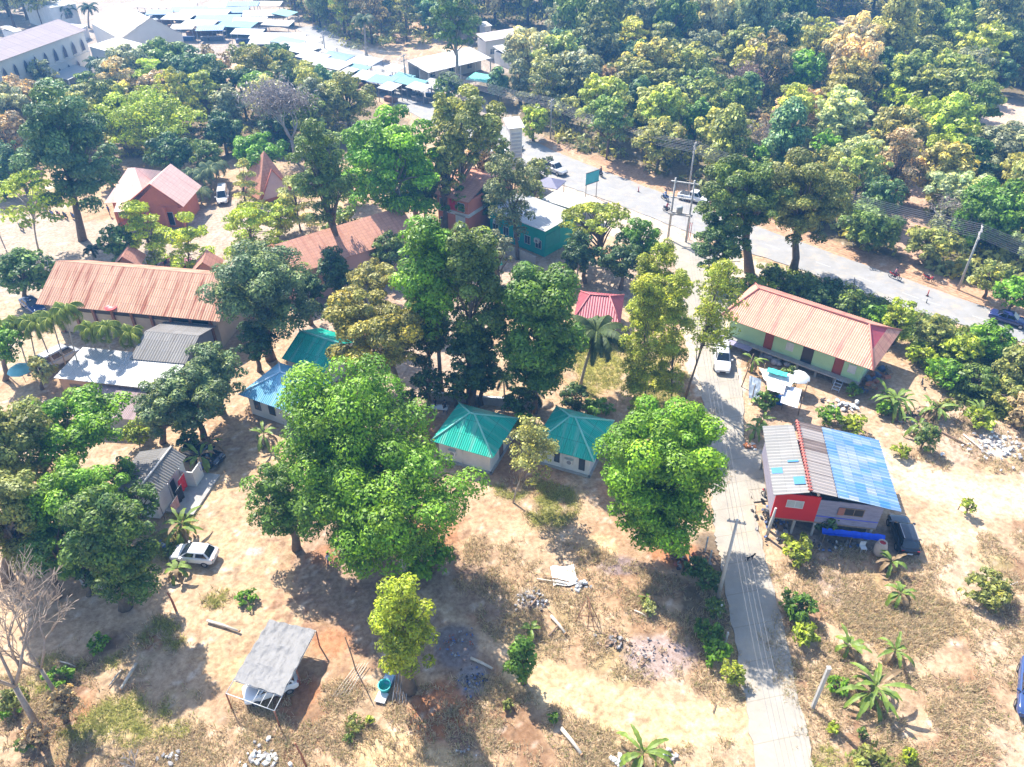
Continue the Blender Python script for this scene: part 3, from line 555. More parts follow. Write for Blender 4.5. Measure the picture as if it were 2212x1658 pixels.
for q in [((25, 828, 285, 1010), (150, 1060), 'bright', .5, 'large mango tree filling the corner behind the purple brown roof'),
          ((-70, 860, 120, 1080), (20, 1130), 'olive', .3, 'olive tinged mango crown at the photo edge below the purple brown roof'),
          ((50, 985, 262, 1180), (160, 1210), 'bright', .45, 'dark mango tree pressed against the grey sheet roofed shed'),
          ((-60, 1010, 110, 1230), (20, 1260), 'olive', .4, 'dull olive tree behind the bare pinkish tree'),
          ((60, 1120, 200, 1260), (120, 1290), 'mango', .3, 'dark shaded tree over the small white roof')]:
    tree(MT, q[4], 'tree', q[0], foot=q[1], col=q[2], flush=q[3])
tree('pale_tipped_tree', 'dense dark tree with pale leaf clusters between the grey shed and the white hatchback', 'tree', (168, 1048, 345, 1305), foot=(270, 1310), kind='round', col='dark', flush=.75, dens=1.1)
for bb, ft, l in [((462, 520, 680, 745), (585, 775), 'largest grey green round tree at the end of the long brown roof'),
                  ((352, 790, 500, 940), (440, 945), 'dark grey green tree below the white flat roof, nearest the banana plants'),
                  ((290, 815, 420, 950), (350, 955), 'small dark grey green tree behind the grey sheet roofed shed'),
                  ((400, 735, 530, 870), (480, 890), 'grey green tree between the grey sheet roof and the blue hipped roof')]:
    tree('grey_green_tree', l, 'tree', bb, foot=ft, col=(.052, .076, .030), flush=.45, size=.24)
tree('round_tree', 'solitary round dark tree on the sand near the end of the long brown roof', 'tree', (-12, 530, 120, 645), foot=(55, 650), col='dark', flush=.45)
tree('tall_tree', 'tall blue green tree with a stout leaning trunk in the sandy courtyard', 'tree', (48, 182, 240, 470), foot=(178, 518), kind='open', col='teal', flush=.3, dens=1.5, tr=.5)
tree('flat_topped_tree', 'airy flat layered tree with slender trunk near the courtyard awning', 'tree', (-20, 370, 150, 475), foot=(84, 545), kind='layer', col='lime', flush=.5, dens=.6, bark=PALEBARK, tr=.12)
for bb, ft, l in [((255, 445, 375, 590), (340, 575), 'layered lime green tree in front of the orange gabled house'), ((355, 462, 470, 590), (405, 588), 'layered lime green tree behind the small orange peak of the long roof'),
                  ((465, 440, 625, 545), (545, 560), 'wide layered lime green tree above the grey green tree'), ((590, 385, 690, 490), (650, 500), 'thin layered pale green tree beside the pink steep roof'), ((500, 352, 560, 440), (528, 445), 'small pale feathery tree beside the white van')]:
    tree('layered_tree', l, 'tree', bb, foot=ft, kind='layer', col='lime' if 'lime' in l else 'pale', flush=.45, size=.26, dens=.95, tr=.13)
tree('dark_tree', 'small dark round tree at the courtyard edge behind the layered lime trees', 'tree', (222, 485, 300, 590), foot=(262, 590), col='dark', flush=.2)
G3 = 'tall trees of the central grove'
tree('grove_tree', 'bright topped dense grove tree nearest the teal walled building', 'tree', (862, 458, 998, 745), foot=(955, 850), kind='round', col='bright', flush=.5, tr=.22, group=G3, size=.26)
tree('grove_tree', 'middle tree of the dense grove with a pale green top', 'tree', (955, 484, 1090, 800), foot=(1012, 870), kind='round', col='mid', flush=.6, tr=.22, group=G3, size=.26)
tree('grove_tree', 'massive full crowned grove tree beside the coconut palm', 'tree', (1070, 560, 1255, 868), foot=(1155, 890), kind='round', col='mango', flush=.5, tr=.25, group=G3, size=.26, dens=1.2)
tree('grove_tree', 'dark shaded tree in the hollow of the grove behind the yellow brown tree', 'tree', (868, 620, 975, 800), foot=(930, 830), kind='round', tr=.16, col='deep', flush=.05, group=G3)
tree('grove_tree', 'dark low tree under the grove just behind the teal bungalow', 'tree', (960, 700, 1080, 850), foot=(1020, 880), kind='round', col='deep', flush=.05, group=G3)
tree('gold_tree', 'golden brown leafed tree behind the blue hipped roof', 'tree', (705, 600, 935, 840), foot=(868, 860), kind='open', col='gold', flush=.35, dens=1.5, tr=.3)
tree('gold_tree', 'smaller golden top behind the large golden brown tree', 'tree', (748, 560, 872, 650), foot=(800, 740), kind='round', col='gold', flush=.4, dens=.9)
tree('tall_tree', 'tall open tree with two dark trunks over the orange roofed hall', 'tree', (632, 265, 760, 490), foot=(737, 600), kind='open', col='mid', flush=.5, dens=1.1, tr=.42)
tree('tall_tree', 'tall bright tree with white trunk over the orange roofed hall', 'tree', (738, 240, 972, 490), foot=(846, 510), kind='open', col='bright', flush=.45, dens=1.4, bark=PALEBARK, tr=.42)
tree('tall_tree', 'tallest umbrella shaped tree with pale lower trunk before the main road', 'tree', (908, 188, 1090, 372), foot=(990, 485), kind='open', col='olive', flush=.4, dens=1.2, bark=PALEBARK, tr=.45)
tree('tall_tree', 'thin sparse tree in front of the teal walled building', 'tree', (1046, 320, 1166, 510), foot=(1118, 560), kind='open', col=(.075, .085, .035), flush=.15, dens=.75, tr=.22)
tree('dark_tree', 'dark bushy tree beside the orange roofed hall wall', 'tree', (690, 530, 762, 640), foot=(728, 650), col='deep', flush=.1)
tree('dark_tree', 'dark arching creeper clad tree on the orange roof edge', 'tree', (800, 500, 880, 580), foot=(842, 600), col='mid', flush=.1)
tree('umbrella_tree', 'flat umbrella topped olive tree beyond the teal walled building', 'tree', (1208, 430, 1382, 512), foot=(1300, 572), kind='umbrella', col='yellow', flush=.35, dens=1.0, size=.3)
tree('dark_tree', 'glossy bright dark tree behind the wooden pole platform', 'tree', (1338, 466, 1426, 585), foot=(1385, 600), col='bright', flush=.25)
tree('dark_tree', 'dark low tree behind the small red hipped roof', 'tree', (1290, 520, 1400, 612), foot=(1340, 625), col='deep', flush=.2)
tree('dark_tree', 'dark low tree beside the slim palm near the red hipped roof', 'tree', (1205, 500, 1300, 600), foot=(1265, 610), col='deep', flush=.15)
for bb, ft, k_, l in [((1062, 300, 1108, 400), (1085, 430), 'mid', 'green tree standing between the white tower and the temple building'), ((1120, 385, 1180, 440), (1150, 470), 'olive', 'dusty olive tree behind the flat roof of the teal walled building'), ((860, 335, 935, 440), (900, 470), 'mid', 'leafy tree close to the gable of the orange temple building'), ((960, 400, 1030, 480), (992, 500), 'mango', 'dark green tree before the window wall of the orange temple building')]:
    tree('leafy_tree', l, 'tree', bb, foot=ft, col=k_, flush=.4, cap=20000)
for bb, ft, l in [((1385, 535, 1462, 720), (1430, 780), 'tallest feathery yellow green plume tree at the back of the lawn'), ((1345, 610, 1425, 850), (1395, 870), 'feathery yellow green plume tree nearest the coconut palm'), ((1408, 600, 1490, 860), (1450, 875), 'feathery yellow green plume tree nearest the lane'), ((1362, 560, 1420, 700), (1400, 770), 'smaller feathery plume tree beside the crimson roof')]:
    tree('feathery_tree', l, 'tree', bb, foot=ft, kind='wisp', col='yellow', flush=.55, dens=.95, size=.16, tr=.08, group='feathery plume trees on the lawn')
tree('feathery_tree', 'sparse see-through feathery tree overhanging the lane and the red roof corner', 'tree', (1478, 575, 1612, 760), foot=(1480, 860), kind='wisp', col='yellow', flush=.3, dens=.45, size=.2, tr=.12)
tree('roadside_tree', 'great spreading tree hiding the bend of the main road', 'tree', (1500, 330, 1700, 510), foot=(1620, 590), kind='open', col='mid', flush=.5, dens=1.5)
tree('roadside_tree', 'great roadside tree with dark forked trunk above the long red tiled roof', 'tree', (1640, 325, 1832, 545), foot=(1712, 590), kind='open', col='olive', flush=.4, dens=1.4, tr=.5)
tree('roadside_tree', 'dark lower roadside tree over the side lane entrance', 'tree', (1498, 440, 1620, 600), foot=(1570, 610), kind='open', col='dark', flush=.35, dens=1.5)
shrub('low dark shrubs under the coconut palm on the lawn', (1243, 880), 1.9, 1.4, 'deep', size=.22)
shrub('bright green bush behind the second teal bungalow', (1290, 890), 1.8, .7, (.06, .12, .02), size=.22)
for x, y, rx, rz, c, l in [(1650, 885, 1.4, 1.1, 'mango', 'round green bush in front of the patched white stall'), (1990, 970, 1.25, 1.7, 'mid', 'upright dark bush on dry ground beyond the blue patchwork roof'), (1944, 985, .95, .7, 'lime', 'round pale grass like bush beside the upright dark bush'),
                           (2085, 1110, .7, .9, 'lime', 'small yellow green bush on the sandy road verge'), (1718, 1330, 1.5, 1.1, 'mango', 'green bush on the verge beside the concrete lane'), (1735, 1385, 1.2, .8, 'lime', 'drooping pale bush below the green verge bush'),
                           (1578, 1470, .95, 1.0, 'yellow', 'yellow green bush at the lane edge where the track joins'), (1808, 1490, .9, .55, 'bright', 'low bright bush beside the white leaning post'), (2125, 1290, 2.2, 1.0, 'olive', 'wide straggly olive bush in the dry field'),
                           (1715, 1205, 1.4, 1.2, 'yellow', 'yellowish shrub in front of the red walled house'), (1780, 1150, 1.2, 1.3, 'deep', 'dark potted shrub in front of the grey boarded wall'), (1798, 1580, .5, .5, 'lime', 'small lime sapling on the dry field near the lane'),
                           (1962, 1640, .55, .5, 'lime', 'small lime sapling low in the dry field'), (1862, 1590, .4, .4, 'mid', 'tiny green sapling between two lime saplings'), (1880, 1660, 1.6, .5, 'olive', 'spreading low weeds at the bottom of the dry field'),
                           (1525, 1380, 1.3, .9, 'mango', 'green weeds along the shaded lane ditch'), (1540, 1330, .9, 1.0, 'mid', 'leafy clump beside the slim concrete posts'), (1545, 1420, 1.2, .8, 'bright', 'bright creeping weeds near the last concrete post'),
                           (1530, 1270, 1.0, 1.2, 'dark', 'tall dark weeds at the foot of the leaning utility pole'), (1500, 1240, 1.3, .8, 'dark', 'shaded weeds behind the lane fence posts'), (1790, 915, 1.5, 1.0, 'bright', 'low green hedge behind the blue patchwork roof'),
                           (1840, 930, 1.5, .9, 'lime', 'yellow green weeds behind the ridge of the blue patchwork roof'), (1700, 840, 1.2, 1.5, 'mid', 'leafy shrub beside the white round umbrella'), (1665, 860, .9, .8, 'mid', 'small leafy shrub by the stall counter'),
                           (1840, 855, .9, .8, 'mango', 'green shrub at the foot of the ladder'), (1905, 895, .9, .9, 'bright', 'bright bush beside the heap of white plastic'), (370, 1200, .9, .6, 'mid', 'weeds behind the bonnet of the white hatchback'),
                           (130, 1475, 1.0, .7, 'bright', 'bright weeds at the foot of the bare tree'), (215, 1400, 1.0, .5, 'bright', 'shaded weeds in the grass corner'), (25, 1540, .8, .6, 'bright', 'small green bush at the photo edge in the ditch'),
                           (70, 1610, .9, .7, 'mid', 'green bush lower in the ditch'), (770, 1570, .8, .4, 'olive', 'low olive weeds in the front field'), (755, 1600, .4, .35, 'mid', 'tiny weed cluster in the front field'), (535, 1300, 1.0, .4, 'bright', 'low leafy seedlings in the worn yard'),
                           (1195, 1560, .4, .5, 'mango', 'little green seedling near the white log'), (1400, 1320, .8, .5, 'pale', 'dry looking low banana sucker on the rubble'), (800, 1560, .35, .3, 'yellow', 'small yellowing tuft on the sand'), (1098, 1530, .5, .35, 'olive', 'olive tuft beside the sandy track'),
                           (885, 880, 1.1, 1.1, 'mango', 'green bush behind the first teal bungalow'), (1130, 930, 1.2, 1.2, 'bright', 'bright bush squeezed between the teal roofs'), (400, 880, .8, .8, 'lime', 'yellow green shrub behind the grey shed'), (300, 960, 1.4, 1.3, 'lime', 'yellow green bush beside the large mango mass')]:
    shrub(l, (x, y), rx, rz, c, size=.19 if rx < 1.2 else .24)
for bb, ft, c, l in [((640, 590, 705, 690), (672, 700), 'deep', 'dark shrubby tree between the grey green tree and the golden tree'), ((700, 640, 760, 720), (732, 730), 'mid', 'green shrubby tree behind the long teal sheet roof'), ((880, 560, 940, 640), (905, 700), 'deep', 'dark gap filling tree behind the first grove tree'),
                     ((1000, 760, 1080, 860), (1040, 872), 'deep', 'low dark palm like bush behind the first teal roof'), ((890, 790, 960, 870), (925, 880), 'deep', 'dark bush behind the shaded table'), ((950, 800, 1020, 870), (985, 880), 'dark', 'dark bush row under the grove'), ((1080, 830, 1160, 895), (1120, 905), 'deep', 'dark bush between the two teal roofs'),
                     ((1040, 500, 1110, 600), (1075, 640), 'grey', 'grey green garden tree before the teal building yard wall'), ((1100, 590, 1190, 650), (1150, 660), 'dark', 'dark hedge tree behind the massive grove tree'), ((560, 430, 650, 500), (600, 510), 'lime', 'low lime tree at the foot of the steep pink roof'), 
                     ((690, 440, 780, 520), (735, 560), 'mid', 'shaded tree under the two trunked tall tree'), ((880, 370, 960, 460), (920, 480), 'deep', 'dark tree between the tall bright tree and the tallest tree'), ((1020, 400, 1100, 470), (1060, 490), 'deep', 'dusky tree behind the white annex'), ((1130, 340, 1190, 400), (1160, 410), 'olive', 'brownish bush beside the loaded pickup'),
                     ((-20, 700, 60, 790), (10, 820), 'bright', 'bright shrub tree at the photo edge behind the betel palms'), ((60, 760, 120, 830), (90, 840), 'pale', 'pale shrub beside the teal parasol'), ((510, 690, 600, 790), (560, 800), 'deep', 'dark tree behind the blue hipped bungalow'), ((380, 930, 440, 980), (412, 985), 'deep', 'dark bush over the dark parked car'),
                     ((1590, 590, 1650, 640), (1620, 650), 'lime', 'lime bush by the lane junction'), ((1350, 860, 1440, 900), (1395, 905), 'yellow', 'yellowish low bush on the lawn behind the full mango'), ((1500, 640, 1560, 700), (1530, 705), 'yellow', 'thin yellow bush by the red roof corner'), ((0, 1100, 90, 1200), (40, 1230), 'brown', 'brown leaved tree behind the bare pinkish tree'),
                     ((150, 1190, 230, 1270), (190, 1285), 'deep', 'black green bush hiding the small white roof'), ((40, 1560, 120, 1620), (80, 1630), 'rust', 'rusty dry brush in the ditch'), ((100, 1480, 170, 1550), (140, 1560), 'brown', 'brown dry brush at the ditch rim'), ((0, 1480, 60, 1540), (30, 1550), 'olive', 'olive brush at the photo edge'), ((250, 1040, 345, 1125), (300, 1150), 'dark', 'dark tree covering the near end of the grey ribbed roof house'), ((235, 985, 300, 1060), (265, 1085), 'mango', 'mango crown touching the far slope of the grey ribbed roof'), ((925, 300, 1005, 425), (958, 505), 'olive', 'thin olive tree in front of the orange temple building'), ((1010, 300, 1075, 380), (1045, 450), 'brown', 'reddish brown tree beside the orange temple building'), ((380, 860, 450, 930), (415, 950), 'dark', 'dark round tree above the dark parked car')]:
    tree('leafy_tree' if bb[3] - bb[1] > 60 else 'leafy_bush', l, 'tree' if bb[3] - bb[1] > 60 else 'bush', bb, foot=ft, col=c, flush=.35, cap=20000)
# ---- vines and bushes between the road and the red roofed house
for i, (x0, y0, x1, y1, c) in enumerate([(1690, 590, 1760, 650, 'mid'), (1740, 615, 1820, 680, 'deep'), (1800, 625, 1880, 700, 'mid'), (1850, 660, 1930, 730, 'bright'), (1905, 645, 1980, 745, 'lime'), (1975, 680, 2060, 765, 'olive'), (2030, 720, 2120, 800, 'lime'), (2090, 690, 2180, 780, 'bright'), (2140, 740, 2240, 850, 'olive'),
                                        (2060, 780, 2160, 860, 'mid'), (1950, 740, 2030, 790, 'lime'), (2000, 770, 2090, 840, 'bright'), (2140, 820, 2240, 900, 'olive'), (2170, 850, 2250, 930, 'brown'), (2010, 860, 2080, 900, 'olive'), (1640, 570, 1700, 625, 'mid'), (1560, 600, 1600, 650, 'dark'), (1620, 600, 1690, 640, 'lime'),
                                        (2080, 880, 2150, 930, 'lime'), (1775, 600, 1830, 640, 'deep'), (2190, 770, 2290, 850, 'mid')]):
    tree('hedge_bush', ['sprawling creeper bush', 'rounded roadside bush', 'leafy thicket bush'][i % 3] + ' on the bank, ' + ['first', 'second', 'third', 'fourth', 'fifth', 'sixth', 'seventh'][i // 3] + ' of its kind from the side lane', 'bush', (x0, y0, x1, y1), zc=1.2, col=c, flush=.4, size=.3, dens=.9, group='bushes on the bank below the main road', cap=12000)
# ---- background left
BGL = [((205, 190, 440, 345), 6, 'open', 'lime', .35, 'wide yellow green tree behind the orange gabled house'), ((215, 100, 350, 215), 6, 'round', 'grey', .2, 'grey green tree beneath the arcaded building'), ((290, 90, 420, 190), 6, 'round', 'mid', .4, 'green tree below the white gabled hall'),
       ((370, 105, 475, 225), 6, 'round', 'teal', .35, 'blue shaded round tree below the white gabled hall'), ((298, 155, 385, 215), 7, 'round', 'brown', .1, 'brown domed tree beside the blue shaded tree'), ((455, 180, 535, 290), 6, 'round', 'grey', .3, 'pale grey green tree left of the leafless grey tree'),
       ((425, 100, 500, 190), 6, 'open', 'brown', .2, 'thin brownish tree behind the grey green one'), ((480, 90, 570, 165), 6, 'open', 'olive', .4, 'olive tree at the plaza edge'), ((550, 95, 632, 150), 7, 'round', 'teal', .3, 'dark glossy round tree beside the market roofs'),
       ((685, 160, 810, 275), 6, 'round', 'olive', .6, 'yellow topped tree beside the bend of the road'), ((630, 175, 720, 280), 6, 'round', 'grey', .2, 'grey green tree right behind the leafless grey tree'), ((60, 130, 120, 190), 5, 'open', 'grey', .1, 'thin grey bush before the arcade windows'),
       ((-40, 165, 90, 260), 6, 'open', 'brown', .4, 'brownish dry tree at the corner of the arcaded building'), ((90, 205, 210, 300), 8, 'round', 'olive', .3, 'olive crown behind the tall courtyard tree'), ((-50, 240, 60, 350), 5, 'open', 'brown', .35, 'pinkish brown dry tree at the photo edge'),
       ((495, 290, 615, 370), 5, 'round', 'bright', .3, 'big leafed green tree behind the pink steep roof'), ((440, 240, 520, 330), 4, 'round', 'deep', .1, 'dark tree in the hollow behind the wide yellow green tree'), ((310, 290, 420, 380), 4, 'round', 'deep', .1, 'dark tree just behind the orange gabled roofs'),
       ((410, 300, 480, 370), 4, 'round', 'mid', .3, 'small tree behind the row of fluffy palms'), ((0, 300, 70, 400), 5, 'round', 'teal', .2, 'blue green tree behind the flat layered tree'), ((-40, 350, 30, 430), 3, 'round', 'dark', .2, 'dark tree behind the courtyard awning'),
       ((560, 230, 640, 320), 4, 'round', 'deep', .1, 'dark undergrowth tree beneath the leafless grey tree'), ((200, 330, 260, 400), 3, 'round', 'dark', .2, 'dark tree behind the courtyard tree crown'), ((640, 270, 740, 380), 4, 'round', 'mid', .4, 'green tree behind the two trunked tall tree'),
       ((720, 360, 800, 440), 3, 'round', 'mid', .3, 'green tree in the shade under the tall bright tree'), ((600, 130, 690, 200), 5, 'open', 'olive', .5, 'yellow olive tree before the teal market stall'), ((1120, 225, 1186, 302), 3.5, 'round', 'lime', .5, 'round yellow green tree beside the white tower'),
       ((1354, 170, 1410, 268), 4.5, 'column', 'teal', .2, 'dark creeper clad cone in the wood'), ((1036, 262, 1066, 292), 1.5, 'round', 'lime', .5, 'tiny round bush near the white tower'), 
       ((930, 160, 1010, 215), 3, 'round', 'mid', .4, 'bush behind the crown of the tallest tree')]
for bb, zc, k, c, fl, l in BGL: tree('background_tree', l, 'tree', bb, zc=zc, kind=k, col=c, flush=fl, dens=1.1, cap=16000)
# ---- the wood across the main road: crowns one can tell apart
FT = [((1690, 110, 1792, 190), 'bright', 'round', 'bright green domed tree'), ((1586, 165, 1650, 236), 'teal', 'column', 'vivid blue green upright tree'), ((1670, 187, 1782, 262), 'rust', 'open', 'rusty dry tree'), ((1635, 233, 1712, 325), 'brown', 'open', 'orange brown dry tree'),
      ((1776, 190, 1830, 300), 'lime', 'column', 'narrow lime green tree'), ((1880, 185, 1972, 240), 'lime', 'open', 'lime green tree'), ((1952, 215, 2072, 275), 'lime', 'open', 'wide lime green tree'), ((1993, 262, 2108, 385), 'lime', 'open', 'glowing yellow green tree'),
      ((1886, 230, 1975, 310), 'dark', 'round', 'dark round tree'), ((1752, 285, 1822, 335), 'bright', 'open', 'bright low tree'), ((1940, 128, 2064, 195), 'olive', 'round', 'olive domed tree'), ((1955, 78, 2055, 138), 'olive', 'round', 'pale olive tree below the two palms'),
      ((1865, 108, 1955, 190), 'deep', 'round', 'dark grey tree'), ((1815, 68, 1888, 136), 'deep', 'round', 'blue black tree beside the bare clearing'), ((2055, 98, 2145, 190), 'grey', 'round', 'greyish brown tree'), ((2138, 125, 2196, 198), 'teal', 'round', 'blue green tree above the dry clearing'),
      ((1555, 58, 1658, 145), 'olive', 'round', 'tall olive crowned tree'), ((1470, 65, 1562, 150), 'grey', 'open', 'greyish broad tree'), ((1522, 5, 1668, 78), 'teal', 'round', 'very wide blue shaded tree at the top'), ((1655, 30, 1765, 110), 'grey', 'open', 'grey twiggy tree left of the bare clearing'),
      ((1472, 210, 1540, 315), 'mango', 'round', 'dense dark green tree'), ((1530, 258, 1596, 338), 'mid', 'round', 'arching creeper tree above the power pole'), ((1606, 310, 1666, 365), 'bright', 'round', 'bright round tree behind the great roadside tree'),
      ((1888, 285, 1992, 440), 'brown', 'open', 'brown vine draped tree'), ((1815, 430, 1950, 545), 'mid', 'round', 'mid green tree beside the dirt path'), ((1860, 380, 1950, 470), 'teal', 'round', 'blue green tree above the dirt path'), ((1950, 480, 2080, 565), 'olive', 'round', 'olive tree at the road end of the dirt path'),
      ((2060, 388, 2225, 540), 'mango', 'round', 'huge creeper covered tree beside the power pole'), ((2098, 265, 2235, 395), 'grey', 'round', 'greyish olive tree near the photo edge'), ((1285, 140, 1360, 190), 'brown', 'open', 'brown topped tree'), ((1192, 205, 1254, 252), 'pale', 'round', 'pale bush by the power pole'),
      ((1100, 135, 1150, 216), 'grey', 'column', 'grey ivy clad tree'), ((1052, 150, 1100, 205), 'teal', 'column', 'blue green cone shaped tree'), ((1138, 108, 1196, 216), 'pale', 'open', 'pale yellowish tree'), ((1192, 108, 1308, 205), 'grey', 'round', 'big greyish tree'), ((1318, 88, 1404, 145), 'teal', 'round', 'blue green rounded tree'),
      ((1400, 88, 1478, 155), 'olive', 'round', 'olive tree'), ((1170, -5, 1280, 110), 'grey', 'open', 'tall greyish tree at the top'), ((1270, -10, 1408, 90), 'teal', 'open', 'tall blue green tree at the top'), ((1400, -10, 1530, 80), 'teal', 'open', 'tall blue tree with pale trunk at the top'),
      ((1600, 345, 1680, 420), 'mid', 'round', 'round tree right behind the great roadside tree'), ((1720, 320, 1830, 400), 'olive', 'open', 'olive tree behind the forked trunk tree'), ((1400, 150, 1480, 230), 'olive', 'round', 'yellowish olive tree'), ((1300, 200, 1370, 262), 'olive', 'round', 'weathered olive tree behind the wires'),
      ((1760, 380, 1830, 460), 'mango', 'round', 'dense green tree beside the forked trunk tree'), ((2020, 440, 2080, 500), 'grey', 'round', 'grey bush like tree by the dirt path'), ((2100, 560, 2190, 630), 'olive', 'round', 'olive roadside bush tree by the parked motorbike'), ((2150, 600, 2240, 670), 'bright', 'round', 'bright roadside bush tree above the dark car')]
for i, (bb, c, k, l) in enumerate(FT):
    hgt = 6.5 if bb[1] < 120 else 4.5 if bb[1] < 400 else 3.2
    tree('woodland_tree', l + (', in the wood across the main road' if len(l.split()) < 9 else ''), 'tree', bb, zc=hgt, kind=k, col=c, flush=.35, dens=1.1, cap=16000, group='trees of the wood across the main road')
# ---- bare trees
bare('bare_tree', 'leafless pinkish grey tree leaning at the photo edge before the mango mass', (92, 1590), 11.5, 1.0, 11, 7, (-.10, .16), .2, DRYBARK, first=.42)
bare('bare_tree', 'slimmer leafless tree beside the leaning pinkish bare one', (140, 1530), 10.5, .9, 12, 7, (-.10, .10), .14, DRYBARK, first=.4)
bare('bare_tree', 'large leafless grey tree in the middle of the background trees', (640, 350), 13, 1.05, 13, 7, (-.05, 0), .28, GREYBARK, (5000, .8, .5, (.25, .21, .19)), .3)
bare('bare_tree', 'tangle of dry grey branches beside the dirt path in the wood', (2030, 520), 7, 1.2, 14, 6, (0, 0), .14, GREYBARK, (600, .6, .4, (.22, .17, .13)))
bare('bare_tree', 'dry grey branched tree in front of the orange brown tree', (1640, 352), 7, 1.1, 15, 6, (0, 0), .12, GREYBARK, (600, .6, .4, (.22, .17, .13)))
bare('bare_tree', 'reddish twiggy bare tree in the wood beside the rusty tree', (1600, 235), 8, 1.1, 16, 6, (0, 0), .12, DRYBARK, (1200, .7, .5, (.27, .17, .13)))
bare('dead_sapling', 'thin dead sapling standing in the green grass corner', (300, 1670), 2.6, .7, 17, 4, (-.1, 0), .05, GREYBARK)
bare('dead_sapling', 'thin dead bush beside the dirt path in the wood', (2100, 470), 5, 1.1, 18, 5, (0, 0), .09, GREYBARK)
tree('tall_tree', 'solitary very tall slim tree rising in front of the long white roof', 'tree', (925, -40, 1032, 118), foot=(989, 190), kind='open', col='mid', flush=.3, dens=1.0, bark=PALEBARK, tr=.35)
# ---- palms
palm('coconut_palm', 'coconut palm with large arching fronds on the lawn beside the grove', (1253, 838), (1288, 722), 34, 4.1, .95, (.075, .11, .04), tr=.18, nlf=28)
palm('slim_palm', 'slim palm with a tuft of fronds beside the sandy yard behind the red roof', (1244, 622), (1252, 560), 14, 2.4, .6, (.04, .07, .035), tr=.12)
palm('slim_palm', 'palm with upright fronds beside the teal building corner', (1242, 560), (1246, 520), 12, 2.6, .5, (.05, .10, .03), tr=.12)
palm('coconut_palm', 'hazy coconut palm standing above the market awnings', (792, 122), (786, 45), 18, 4.0, 1.0, (.10, .13, .05), tr=.3)
palm('coconut_palm', 'dark coconut palm against the end of the arcaded building', (215, 215), (208, 140), 18, 3.6, .9, (.05, .09, .05), tr=.25)
palm('coconut_palm', 'nearer of two palms above the arcade roof', (140, 62), (140, 22), 16, 3.6, .9, (.06, .09, .05), tr=.25)
palm('coconut_palm', 'palm above the ridge where the white hall begins', (192, 60), (192, 18), 16, 3.6, .9, (.06, .09, .05), tr=.25)
palm('coconut_palm', 'coconut palm in the wood beside the pond clearing', (1955, 100), (1962, 40), 16, 3.4, .9, (.11, .13, .07), tr=.18)
palm('coconut_palm', 'second coconut palm in the wood, farther from the pond clearing', (2028, 100), (2030, 48), 16, 3.4, .9, (.11, .13, .07), tr=.18)
AR = [((8, 800), (0, 705)), ((60, 792), (34, 700)), ((85, 800), (62, 695)), ((122, 805), (78, 700)), ((150, 812), (112, 690)), ((182, 830), (140, 672)), ((215, 800), (196, 712)), ((250, 810), (232, 708)), ((300, 790), (281, 722))]
for i, (f_, c_) in enumerate(AR):
    palm('areca_palm', ['first', 'second', 'third', 'fourth', 'fifth', 'sixth', 'seventh', 'eighth', 'ninth'][i] + ' slender betel palm from the photo edge in the row before the white flat roof', f_, c_, 13, 2.5, .85, (.16, .21, .03), droop=2.3, tr=.08, up=(.0, 1.35), nlf=20, fold=.7, group='betel palms before the white flat roof')
FP = [((425, 412), (415, 375)), ((442, 420), (436, 382)), ((458, 415), (452, 368)), ((470, 405), (466, 360)), ((395, 440), (390, 405)), ((435, 440), (432, 415)), ((352, 425), (350, 405)), ((328, 430), (320, 398))]
for i, (f_, c_) in enumerate(FP):
    palm('fluffy_palm', ['first', 'second', 'third', 'fourth', 'fifth', 'sixth', 'seventh', 'eighth'][i] + ' fluffy grey green palm in the row beside the orange gabled house', f_, c_, 14, 2.8, .9, (.17, .22, .11), droop=2.0, tr=.12, nlf=18, fold=.7, group='fluffy palms beside the orange gabled house')
palm('garden_palm', 'small dark palm behind the long brown roof', (205, 572), (198, 540), 12, 1.9, .5, (.03, .055, .03), tr=.1)
palm('garden_palm', 'shaded palm beside the dark row under the grove', (1150, 870), (1150, 845), 12, 2.6, .6, (.035, .06, .02), tr=.14)
palm('garden_palm', 'small shaded palm behind the first teal roof', (1090, 865), (1088, 820), 10, 2.0, .5, (.04, .07, .02), tr=.1)
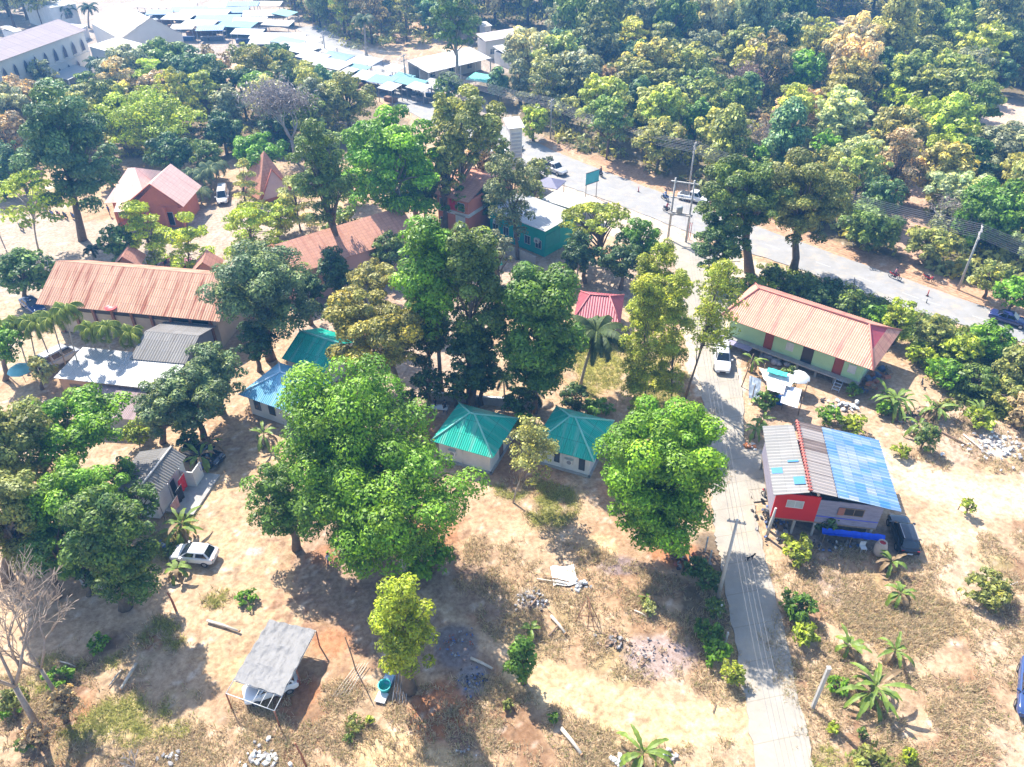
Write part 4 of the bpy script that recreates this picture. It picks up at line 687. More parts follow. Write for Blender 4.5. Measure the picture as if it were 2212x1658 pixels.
# ---- bananas
for ft, h, n, L_, l, k in [((575, 962), 2.8, 9, 2.0, 'banana plant with reddish stem standing alone in the yard below the blue roof', {}), ((463, 985), 3.2, 10, 2.2, 'tall banana plant with drying orange leaves behind the dark parked car', dict(dry=.4)), ((440, 1012), 3.0, 10, 2.1, 'banana plant with pale leaves in front of the dark parked car', {}),
                           ((402, 1160), 3.2, 9, 2.2, 'banana clump beside the porch of the grey sheet roofed shed', dict(stems=2)), ((388, 1245), 1.6, 9, 1.7, 'young banana plant in front of the white hatchback', dict(dry=.3)), ((1385, 1650), 2.6, 11, 2.4, 'large bright banana plant at the bottom edge near the lane', dict(dry=.1)),
                           ((1147, 1372), 1.4, 6, 1.0, 'small banana plant behind the small dark tree', {}), ((1919, 1230), 1.8, 9, 1.5, 'banana plant just below the clay water jar', dict(dry=.3)), ((1938, 1300), 2.0, 9, 1.7, 'banana plant second below the clay water jar', dict(dry=.2)), ((1828, 1412), 1.9, 9, 1.6, 'banana plant with red brown dead leaves in the dry grass', dict(dry=.3)),
                           ((1925, 1425), 2.1, 9, 1.7, 'ragged banana plant beyond the biggest clump in the dry field', dict(dry=.3)), ((1880, 1515), 3.4, 11, 2.5, 'biggest drooping banana clump in the dry field', dict(stems=2, dry=.2)), ((1925, 890), 3.4, 12, 2.6, 'biggest banana clump beside the stilt house end', dict(stems=3)), ((2019, 905), 2.6, 10, 2.1, 'banana clump beyond the heap of boards', dict(stems=2, dry=.4)),
                           ((1978, 938), 2.2, 9, 1.9, 'banana plant over the grey rubbish pile', {}), ((2109, 910), 2.3, 9, 1.9, 'banana clump farthest along the bank', dict(stems=2)), ((1628, 945), 2.2, 8, 1.6, 'banana plant at the corner of the pale sheet roof', {}), ((1622, 800), 2.6, 7, 1.9, 'banana plant beside the white pickup', {}), ((1645, 922), 1.6, 7, 1.3, 'low banana plant beside the earth path to the stall', {}),
                           ((1395, 1300), 1.0, 7, 1.0, 'small dry banana sucker on the rubble ground', dict(dry=.6)), ((1705, 1530), .1, 1, .1, '', {})]:
    if l: banana(l, ft, h, n, L_, **k)
# ---- fill: further trees of the woods, copies of a few prototypes
def inpoly(x, y, P):
    c = False
    for i in range(len(P)):
        a, b_ = P[i], P[(i + 1) % len(P)]
        if (a[1] > y) != (b_[1] > y) and x < (b_[0] - a[0]) * (y - a[1]) / (b_[1] - a[1]) + a[0]: c = not c
    return c
PROTO = []
HOLD = []
for i, (k, dens) in enumerate([('round', 1.1), ('round', 1.0), ('open', 1.2), ('column', 1.0), ('open', 1.0), ('round', 1.2), ('open', .7), ('layer', 1.3), ('wisp', 1.6)]):
    SEED[0] += 1; R = (3.6, 3.4, 3.0) if k != 'column' else (2.6, 2.6, 4.0); V, Fq, T, c, lr = crown(SEED[0], R, k, .34, dens, .6, cap=13000); V = V + np.array((0, 0, R[2] + 1.6))
    me = np_mesh('crown', V, Fq, T); me.materials.append(LEAF)
    b = B(); b.tube([(0, 0, -.2), (.1, 0, 2), (0, .1, R[2] + 2.2)], [.24, .18, .06], 6)
    for j in range(8):
        e = Vector(c[j]) + Vector((0, 0, R[2] + 1.6)); b.tube([(0, 0, 2.2), Vector((0, 0, 2.6)).lerp(e, .5), e], [.11, .08, .03], 4, cap=False)
    o = b.make('trunk', BARK); PROTO.append((me, o.data)); bpy.data.objects.remove(o)
EXC = [[(1745, 40), (1930, 30), (1930, 100), (1745, 108)], [(2060, 190), (2320, 185), (2330, 330), (2090, 300)], [(1925, 340), (2010, 360), (2010, 600), (1920, 600)], [(1000, 60), (1200, 55), (1215, 130), (1000, 150)], [(860, 100), (1080, 90), (1100, 180), (860, 190)]]
EXT = EXC + [[(1745, 60), (1935, 60), (1925, 160), (1760, 150)], [(2070, 200), (2330, 190), (2360, 410), (2110, 375)], [(-60, 180), (230, 150), (260, 235), (100, 262), (-60, 275)]]
ORD = 'first second third fourth fifth sixth seventh eighth ninth tenth eleventh twelfth thirteenth fourteenth fifteenth sixteenth seventeenth eighteenth nineteenth twentieth'.split()
FILL = [('wood across the road', [(1110, 225), (1230, 318), (1480, 398), (1560, 430), (1850, 532), (2000, 585), (2400, 700), (2400, -12), (1050, -12), (1060, 60), (1210, 110)], 6.7, .034),
        ('behind the market roofs', [(560, -14), (1060, -14), (1040, 72), (900, 98), (860, 98), (760, 108), (700, 64), (640, 34)], 5.0, 0.02), ('behind the orange gabled houses', [(-60, 200), (120, 190), (240, 210), (720, 212), (740, 290), (700, 340), (560, 330), (420, 350), (230, 350), (120, 330), (-60, 420)], 5.6, .02),
        ('corner by the arcade roof', [(-60, -10), (110, -10), (100, 60), (-60, 90)], 6.0, .02)]
COLS = [('olive green', (.105, .115, .030)), ('mid green', (.060, .088, .018)), ('dark green', (.030, .052, .016)), ('grey green', (.13, .14, .07)), ('yellow green', (.13, .155, .025)), ('blue green', (.038, .066, .030)), ('brownish', (.15, .12, .065)), ('dull green', (.07, .085, .03))]
rg = random.Random(77); newt = []
for zn, PG, sp, gr_ in FILL:
    tries = 0
    while tries < 9000:
        tries += 1; u = rg.random(); X = rg.uniform(-190, 235); Y = rg.uniform(75, 292); p = PX((X, Y, 0))
        if not inpoly(p[0], p[1], PG) or any(inpoly(p[0], p[1], e) for e in EXT): continue
        s_ = 1 + max(0, Y - 100) * .0035; need = sp * s_
        if any((X - h_[0]) ** 2 + (Y - h_[1]) ** 2 < (need * .5 + h_[2] * .62) ** 2 for h_ in HERO): continue
        rr = need * rg.uniform(.56, .70); HERO.append((X, Y, rr * .8)); newt.append((zn, X, Y, rr))
bucket = {}
for zn, X, Y, rr in newt:
    ci = rg.choices(range(8), (30, 14, 8, 14, 18, 5, 7, 8))[0]; bucket.setdefault((zn, ci), []).append((X, Y, rr))
for (zn, ci), L_ in sorted(bucket.items()):
    L_.sort(key=lambda q: PX((q[0], q[1], 4))[0])
    nr = max(1, -(-len(L_) // 12)); ys = sorted(q[1] for q in L_); cuts = [ys[len(ys) * (i + 1) // nr - 1] for i in range(nr)]
    rows = [[] for _ in range(nr)]
    for q in L_: rows[next(i for i in range(nr) if q[1] <= cuts[i])].append(q)
    for ri, row in enumerate(rows):
        for k, (X, Y, rr) in enumerate(row):
            s_ = rr / 3.5; hs = s_ * rg.uniform(.85, 1.25) * (1.25 if Y > 190 else 1); nm = COLS[ci][0]
            band = '' if nr == 1 else f', {ORD[ri]} row back'
            root = empty('woodland_tree', (X, Y, 0), rg.uniform(0, 6.28), f"{nm} tree, {ORD[k]} from left of its colour{band}, {zn}", 'tree', zn)
            cm, tm = PROTO[rg.randrange(9)]; cr = bpy.data.objects.new('crown', cm); COL.objects.link(cr); cr.parent = root; tk = bpy.data.objects.new('trunk', tm); COL.objects.link(tk); tk.parent = root
            root.scale = (s_, s_ * rg.uniform(.9, 1.1), hs); v_ = rg.uniform(.7, 1.3) * 3.5; cr.color = tuple(c * v_ * rg.uniform(.9, 1.1) for c in COLS[ci][1]) + (1,)
print('fill trees', len(newt))
# ---- undergrowth: the tangle on the floor of the woods, one mass
rng = np.random.default_rng(9); pts = []
UG = [(FILL[0][1], 1.0), (FILL[2][1], .9), (FILL[1][1], .6)]
while len(pts) < 3000:
    X, Y = rng.uniform(-170, 220), rng.uniform(72, 285); p = PX((X, Y, 0))
    if rng.random() > (85 / Y) ** 1.1: continue
    ok = any(inpoly(p[0], p[1], P_) for P_, _ in UG) and not any(inpoly(p[0], p[1], e) for e in EXC)
    if ok: pts.append((X, Y))
pts = np.array(pts); n = len(pts); per = 34; rad = rng.uniform(.7, 1.9, n) * (pts[:, 1] / 110) ** .5; k = np.repeat(np.arange(n), per); d = unit(rng, len(k)); d[:, 2] = np.abs(d[:, 2])
P = np.stack([pts[k, 0], pts[k, 1], np.zeros(len(k))], 1) + d * (rad[k] * rng.uniform(.75, 1.05, len(k)))[:, None]; Nn = d + unit(rng, len(k)) * .6; Nn /= np.linalg.norm(Nn, axis=1, keepdims=True)
tt = rng.uniform(.6, 1.5, n)[k] * rng.uniform(.7, 1.3, len(k)); yy = np.clip(rng.normal(.3, .3, n), 0, 1)[k]
V, Fq, T = leaf_quads(P, Nn, .62, rng, np.stack([tt, yy, tt * 0], 1)); o = link('undergrowth', np_mesh('undergrowth', V, Fq, T), LEAF); o.color = (.25, .27, .085, 1)
tag(o, 'tangled creepers and weeds on the floor of the wood', 'undergrowth', kind='stuff')

BK = [(1640, 575), (1745, 590), (1975, 682), (2150, 730), (2350, 800), (2350, 960), (2150, 900), (2060, 860), (1990, 800), (1965, 705), (1700, 645)]; bk = []
while len(bk) < 900:
    X, Y = rng.uniform(20, 85), rng.uniform(55, 100); p = PX((X, Y, 0))
    if inpoly(p[0], p[1], BK): bk.append((X, Y))
pts = np.array(bk); n = len(pts); per = 60; rad = rng.uniform(.35, 1.15, n); k = np.repeat(np.arange(n), per); d = unit(rng, len(k)); d[:, 2] = np.abs(d[:, 2])
P = np.stack([pts[k, 0], pts[k, 1], np.zeros(len(k))], 1) + d * (rad[k] * rng.uniform(.7, 1.05, len(k)))[:, None]; Nn = d + unit(rng, len(k)) * .6; Nn /= np.linalg.norm(Nn, axis=1, keepdims=True)
tt = rng.uniform(.6, 1.4, n)[k] * rng.uniform(.6, 1.3, len(k)); yy = np.clip(rng.normal(.4, .35, n), 0, 1)[k]; V, Fq, T = leaf_quads(P, Nn, .26, rng, np.stack([tt, yy, tt * 0], 1)); o = link('undergrowth', np_mesh('undergrowth', V, Fq, T), LEAF); o.color = (.13, .19, .035, 1)
tag(o, 'low green creepers covering the bank between the road and the mint house', 'undergrowth', kind='stuff')
# ------------------------------------------------------------------ buildings
WHITE = M('white_render', (.62, .61, .58), .85, var=.14, sc=.8, bump=.15); DARK = M('dark_opening', (.02, .022, .026), .3, var=.1)
GLASS = M('window_glass', (.06, .08, .10), .12, var=.2, spec=.8); CONC = M('raw_concrete', (.36, .34, .31), .95, var=.25, sc=1.2, bump=.3)
TEALR = RM('teal_sheet', (.015, .40, .29), .16, (1.0, 1.5), (.20, .44, .36), .55, .5, spec=.4); TEALCAP = M('teal_ridge', (.25, .60, .50), .5, var=.1)
BLUER = RM('blue_sheet', (.18, .42, .58), .12, (1.0, 2.0), (.45, .6, .68), .35, .5)
TILE = RM('red_tile', (.60, .30, .20), .10, (.9, .55), (.44, .17, .13), .55, .7, rowdark=.78); BROWNR = RM('brown_sheet', (.54, .30, .19), .12, (1.05, 1.2), (.30, .10, .05), .75, .75, rowdark=.72)  # red_tile: tree shade blotches painted in through the red stain colour
GREYR = RM('fibre_sheet', (.22, .205, .19), .16, (1.1, 1.4), (.15, .13, .11), .45, .85, rowdark=.75); PALER = RM('pale_sheet', (.44, .42, .38), .06, (1.0, 2.0), (.44, .36, .29), .22, .6, rowdark=.8)
ORNG = RM('orange_tile', (.58, .28, .18), .10, (.6, .45), (.36, .12, .08), .3, .75, rowdark=.75); PINKR = RM('pink_tile', (.76, .50, .42), .07, (.6, .5), (.55, .22, .18), .2, .75, rowdark=.82)
MAUVE = RM('mauve_sheet', (.27, .19, .18), .12, (1.0, 1.6), (.18, .12, .12), .4, .8); REDR = RM('crimson_sheet', (.36, .085, .10), .08, (.8, 2.2), (.50, .14, .15), .2, .5); WOOD = M('timber', (.24, .17, .11), .9, var=.35, sc=4, stretch=(1, 1, .3))
STEEL = M('steel_post', (.30, .30, .31), .5, .6, var=.15)
def wall_box(b, L, W, z0, z1, inset=0, mi=0, th=.15):
    x0, y0, x1, y1 = inset, inset, L - inset, W - inset
    b.box((x0, y0, z0), (x1, y0 + th, z1), mi); b.box((x0, y1 - th, z0), (x1, y1, z1), mi); b.box((x0, y0 + th, z0), (x0 + th, y1 - th, z1), mi); b.box((x1 - th, y0 + th, z0), (x1, y1 - th, z1), mi)
def window(root, side, L, W, u, z0, w_, h_, inset=0, name='window', mat=None, framemat=None, glass=True):
    """side: front(y=0) back right left; u along that wall"""
    ft = .05; e = .02
    def bx(b, u0, u1, za, zb, d0, d1):
        if side == 'front': b.box((u0, inset - d1, za), (u1, inset - d0, zb))
        elif side == 'back': b.box((u0, W - inset + d0, za), (u1, W - inset + d1, zb))
        elif side == 'right': b.box((L - inset + d0, u0, za), (L - inset + d1, u1, zb))
        else: b.box((inset - d1, u0, za), (inset - d0, u1, zb))
    b = B(); bx(b, u - w_ / 2, u - w_ / 2 + ft, z0, z0 + h_, e, .07); bx(b, u + w_ / 2 - ft, u + w_ / 2, z0, z0 + h_, e, .07); bx(b, u - w_ / 2 + ft, u + w_ / 2 - ft, z0, z0 + ft, e, .07); bx(b, u - w_ / 2 + ft, u + w_ / 2 - ft, z0 + h_ - ft, z0 + h_, e, .07)
    if name == 'window' and w_ > .7: bx(b, u - .02, u + .02, z0 + ft, z0 + h_ - ft, e, .06)
    fr = b.make(name, framemat or WHITE, root); b = B(); bx(b, u - w_ / 2 + ft, u + w_ / 2 - ft, z0 + ft, z0 + h_ - ft, .003, .035); b.make('pane' if name == 'window' else 'door_leaf', mat or GLASS, fr); return fr
def hip(root, L, W, he, hr, ridge, mat, capmat=None, period=.22, amp=.025, o=0., x0=0, y0=0):
    """ridge = (a, b) along x"""
    a, b_ = ridge; A, Bq, C_, D = (x0 - o, y0 - o, he), (L + o, y0 - o, he), (L + o, W + o, he), (x0 - o, W + o, he); m = (y0 + W) / 2; R0, R1 = (a, m, hr), (b_, m, hr); b = B()
    if b_ - a > .3: corrug(b, [A, Bq, R1, R0], period, amp); corrug(b, [C_, D, R0, R1], period, amp)
    else: corrug(b, [A, Bq, R0], period, amp); corrug(b, [C_, D, R0], period, amp); R1 = R0
    corrug(b, [Bq, C_, R1], period, amp); corrug(b, [D, A, R0], period, amp); rf = b.make('roof', mat, root)
    if capmat:
        b = B(); up = Vector((0, 0, .05))
        for p, q in ((A, R0), (D, R0), (Bq, R1), (C_, R1), (R0, R1)):
            if (Vector(p) - Vector(q)).length > .2: b.tube([Vector(p) + up, Vector(q) + up], .085, 6)
        b.make('ridge_cap', capmat, rf)
    return rf
def gable(root, L, W, he, hr, mat, capmat=None, period=.25, amp=.03, ym=None, he2=None, wallmat=None, wz=0, inset=.4):
    ym = W / 2 if ym is None else ym; he2 = he if he2 is None else he2; b = B()
    corrug(b, [(0, 0, he), (L, 0, he), (L, ym, hr), (0, ym, hr)], period, amp); corrug(b, [(L, W, he2), (0, W, he2), (0, ym, hr), (L, ym, hr)], period, amp); rf = b.make('roof', mat, root)
    if capmat: b = B(); b.tube([(0, ym, hr + .05), (L, ym, hr + .05)], .10, 6); b.make('ridge_cap', capmat, rf)
    if wallmat:
        b = B(); wall_box(b, L, W, wz, min(he, he2) - .12, inset); s1 = (hr - he) / max(.1, ym); 
        for x in (inset, L - inset - .15):
            y0, y1 = inset, W - inset; z0, z1 = min(he, he2) - .12, hr - .14
            P = [(x, y0, z0), (x, y1, z0), (x, ym, z1)]; Q = [(x + .15, p[1], p[2]) for p in P]
            b.quad(P[::-1]); b.quad(Q); b.quad([P[0], Q[0], Q[2], P[2]]); b.quad([P[1], P[2], Q[2], Q[1]])
        b.make('wall', wallmat, root)
    return rf
def bld(name, label, p0, p1, p3, z, cat='house', group=None):
    o, r, L, W = frame(p0, p1, p3, z); return empty(name, o, r, label, cat, group), L, W
def aircon(root, x, y, z): 
    b = B(); b.box((x, y - .32, z), (x + .8, y, z + .6)); b.box((x + .1, y - .30, z - .08), (x + .16, y, z)); b.box((x + .64, y - .30, z - .08), (x + .7, y, z)); a = b.make('air_conditioner', WHITE, root)
    b = B(); b.v = []; b.tube([(x + .45, y - .322, z + .3), (x + .45, y - .335, z + .3)], .23, 16); b.make('fan_grille', M('grille', (.22, .22, .23), .6), a)
# teal bungalows
def bungalow(label, p0, p1, p3, wins, ac):
    r, L, W = bld('bungalow', label, p0, p1, p3, 2.45, group='teal roofed bungalows'); hip(r, L, W, 2.45, 4.35, (L * .42, L * .42 + .5), TEALR, TEALCAP)
    b = B(); wall_box(b, L, W, -.1, 2.35, .55); b.make('wall', WHITE, r); b = B(); b.box((.35, .35, -.1), (L - .35, .55 - .003, .12)); b.box((L - .55 + .003, .35, -.1), (L - .35, W - .35, .12)); b.make('plinth', CONC, r)
    for u, w_, h_, z in wins: window(r, 'front', L, W, u * L, z, w_, h_, .55, framemat=DARK)
    window(r, 'right', L, W, W * .5, .12, .85, 1.95, .55, 'door', M('door_wood', (.22, .13, .08), .6), DARK)
    window(r, 'left', L, W, W * .5, .9, 1.0, 1.0, .55, framemat=DARK)
    if ac is not None: aircon(r, ac * L, .55, 1.0)
    b = B(); b.tube([(L * .47, .52, 0), (L * .47, .52, 2.3)], .035, 6); b.make('downpipe', WHITE, r); return r
bungalow('teal hipped bungalow with long blank white wall, nearest the broad mango tree', (930, 953), (1065, 991), (992, 871), [], .25)
bungalow('teal hipped bungalow with narrow dark windows, beside the full round mango tree', (1150, 962), (1283, 999), (1192, 875), [(.38, .55, 1.3, .7), (.79, .6, 1.5, .55)], .52)
r, L, W = bld('bungalow', 'light blue hipped roof bungalow half hidden by the broad mango tree', (515, 853), (592, 880), (607 - 30, 775), 2.6)
hip(r, L + 2.6, W, 2.6, 4.4, (3.2, 4.0), BLUER, M('blue_ridge', (.5, .68, .8), .5, var=.1)); b = B(); wall_box(b, L + 2.6, W, -.1, 2.5, .6); b.make('wall', WHITE, r)
window(r, 'front', L, W, 1.7, .8, .8, 1.3, .6, framemat=DARK); window(r, 'front', L, W, 3.6, .8, .8, 1.3, .6, framemat=DARK)
r, L, W = bld('bungalow', 'long teal sheet roof behind the light blue hipped bungalow', (608, 775), (700, 806), (690, 708), 2.6)
gable(r, L, W, 2.6, 4.2, TEALR, TEALCAP, .22, .025, wallmat=WHITE)
r, L, W = bld('bungalow', 'small teal roofed bungalow with white balcony rails behind the grove', (1050, 582), (1088, 572), (1068, 548), 3.2)
hip(r, L, W, 3.2, 4.6, (L * .4, L * .6), TEALR, TEALCAP); b = B(); wall_box(b, L, W, -.1, 3.1, .5); b.make('wall', WHITE, r)
b = B(); [b.box((x, .05, .9), (x + .05, .1, 1.8)) for x in np.arange(.2, L - .2, .25)]; b.box((.2, .04, 1.8), (L - .2, .12, 1.86)); b.make('railing', WHITE, r)
# long brown hall
o, rz, L, _ = frame((77, 657), (468, 695), (150, 566), 4.2); r = empty('long_hall', o, rz, 'long hall with a stained brown corrugated roof and pale side wall', 'hall')
q = G(150, 566, 7.0) - G(77, 657, 4.2); nrm = Vector((-sin(rz), cos(rz), 0)); hw = q.dot(nrm); W = hw * 2; off = q.dot(Vector((cos(rz), sin(rz), 0)))
gable(r, L + .3, W, 4.2, 7.0, BROWNR, None, .30, .035, wallmat=M('cream_wall', (.50, .42, .33), .85, var=.15, sc=.7), inset=.9)
for k in range(9): b = B(); x = 1.5 + k * (L - 3) / 8; b.box((x, .62, 0), (x + .3, .897, 4.0)); b.make('pilaster', M('brown_paint', (.28, .13, .08), .8), r)
b = B(); b.box((1.5, .82, 3.1), (L - 1.5, .895, 3.5)); b.make('vent_strip', DARK, r)
p = local(r, L * .42, .25, 4.42); s_ = empty('red_basin', p, 0, 'small round red basin lying on the brown hall eave', 'basin'); b = B(); b.lathe([(.02, .02), (.55, .0), (.7, .14), (.64, .15), (.5, .05), (.02, .05)]); b.make('bowl', M('red_plastic', (.55, .03, .03), .4), s_)
for px_, lab in (((248, 578), 'small orange peaked pavilion behind the brown hall, near the dark palm'), ((420, 590), 'small orange peaked pavilion behind the far end of the brown hall')):
    c = G(px_[0] + 18, px_[1], 3.2); r = empty('pavilion', (c.x - 1.6, c.y, 0), radians(8), lab, 'pavilion', 'orange pavilions behind the brown hall'); W_ = 3.6; L_ = 3.4
    b = B(); corrug(b, [(0, 0, 3.0), (0, 3.4, 3.0), (1.8, 3.4, 4.6), (1.8, 0, 4.6)], .2, .02); corrug(b, [(3.6, 3.4, 3.0), (3.6, 0, 3.0), (1.8, 0, 4.6), (1.8, 3.4, 4.6)], .2, .02); b.make('roof', ORNG, r)
    b = B(); b.quad([(.25, .15, 3.0), (3.35, .15, 3.0), (1.8, .15, 4.4)]); b.quad([(1.8, .2, 4.4), (3.35, .2, 3.0), (.25, .2, 3.0)]); b.make('gable_board', ORNG, r)
    for x, y in ((.3, .3), (3.3, .3), (.3, 3.1), (3.3, 3.1)): b = B(); b.box((x - .08, y - .08, -.1), (x + .08, y + .08, 3.05)); b.make('post', WHITE, r)
# grey fibre roof and white flat roof
def ridge_house(name, label, r0, r1, ep, zr, ze, mat, wallmat, cat='house', he2=None, hw2=None, period=.3, amp=.035, inset=.5, cap=None):
    """ridge from r0 to r1, ep = one point of the eave on the near side"""
    a, c = G(*r0, zr), G(*r1, zr); e = Vector((c.x - a.x, c.y - a.y, 0)); L = e.length; e.normalize(); n = Vector((-e.y, e.x, 0)); d = G(*ep, ze) - a; h = d.dot(n); 
    if h > 0: e = -e; a, c = c, a; n = -n; h = -h
    h = -h; W2 = hw2 or h; o = Vector((a.x, a.y, 0)) - n * h; r = empty(name, o, atan2(e.y, e.x), label, cat)
    gable(r, L, h + W2, ze, zr, mat, cap, period, amp, ym=h, he2=he2, wallmat=wallmat, inset=inset); return r, L, h + W2, h
r, L, W, ym = ridge_house('storehouse', 'storehouse with a weathered grey fibre cement roof behind the betel palms', (313, 716), (430, 726), (240, 772), 4.3, 3.2, GREYR, M('bluegrey_wall', (.22, .25, .33), .85))
r, L, W = bld('lean_to', 'low lean-to with a broad bright white flat roof', (115, 815), (355, 842), (160, 752), 2.9)
b = B(); corrug(b, [(0, 0, 2.8), (L, 0, 2.8), (L, W, 3.15), (0, W, 3.15)], .25, .012); b.make('roof', RM('white_sheet', (.37, .365, .355), .08, (1.1, 6), (.58, .55, .5), .12, .5, rowdark=.93), r); b = B(); wall_box(b, L, W, -.1, 2.6, .3); b.make('wall', M('orange_brown_wall', (.42, .25, .15), .85), r)
for k in range(5): window(r, 'front', L, W, 2 + k * (L - 4) / 4, .8, 1.3, 1.2, .3, framemat=WOOD)
r, L, W = bld('lean_to', 'mauve brown low sheet roof beside the boundary wall, below the white flat roof', (150, 895), (300, 905), (160, 828), 2.2)
b = B(); corrug(b, [(0, 0, 2.0), (L, 0, 2.0), (L + .6, W, 2.4), (0, W, 2.4)], .2, .015); b.make('roof', MAUVE, r); b = B(); wall_box(b, L, W, -.1, 1.9, .25); b.make('wall', CONC, r)
b = B(); b.box((L * .84, 1.2, 2.11), (L * .84 + .9, 2.0, 2.17)); b.make('skylight_sheet', WHITE, r)
# grey shed with porch
r, L, W, ym = ridge_house('small_house', 'small white walled house with a steep grey ribbed roof and laundry on its porch', (370, 966), (296, 1062), (402, 988), 3.6, 2.65, GREYR, WHITE, he2=2.5, hw2=3.5, inset=.35, period=.28, amp=.04, cap=M('pale_cap', (.5, .48, .45), .7))
b = B(); b.box((1.2, -2.4, -.1), (L + .6, .34, .14)); b.make('porch_slab', CONC, r); window(r, 'front', L, W, L * .55, .15, .85, 1.9, .35, 'door', DARK)
b = B(); b.box((L - 1.3, -1.0, .14), (L - 1.2, .3, 1.9)); b.box((L - 1.2, -1.0, .14), (L + .2, -.9, 1.9)); b.make('partition_wall', WHITE, r)
b = B(); [b.tube([(x, -.05, 0), (x, -.05, 2.6)], .04, 6) for x in (.4, 2.2, 4.2)]; b.make('porch_posts', STEEL, r)
SHED = r
def cloth(name, label, root, x, y, z, w_, h_, col, yaw=0, cat='laundry', thick=.03):
    p = local(root, x, y, z); o = empty(name, p, root.rotation_euler.z + yaw, label, cat); b = B(); n = 7
    for i in range(n):
        for j in range(4):
            P = []
            for (a, c) in ((i, j), (i + 1, j), (i + 1, j + 1), (i, j + 1)): P.append((a / n * w_, .07 * sin(a * 1.9 + c * .7) * (1 - c / 4 * .6), -h_ * (1 - c / 4)))
            b.quad(P, sm=True); b.quad([(p_[0], p_[1] + thick, p_[2]) for p_ in P][::-1], sm=True)
    b.make('fabric', M('cloth_' + name, col, .9, var=.2, sc=3), o); b = B(); b.tube([(-.05, .02, .01), (w_ + .05, .02, .01)], .015, 5); b.make('hanging_rod', STEEL, o); return o
cloth('laundry_sheet', 'bright red cloth hanging from the porch of the grey ribbed roof house', r, 3.0, -.5, 2.2, 1.1, 1.5, (.50, .02, .03)); cloth('laundry_shirt', 'black cloth hanging beside the red one on the porch', r, 1.8, -.9, 2.1, 1.0, 1.5, (.015, .015, .02))
cloth('laundry_towel', 'patterned pinkish blanket hanging at the porch corner', r, .3, -1.2, 2.0, 1.2, 1.1, (.42, .25, .25)); cloth('laundry_shorts', 'small blue cloth on the near porch wall', r, L - .2, -.98, 1.7, .6, .7, (.02, .10, .55))
# orange gabled houses, left courtyard
OW = M('orange_wall', (.60, .20, .12), .85, var=.12, sc=.8); PK = M('pink_wall', (.62, .36, .30), .85, var=.1, sc=.8)
r, L, W = bld('orange_house', 'orange house with a pink hipped roof and open porch at the courtyard', (226, 442), (316, 438), (240, 378), 3.2)
hip(r, L, W, 3.4, 6.4, (L * .45, L * .62), PINKR, None, .2, .015); b = B(); wall_box(b, L, W, -.1, 3.3, .8); b.make('wall', OW, r)
b = B(); corrug(b, [(L * .3, -2.2, 2.9), (L, -2.2, 2.9), (L, .4, 3.5), (L * .3, .4, 3.5)], .2, .015); b.make('porch_roof', PINKR, r)
for x in (L * .33, L * .62, L - .3): b = B(); b.box((x - .18, -2.1, -.1), (x + .18, -1.75, 2.85)); b.make('porch_column', OW, r)
b = B(); b.box((L * .3, -2.3, -.1), (L + .2, .79, .3)); b.make('terrace', OW, r); window(r, 'front', L, W, L * .65, .4, 2.2, 1.9, .8, mat=DARK); window(r, 'front', L, W, L * .3, .9, 1.2, 1.3, .8)
o, rz, Wd, Dp = frame((268, 447), (395, 449), (330, 372), 3.4); r = empty('orange_house', o, rz, 'orange house with a broad pink gable facing the courtyard', 'house')
Dp *= .6; b = B(); M_ = Wd * .55; hr = 6.9; corrug(b, [(0, Dp, 3.4), (0, 0, 3.4), (M_, 0, hr), (M_, Dp, hr)], .2, .015); corrug(b, [(Wd, 0, 3.4), (Wd, Dp, 3.4), (M_, Dp, hr), (M_, 0, hr)], .2, .015); rf = b.make('roof', PINKR, r)
b = B(); b.tube([(0, -.02, 3.45), (M_, -.02, hr + .05), (Wd, -.02, 3.45)], .14, 4); b.make('verge_board', M('dark_orange', (.42, .12, .07), .8), rf)
b = B(); wall_box(b, Wd, Dp, -.1, 3.2, .8); b.quad([(.9, .85, 3.2), (Wd - .9, .85, 3.2), (M_, .85, hr - .5)]); b.quad([(M_, 1.0, hr - .5), (Wd - .9, 1.0, 3.2), (.9, 1.0, 3.2)]); b.make('wall', OW, r)
for x in (.5, Wd * .35, Wd * .65, Wd - .6): b = B(); b.box((x - .2, .1, -.1), (x + .2, .5, 3.3)); b.make('porch_column', OW, r)
window(r, 'front', Wd, Dp, Wd * .3, .8, 1.4, 1.4, .8); window(r, 'front', Wd, Dp, Wd * .7, .2, 1.0, 2.1, .8, 'door', DARK)
# steep pink roof
o, rz, Wd, Dp = frame((560, 434), (636, 412), (548, 390), .8); Dp = max(Dp, 6.5); r = empty('steep_roof_hall', o, rz, 'chapel like hall with a very steep pink tiled roof coming to a point', 'hall')
cw = Vector((o.x, o.y, 0)) + Vector((cos(rz), sin(rz), 0)) * Wd * .5 + Vector((-sin(rz), cos(rz), 0)) * Dp * .55; ap = atY(570, 326, cw.y); d_ = Vector((ap.x - o.x, ap.y - o.y, 0)); A_ = (d_.dot(Vector((cos(rz), sin(rz), 0))), d_.dot(Vector((-sin(rz), cos(rz), 0))), ap.z)
b = B(); cs = [(0, 0, .8), (Wd, 0, .8), (Wd, Dp, .8), (0, Dp, .8)]; [corrug(b, [cs[k], cs[(k + 1) % 4], A_], .2, .015) for k in range(4)]; rf = b.make('roof', ORNG, r)
f_ = .62; g_ = (Wd * .5 * (1 - f_) + A_[0] * f_, -.25 + A_[1] * f_ * .75, .8 + (A_[2] - .8) * f_); b = B(); b.tube([(Wd * .04, -.3, .8), g_, (Wd * .96, -.3, .8)], .12, 4); b.make('verge_board', M('dark_orange', (.42, .12, .07), .8), rf)
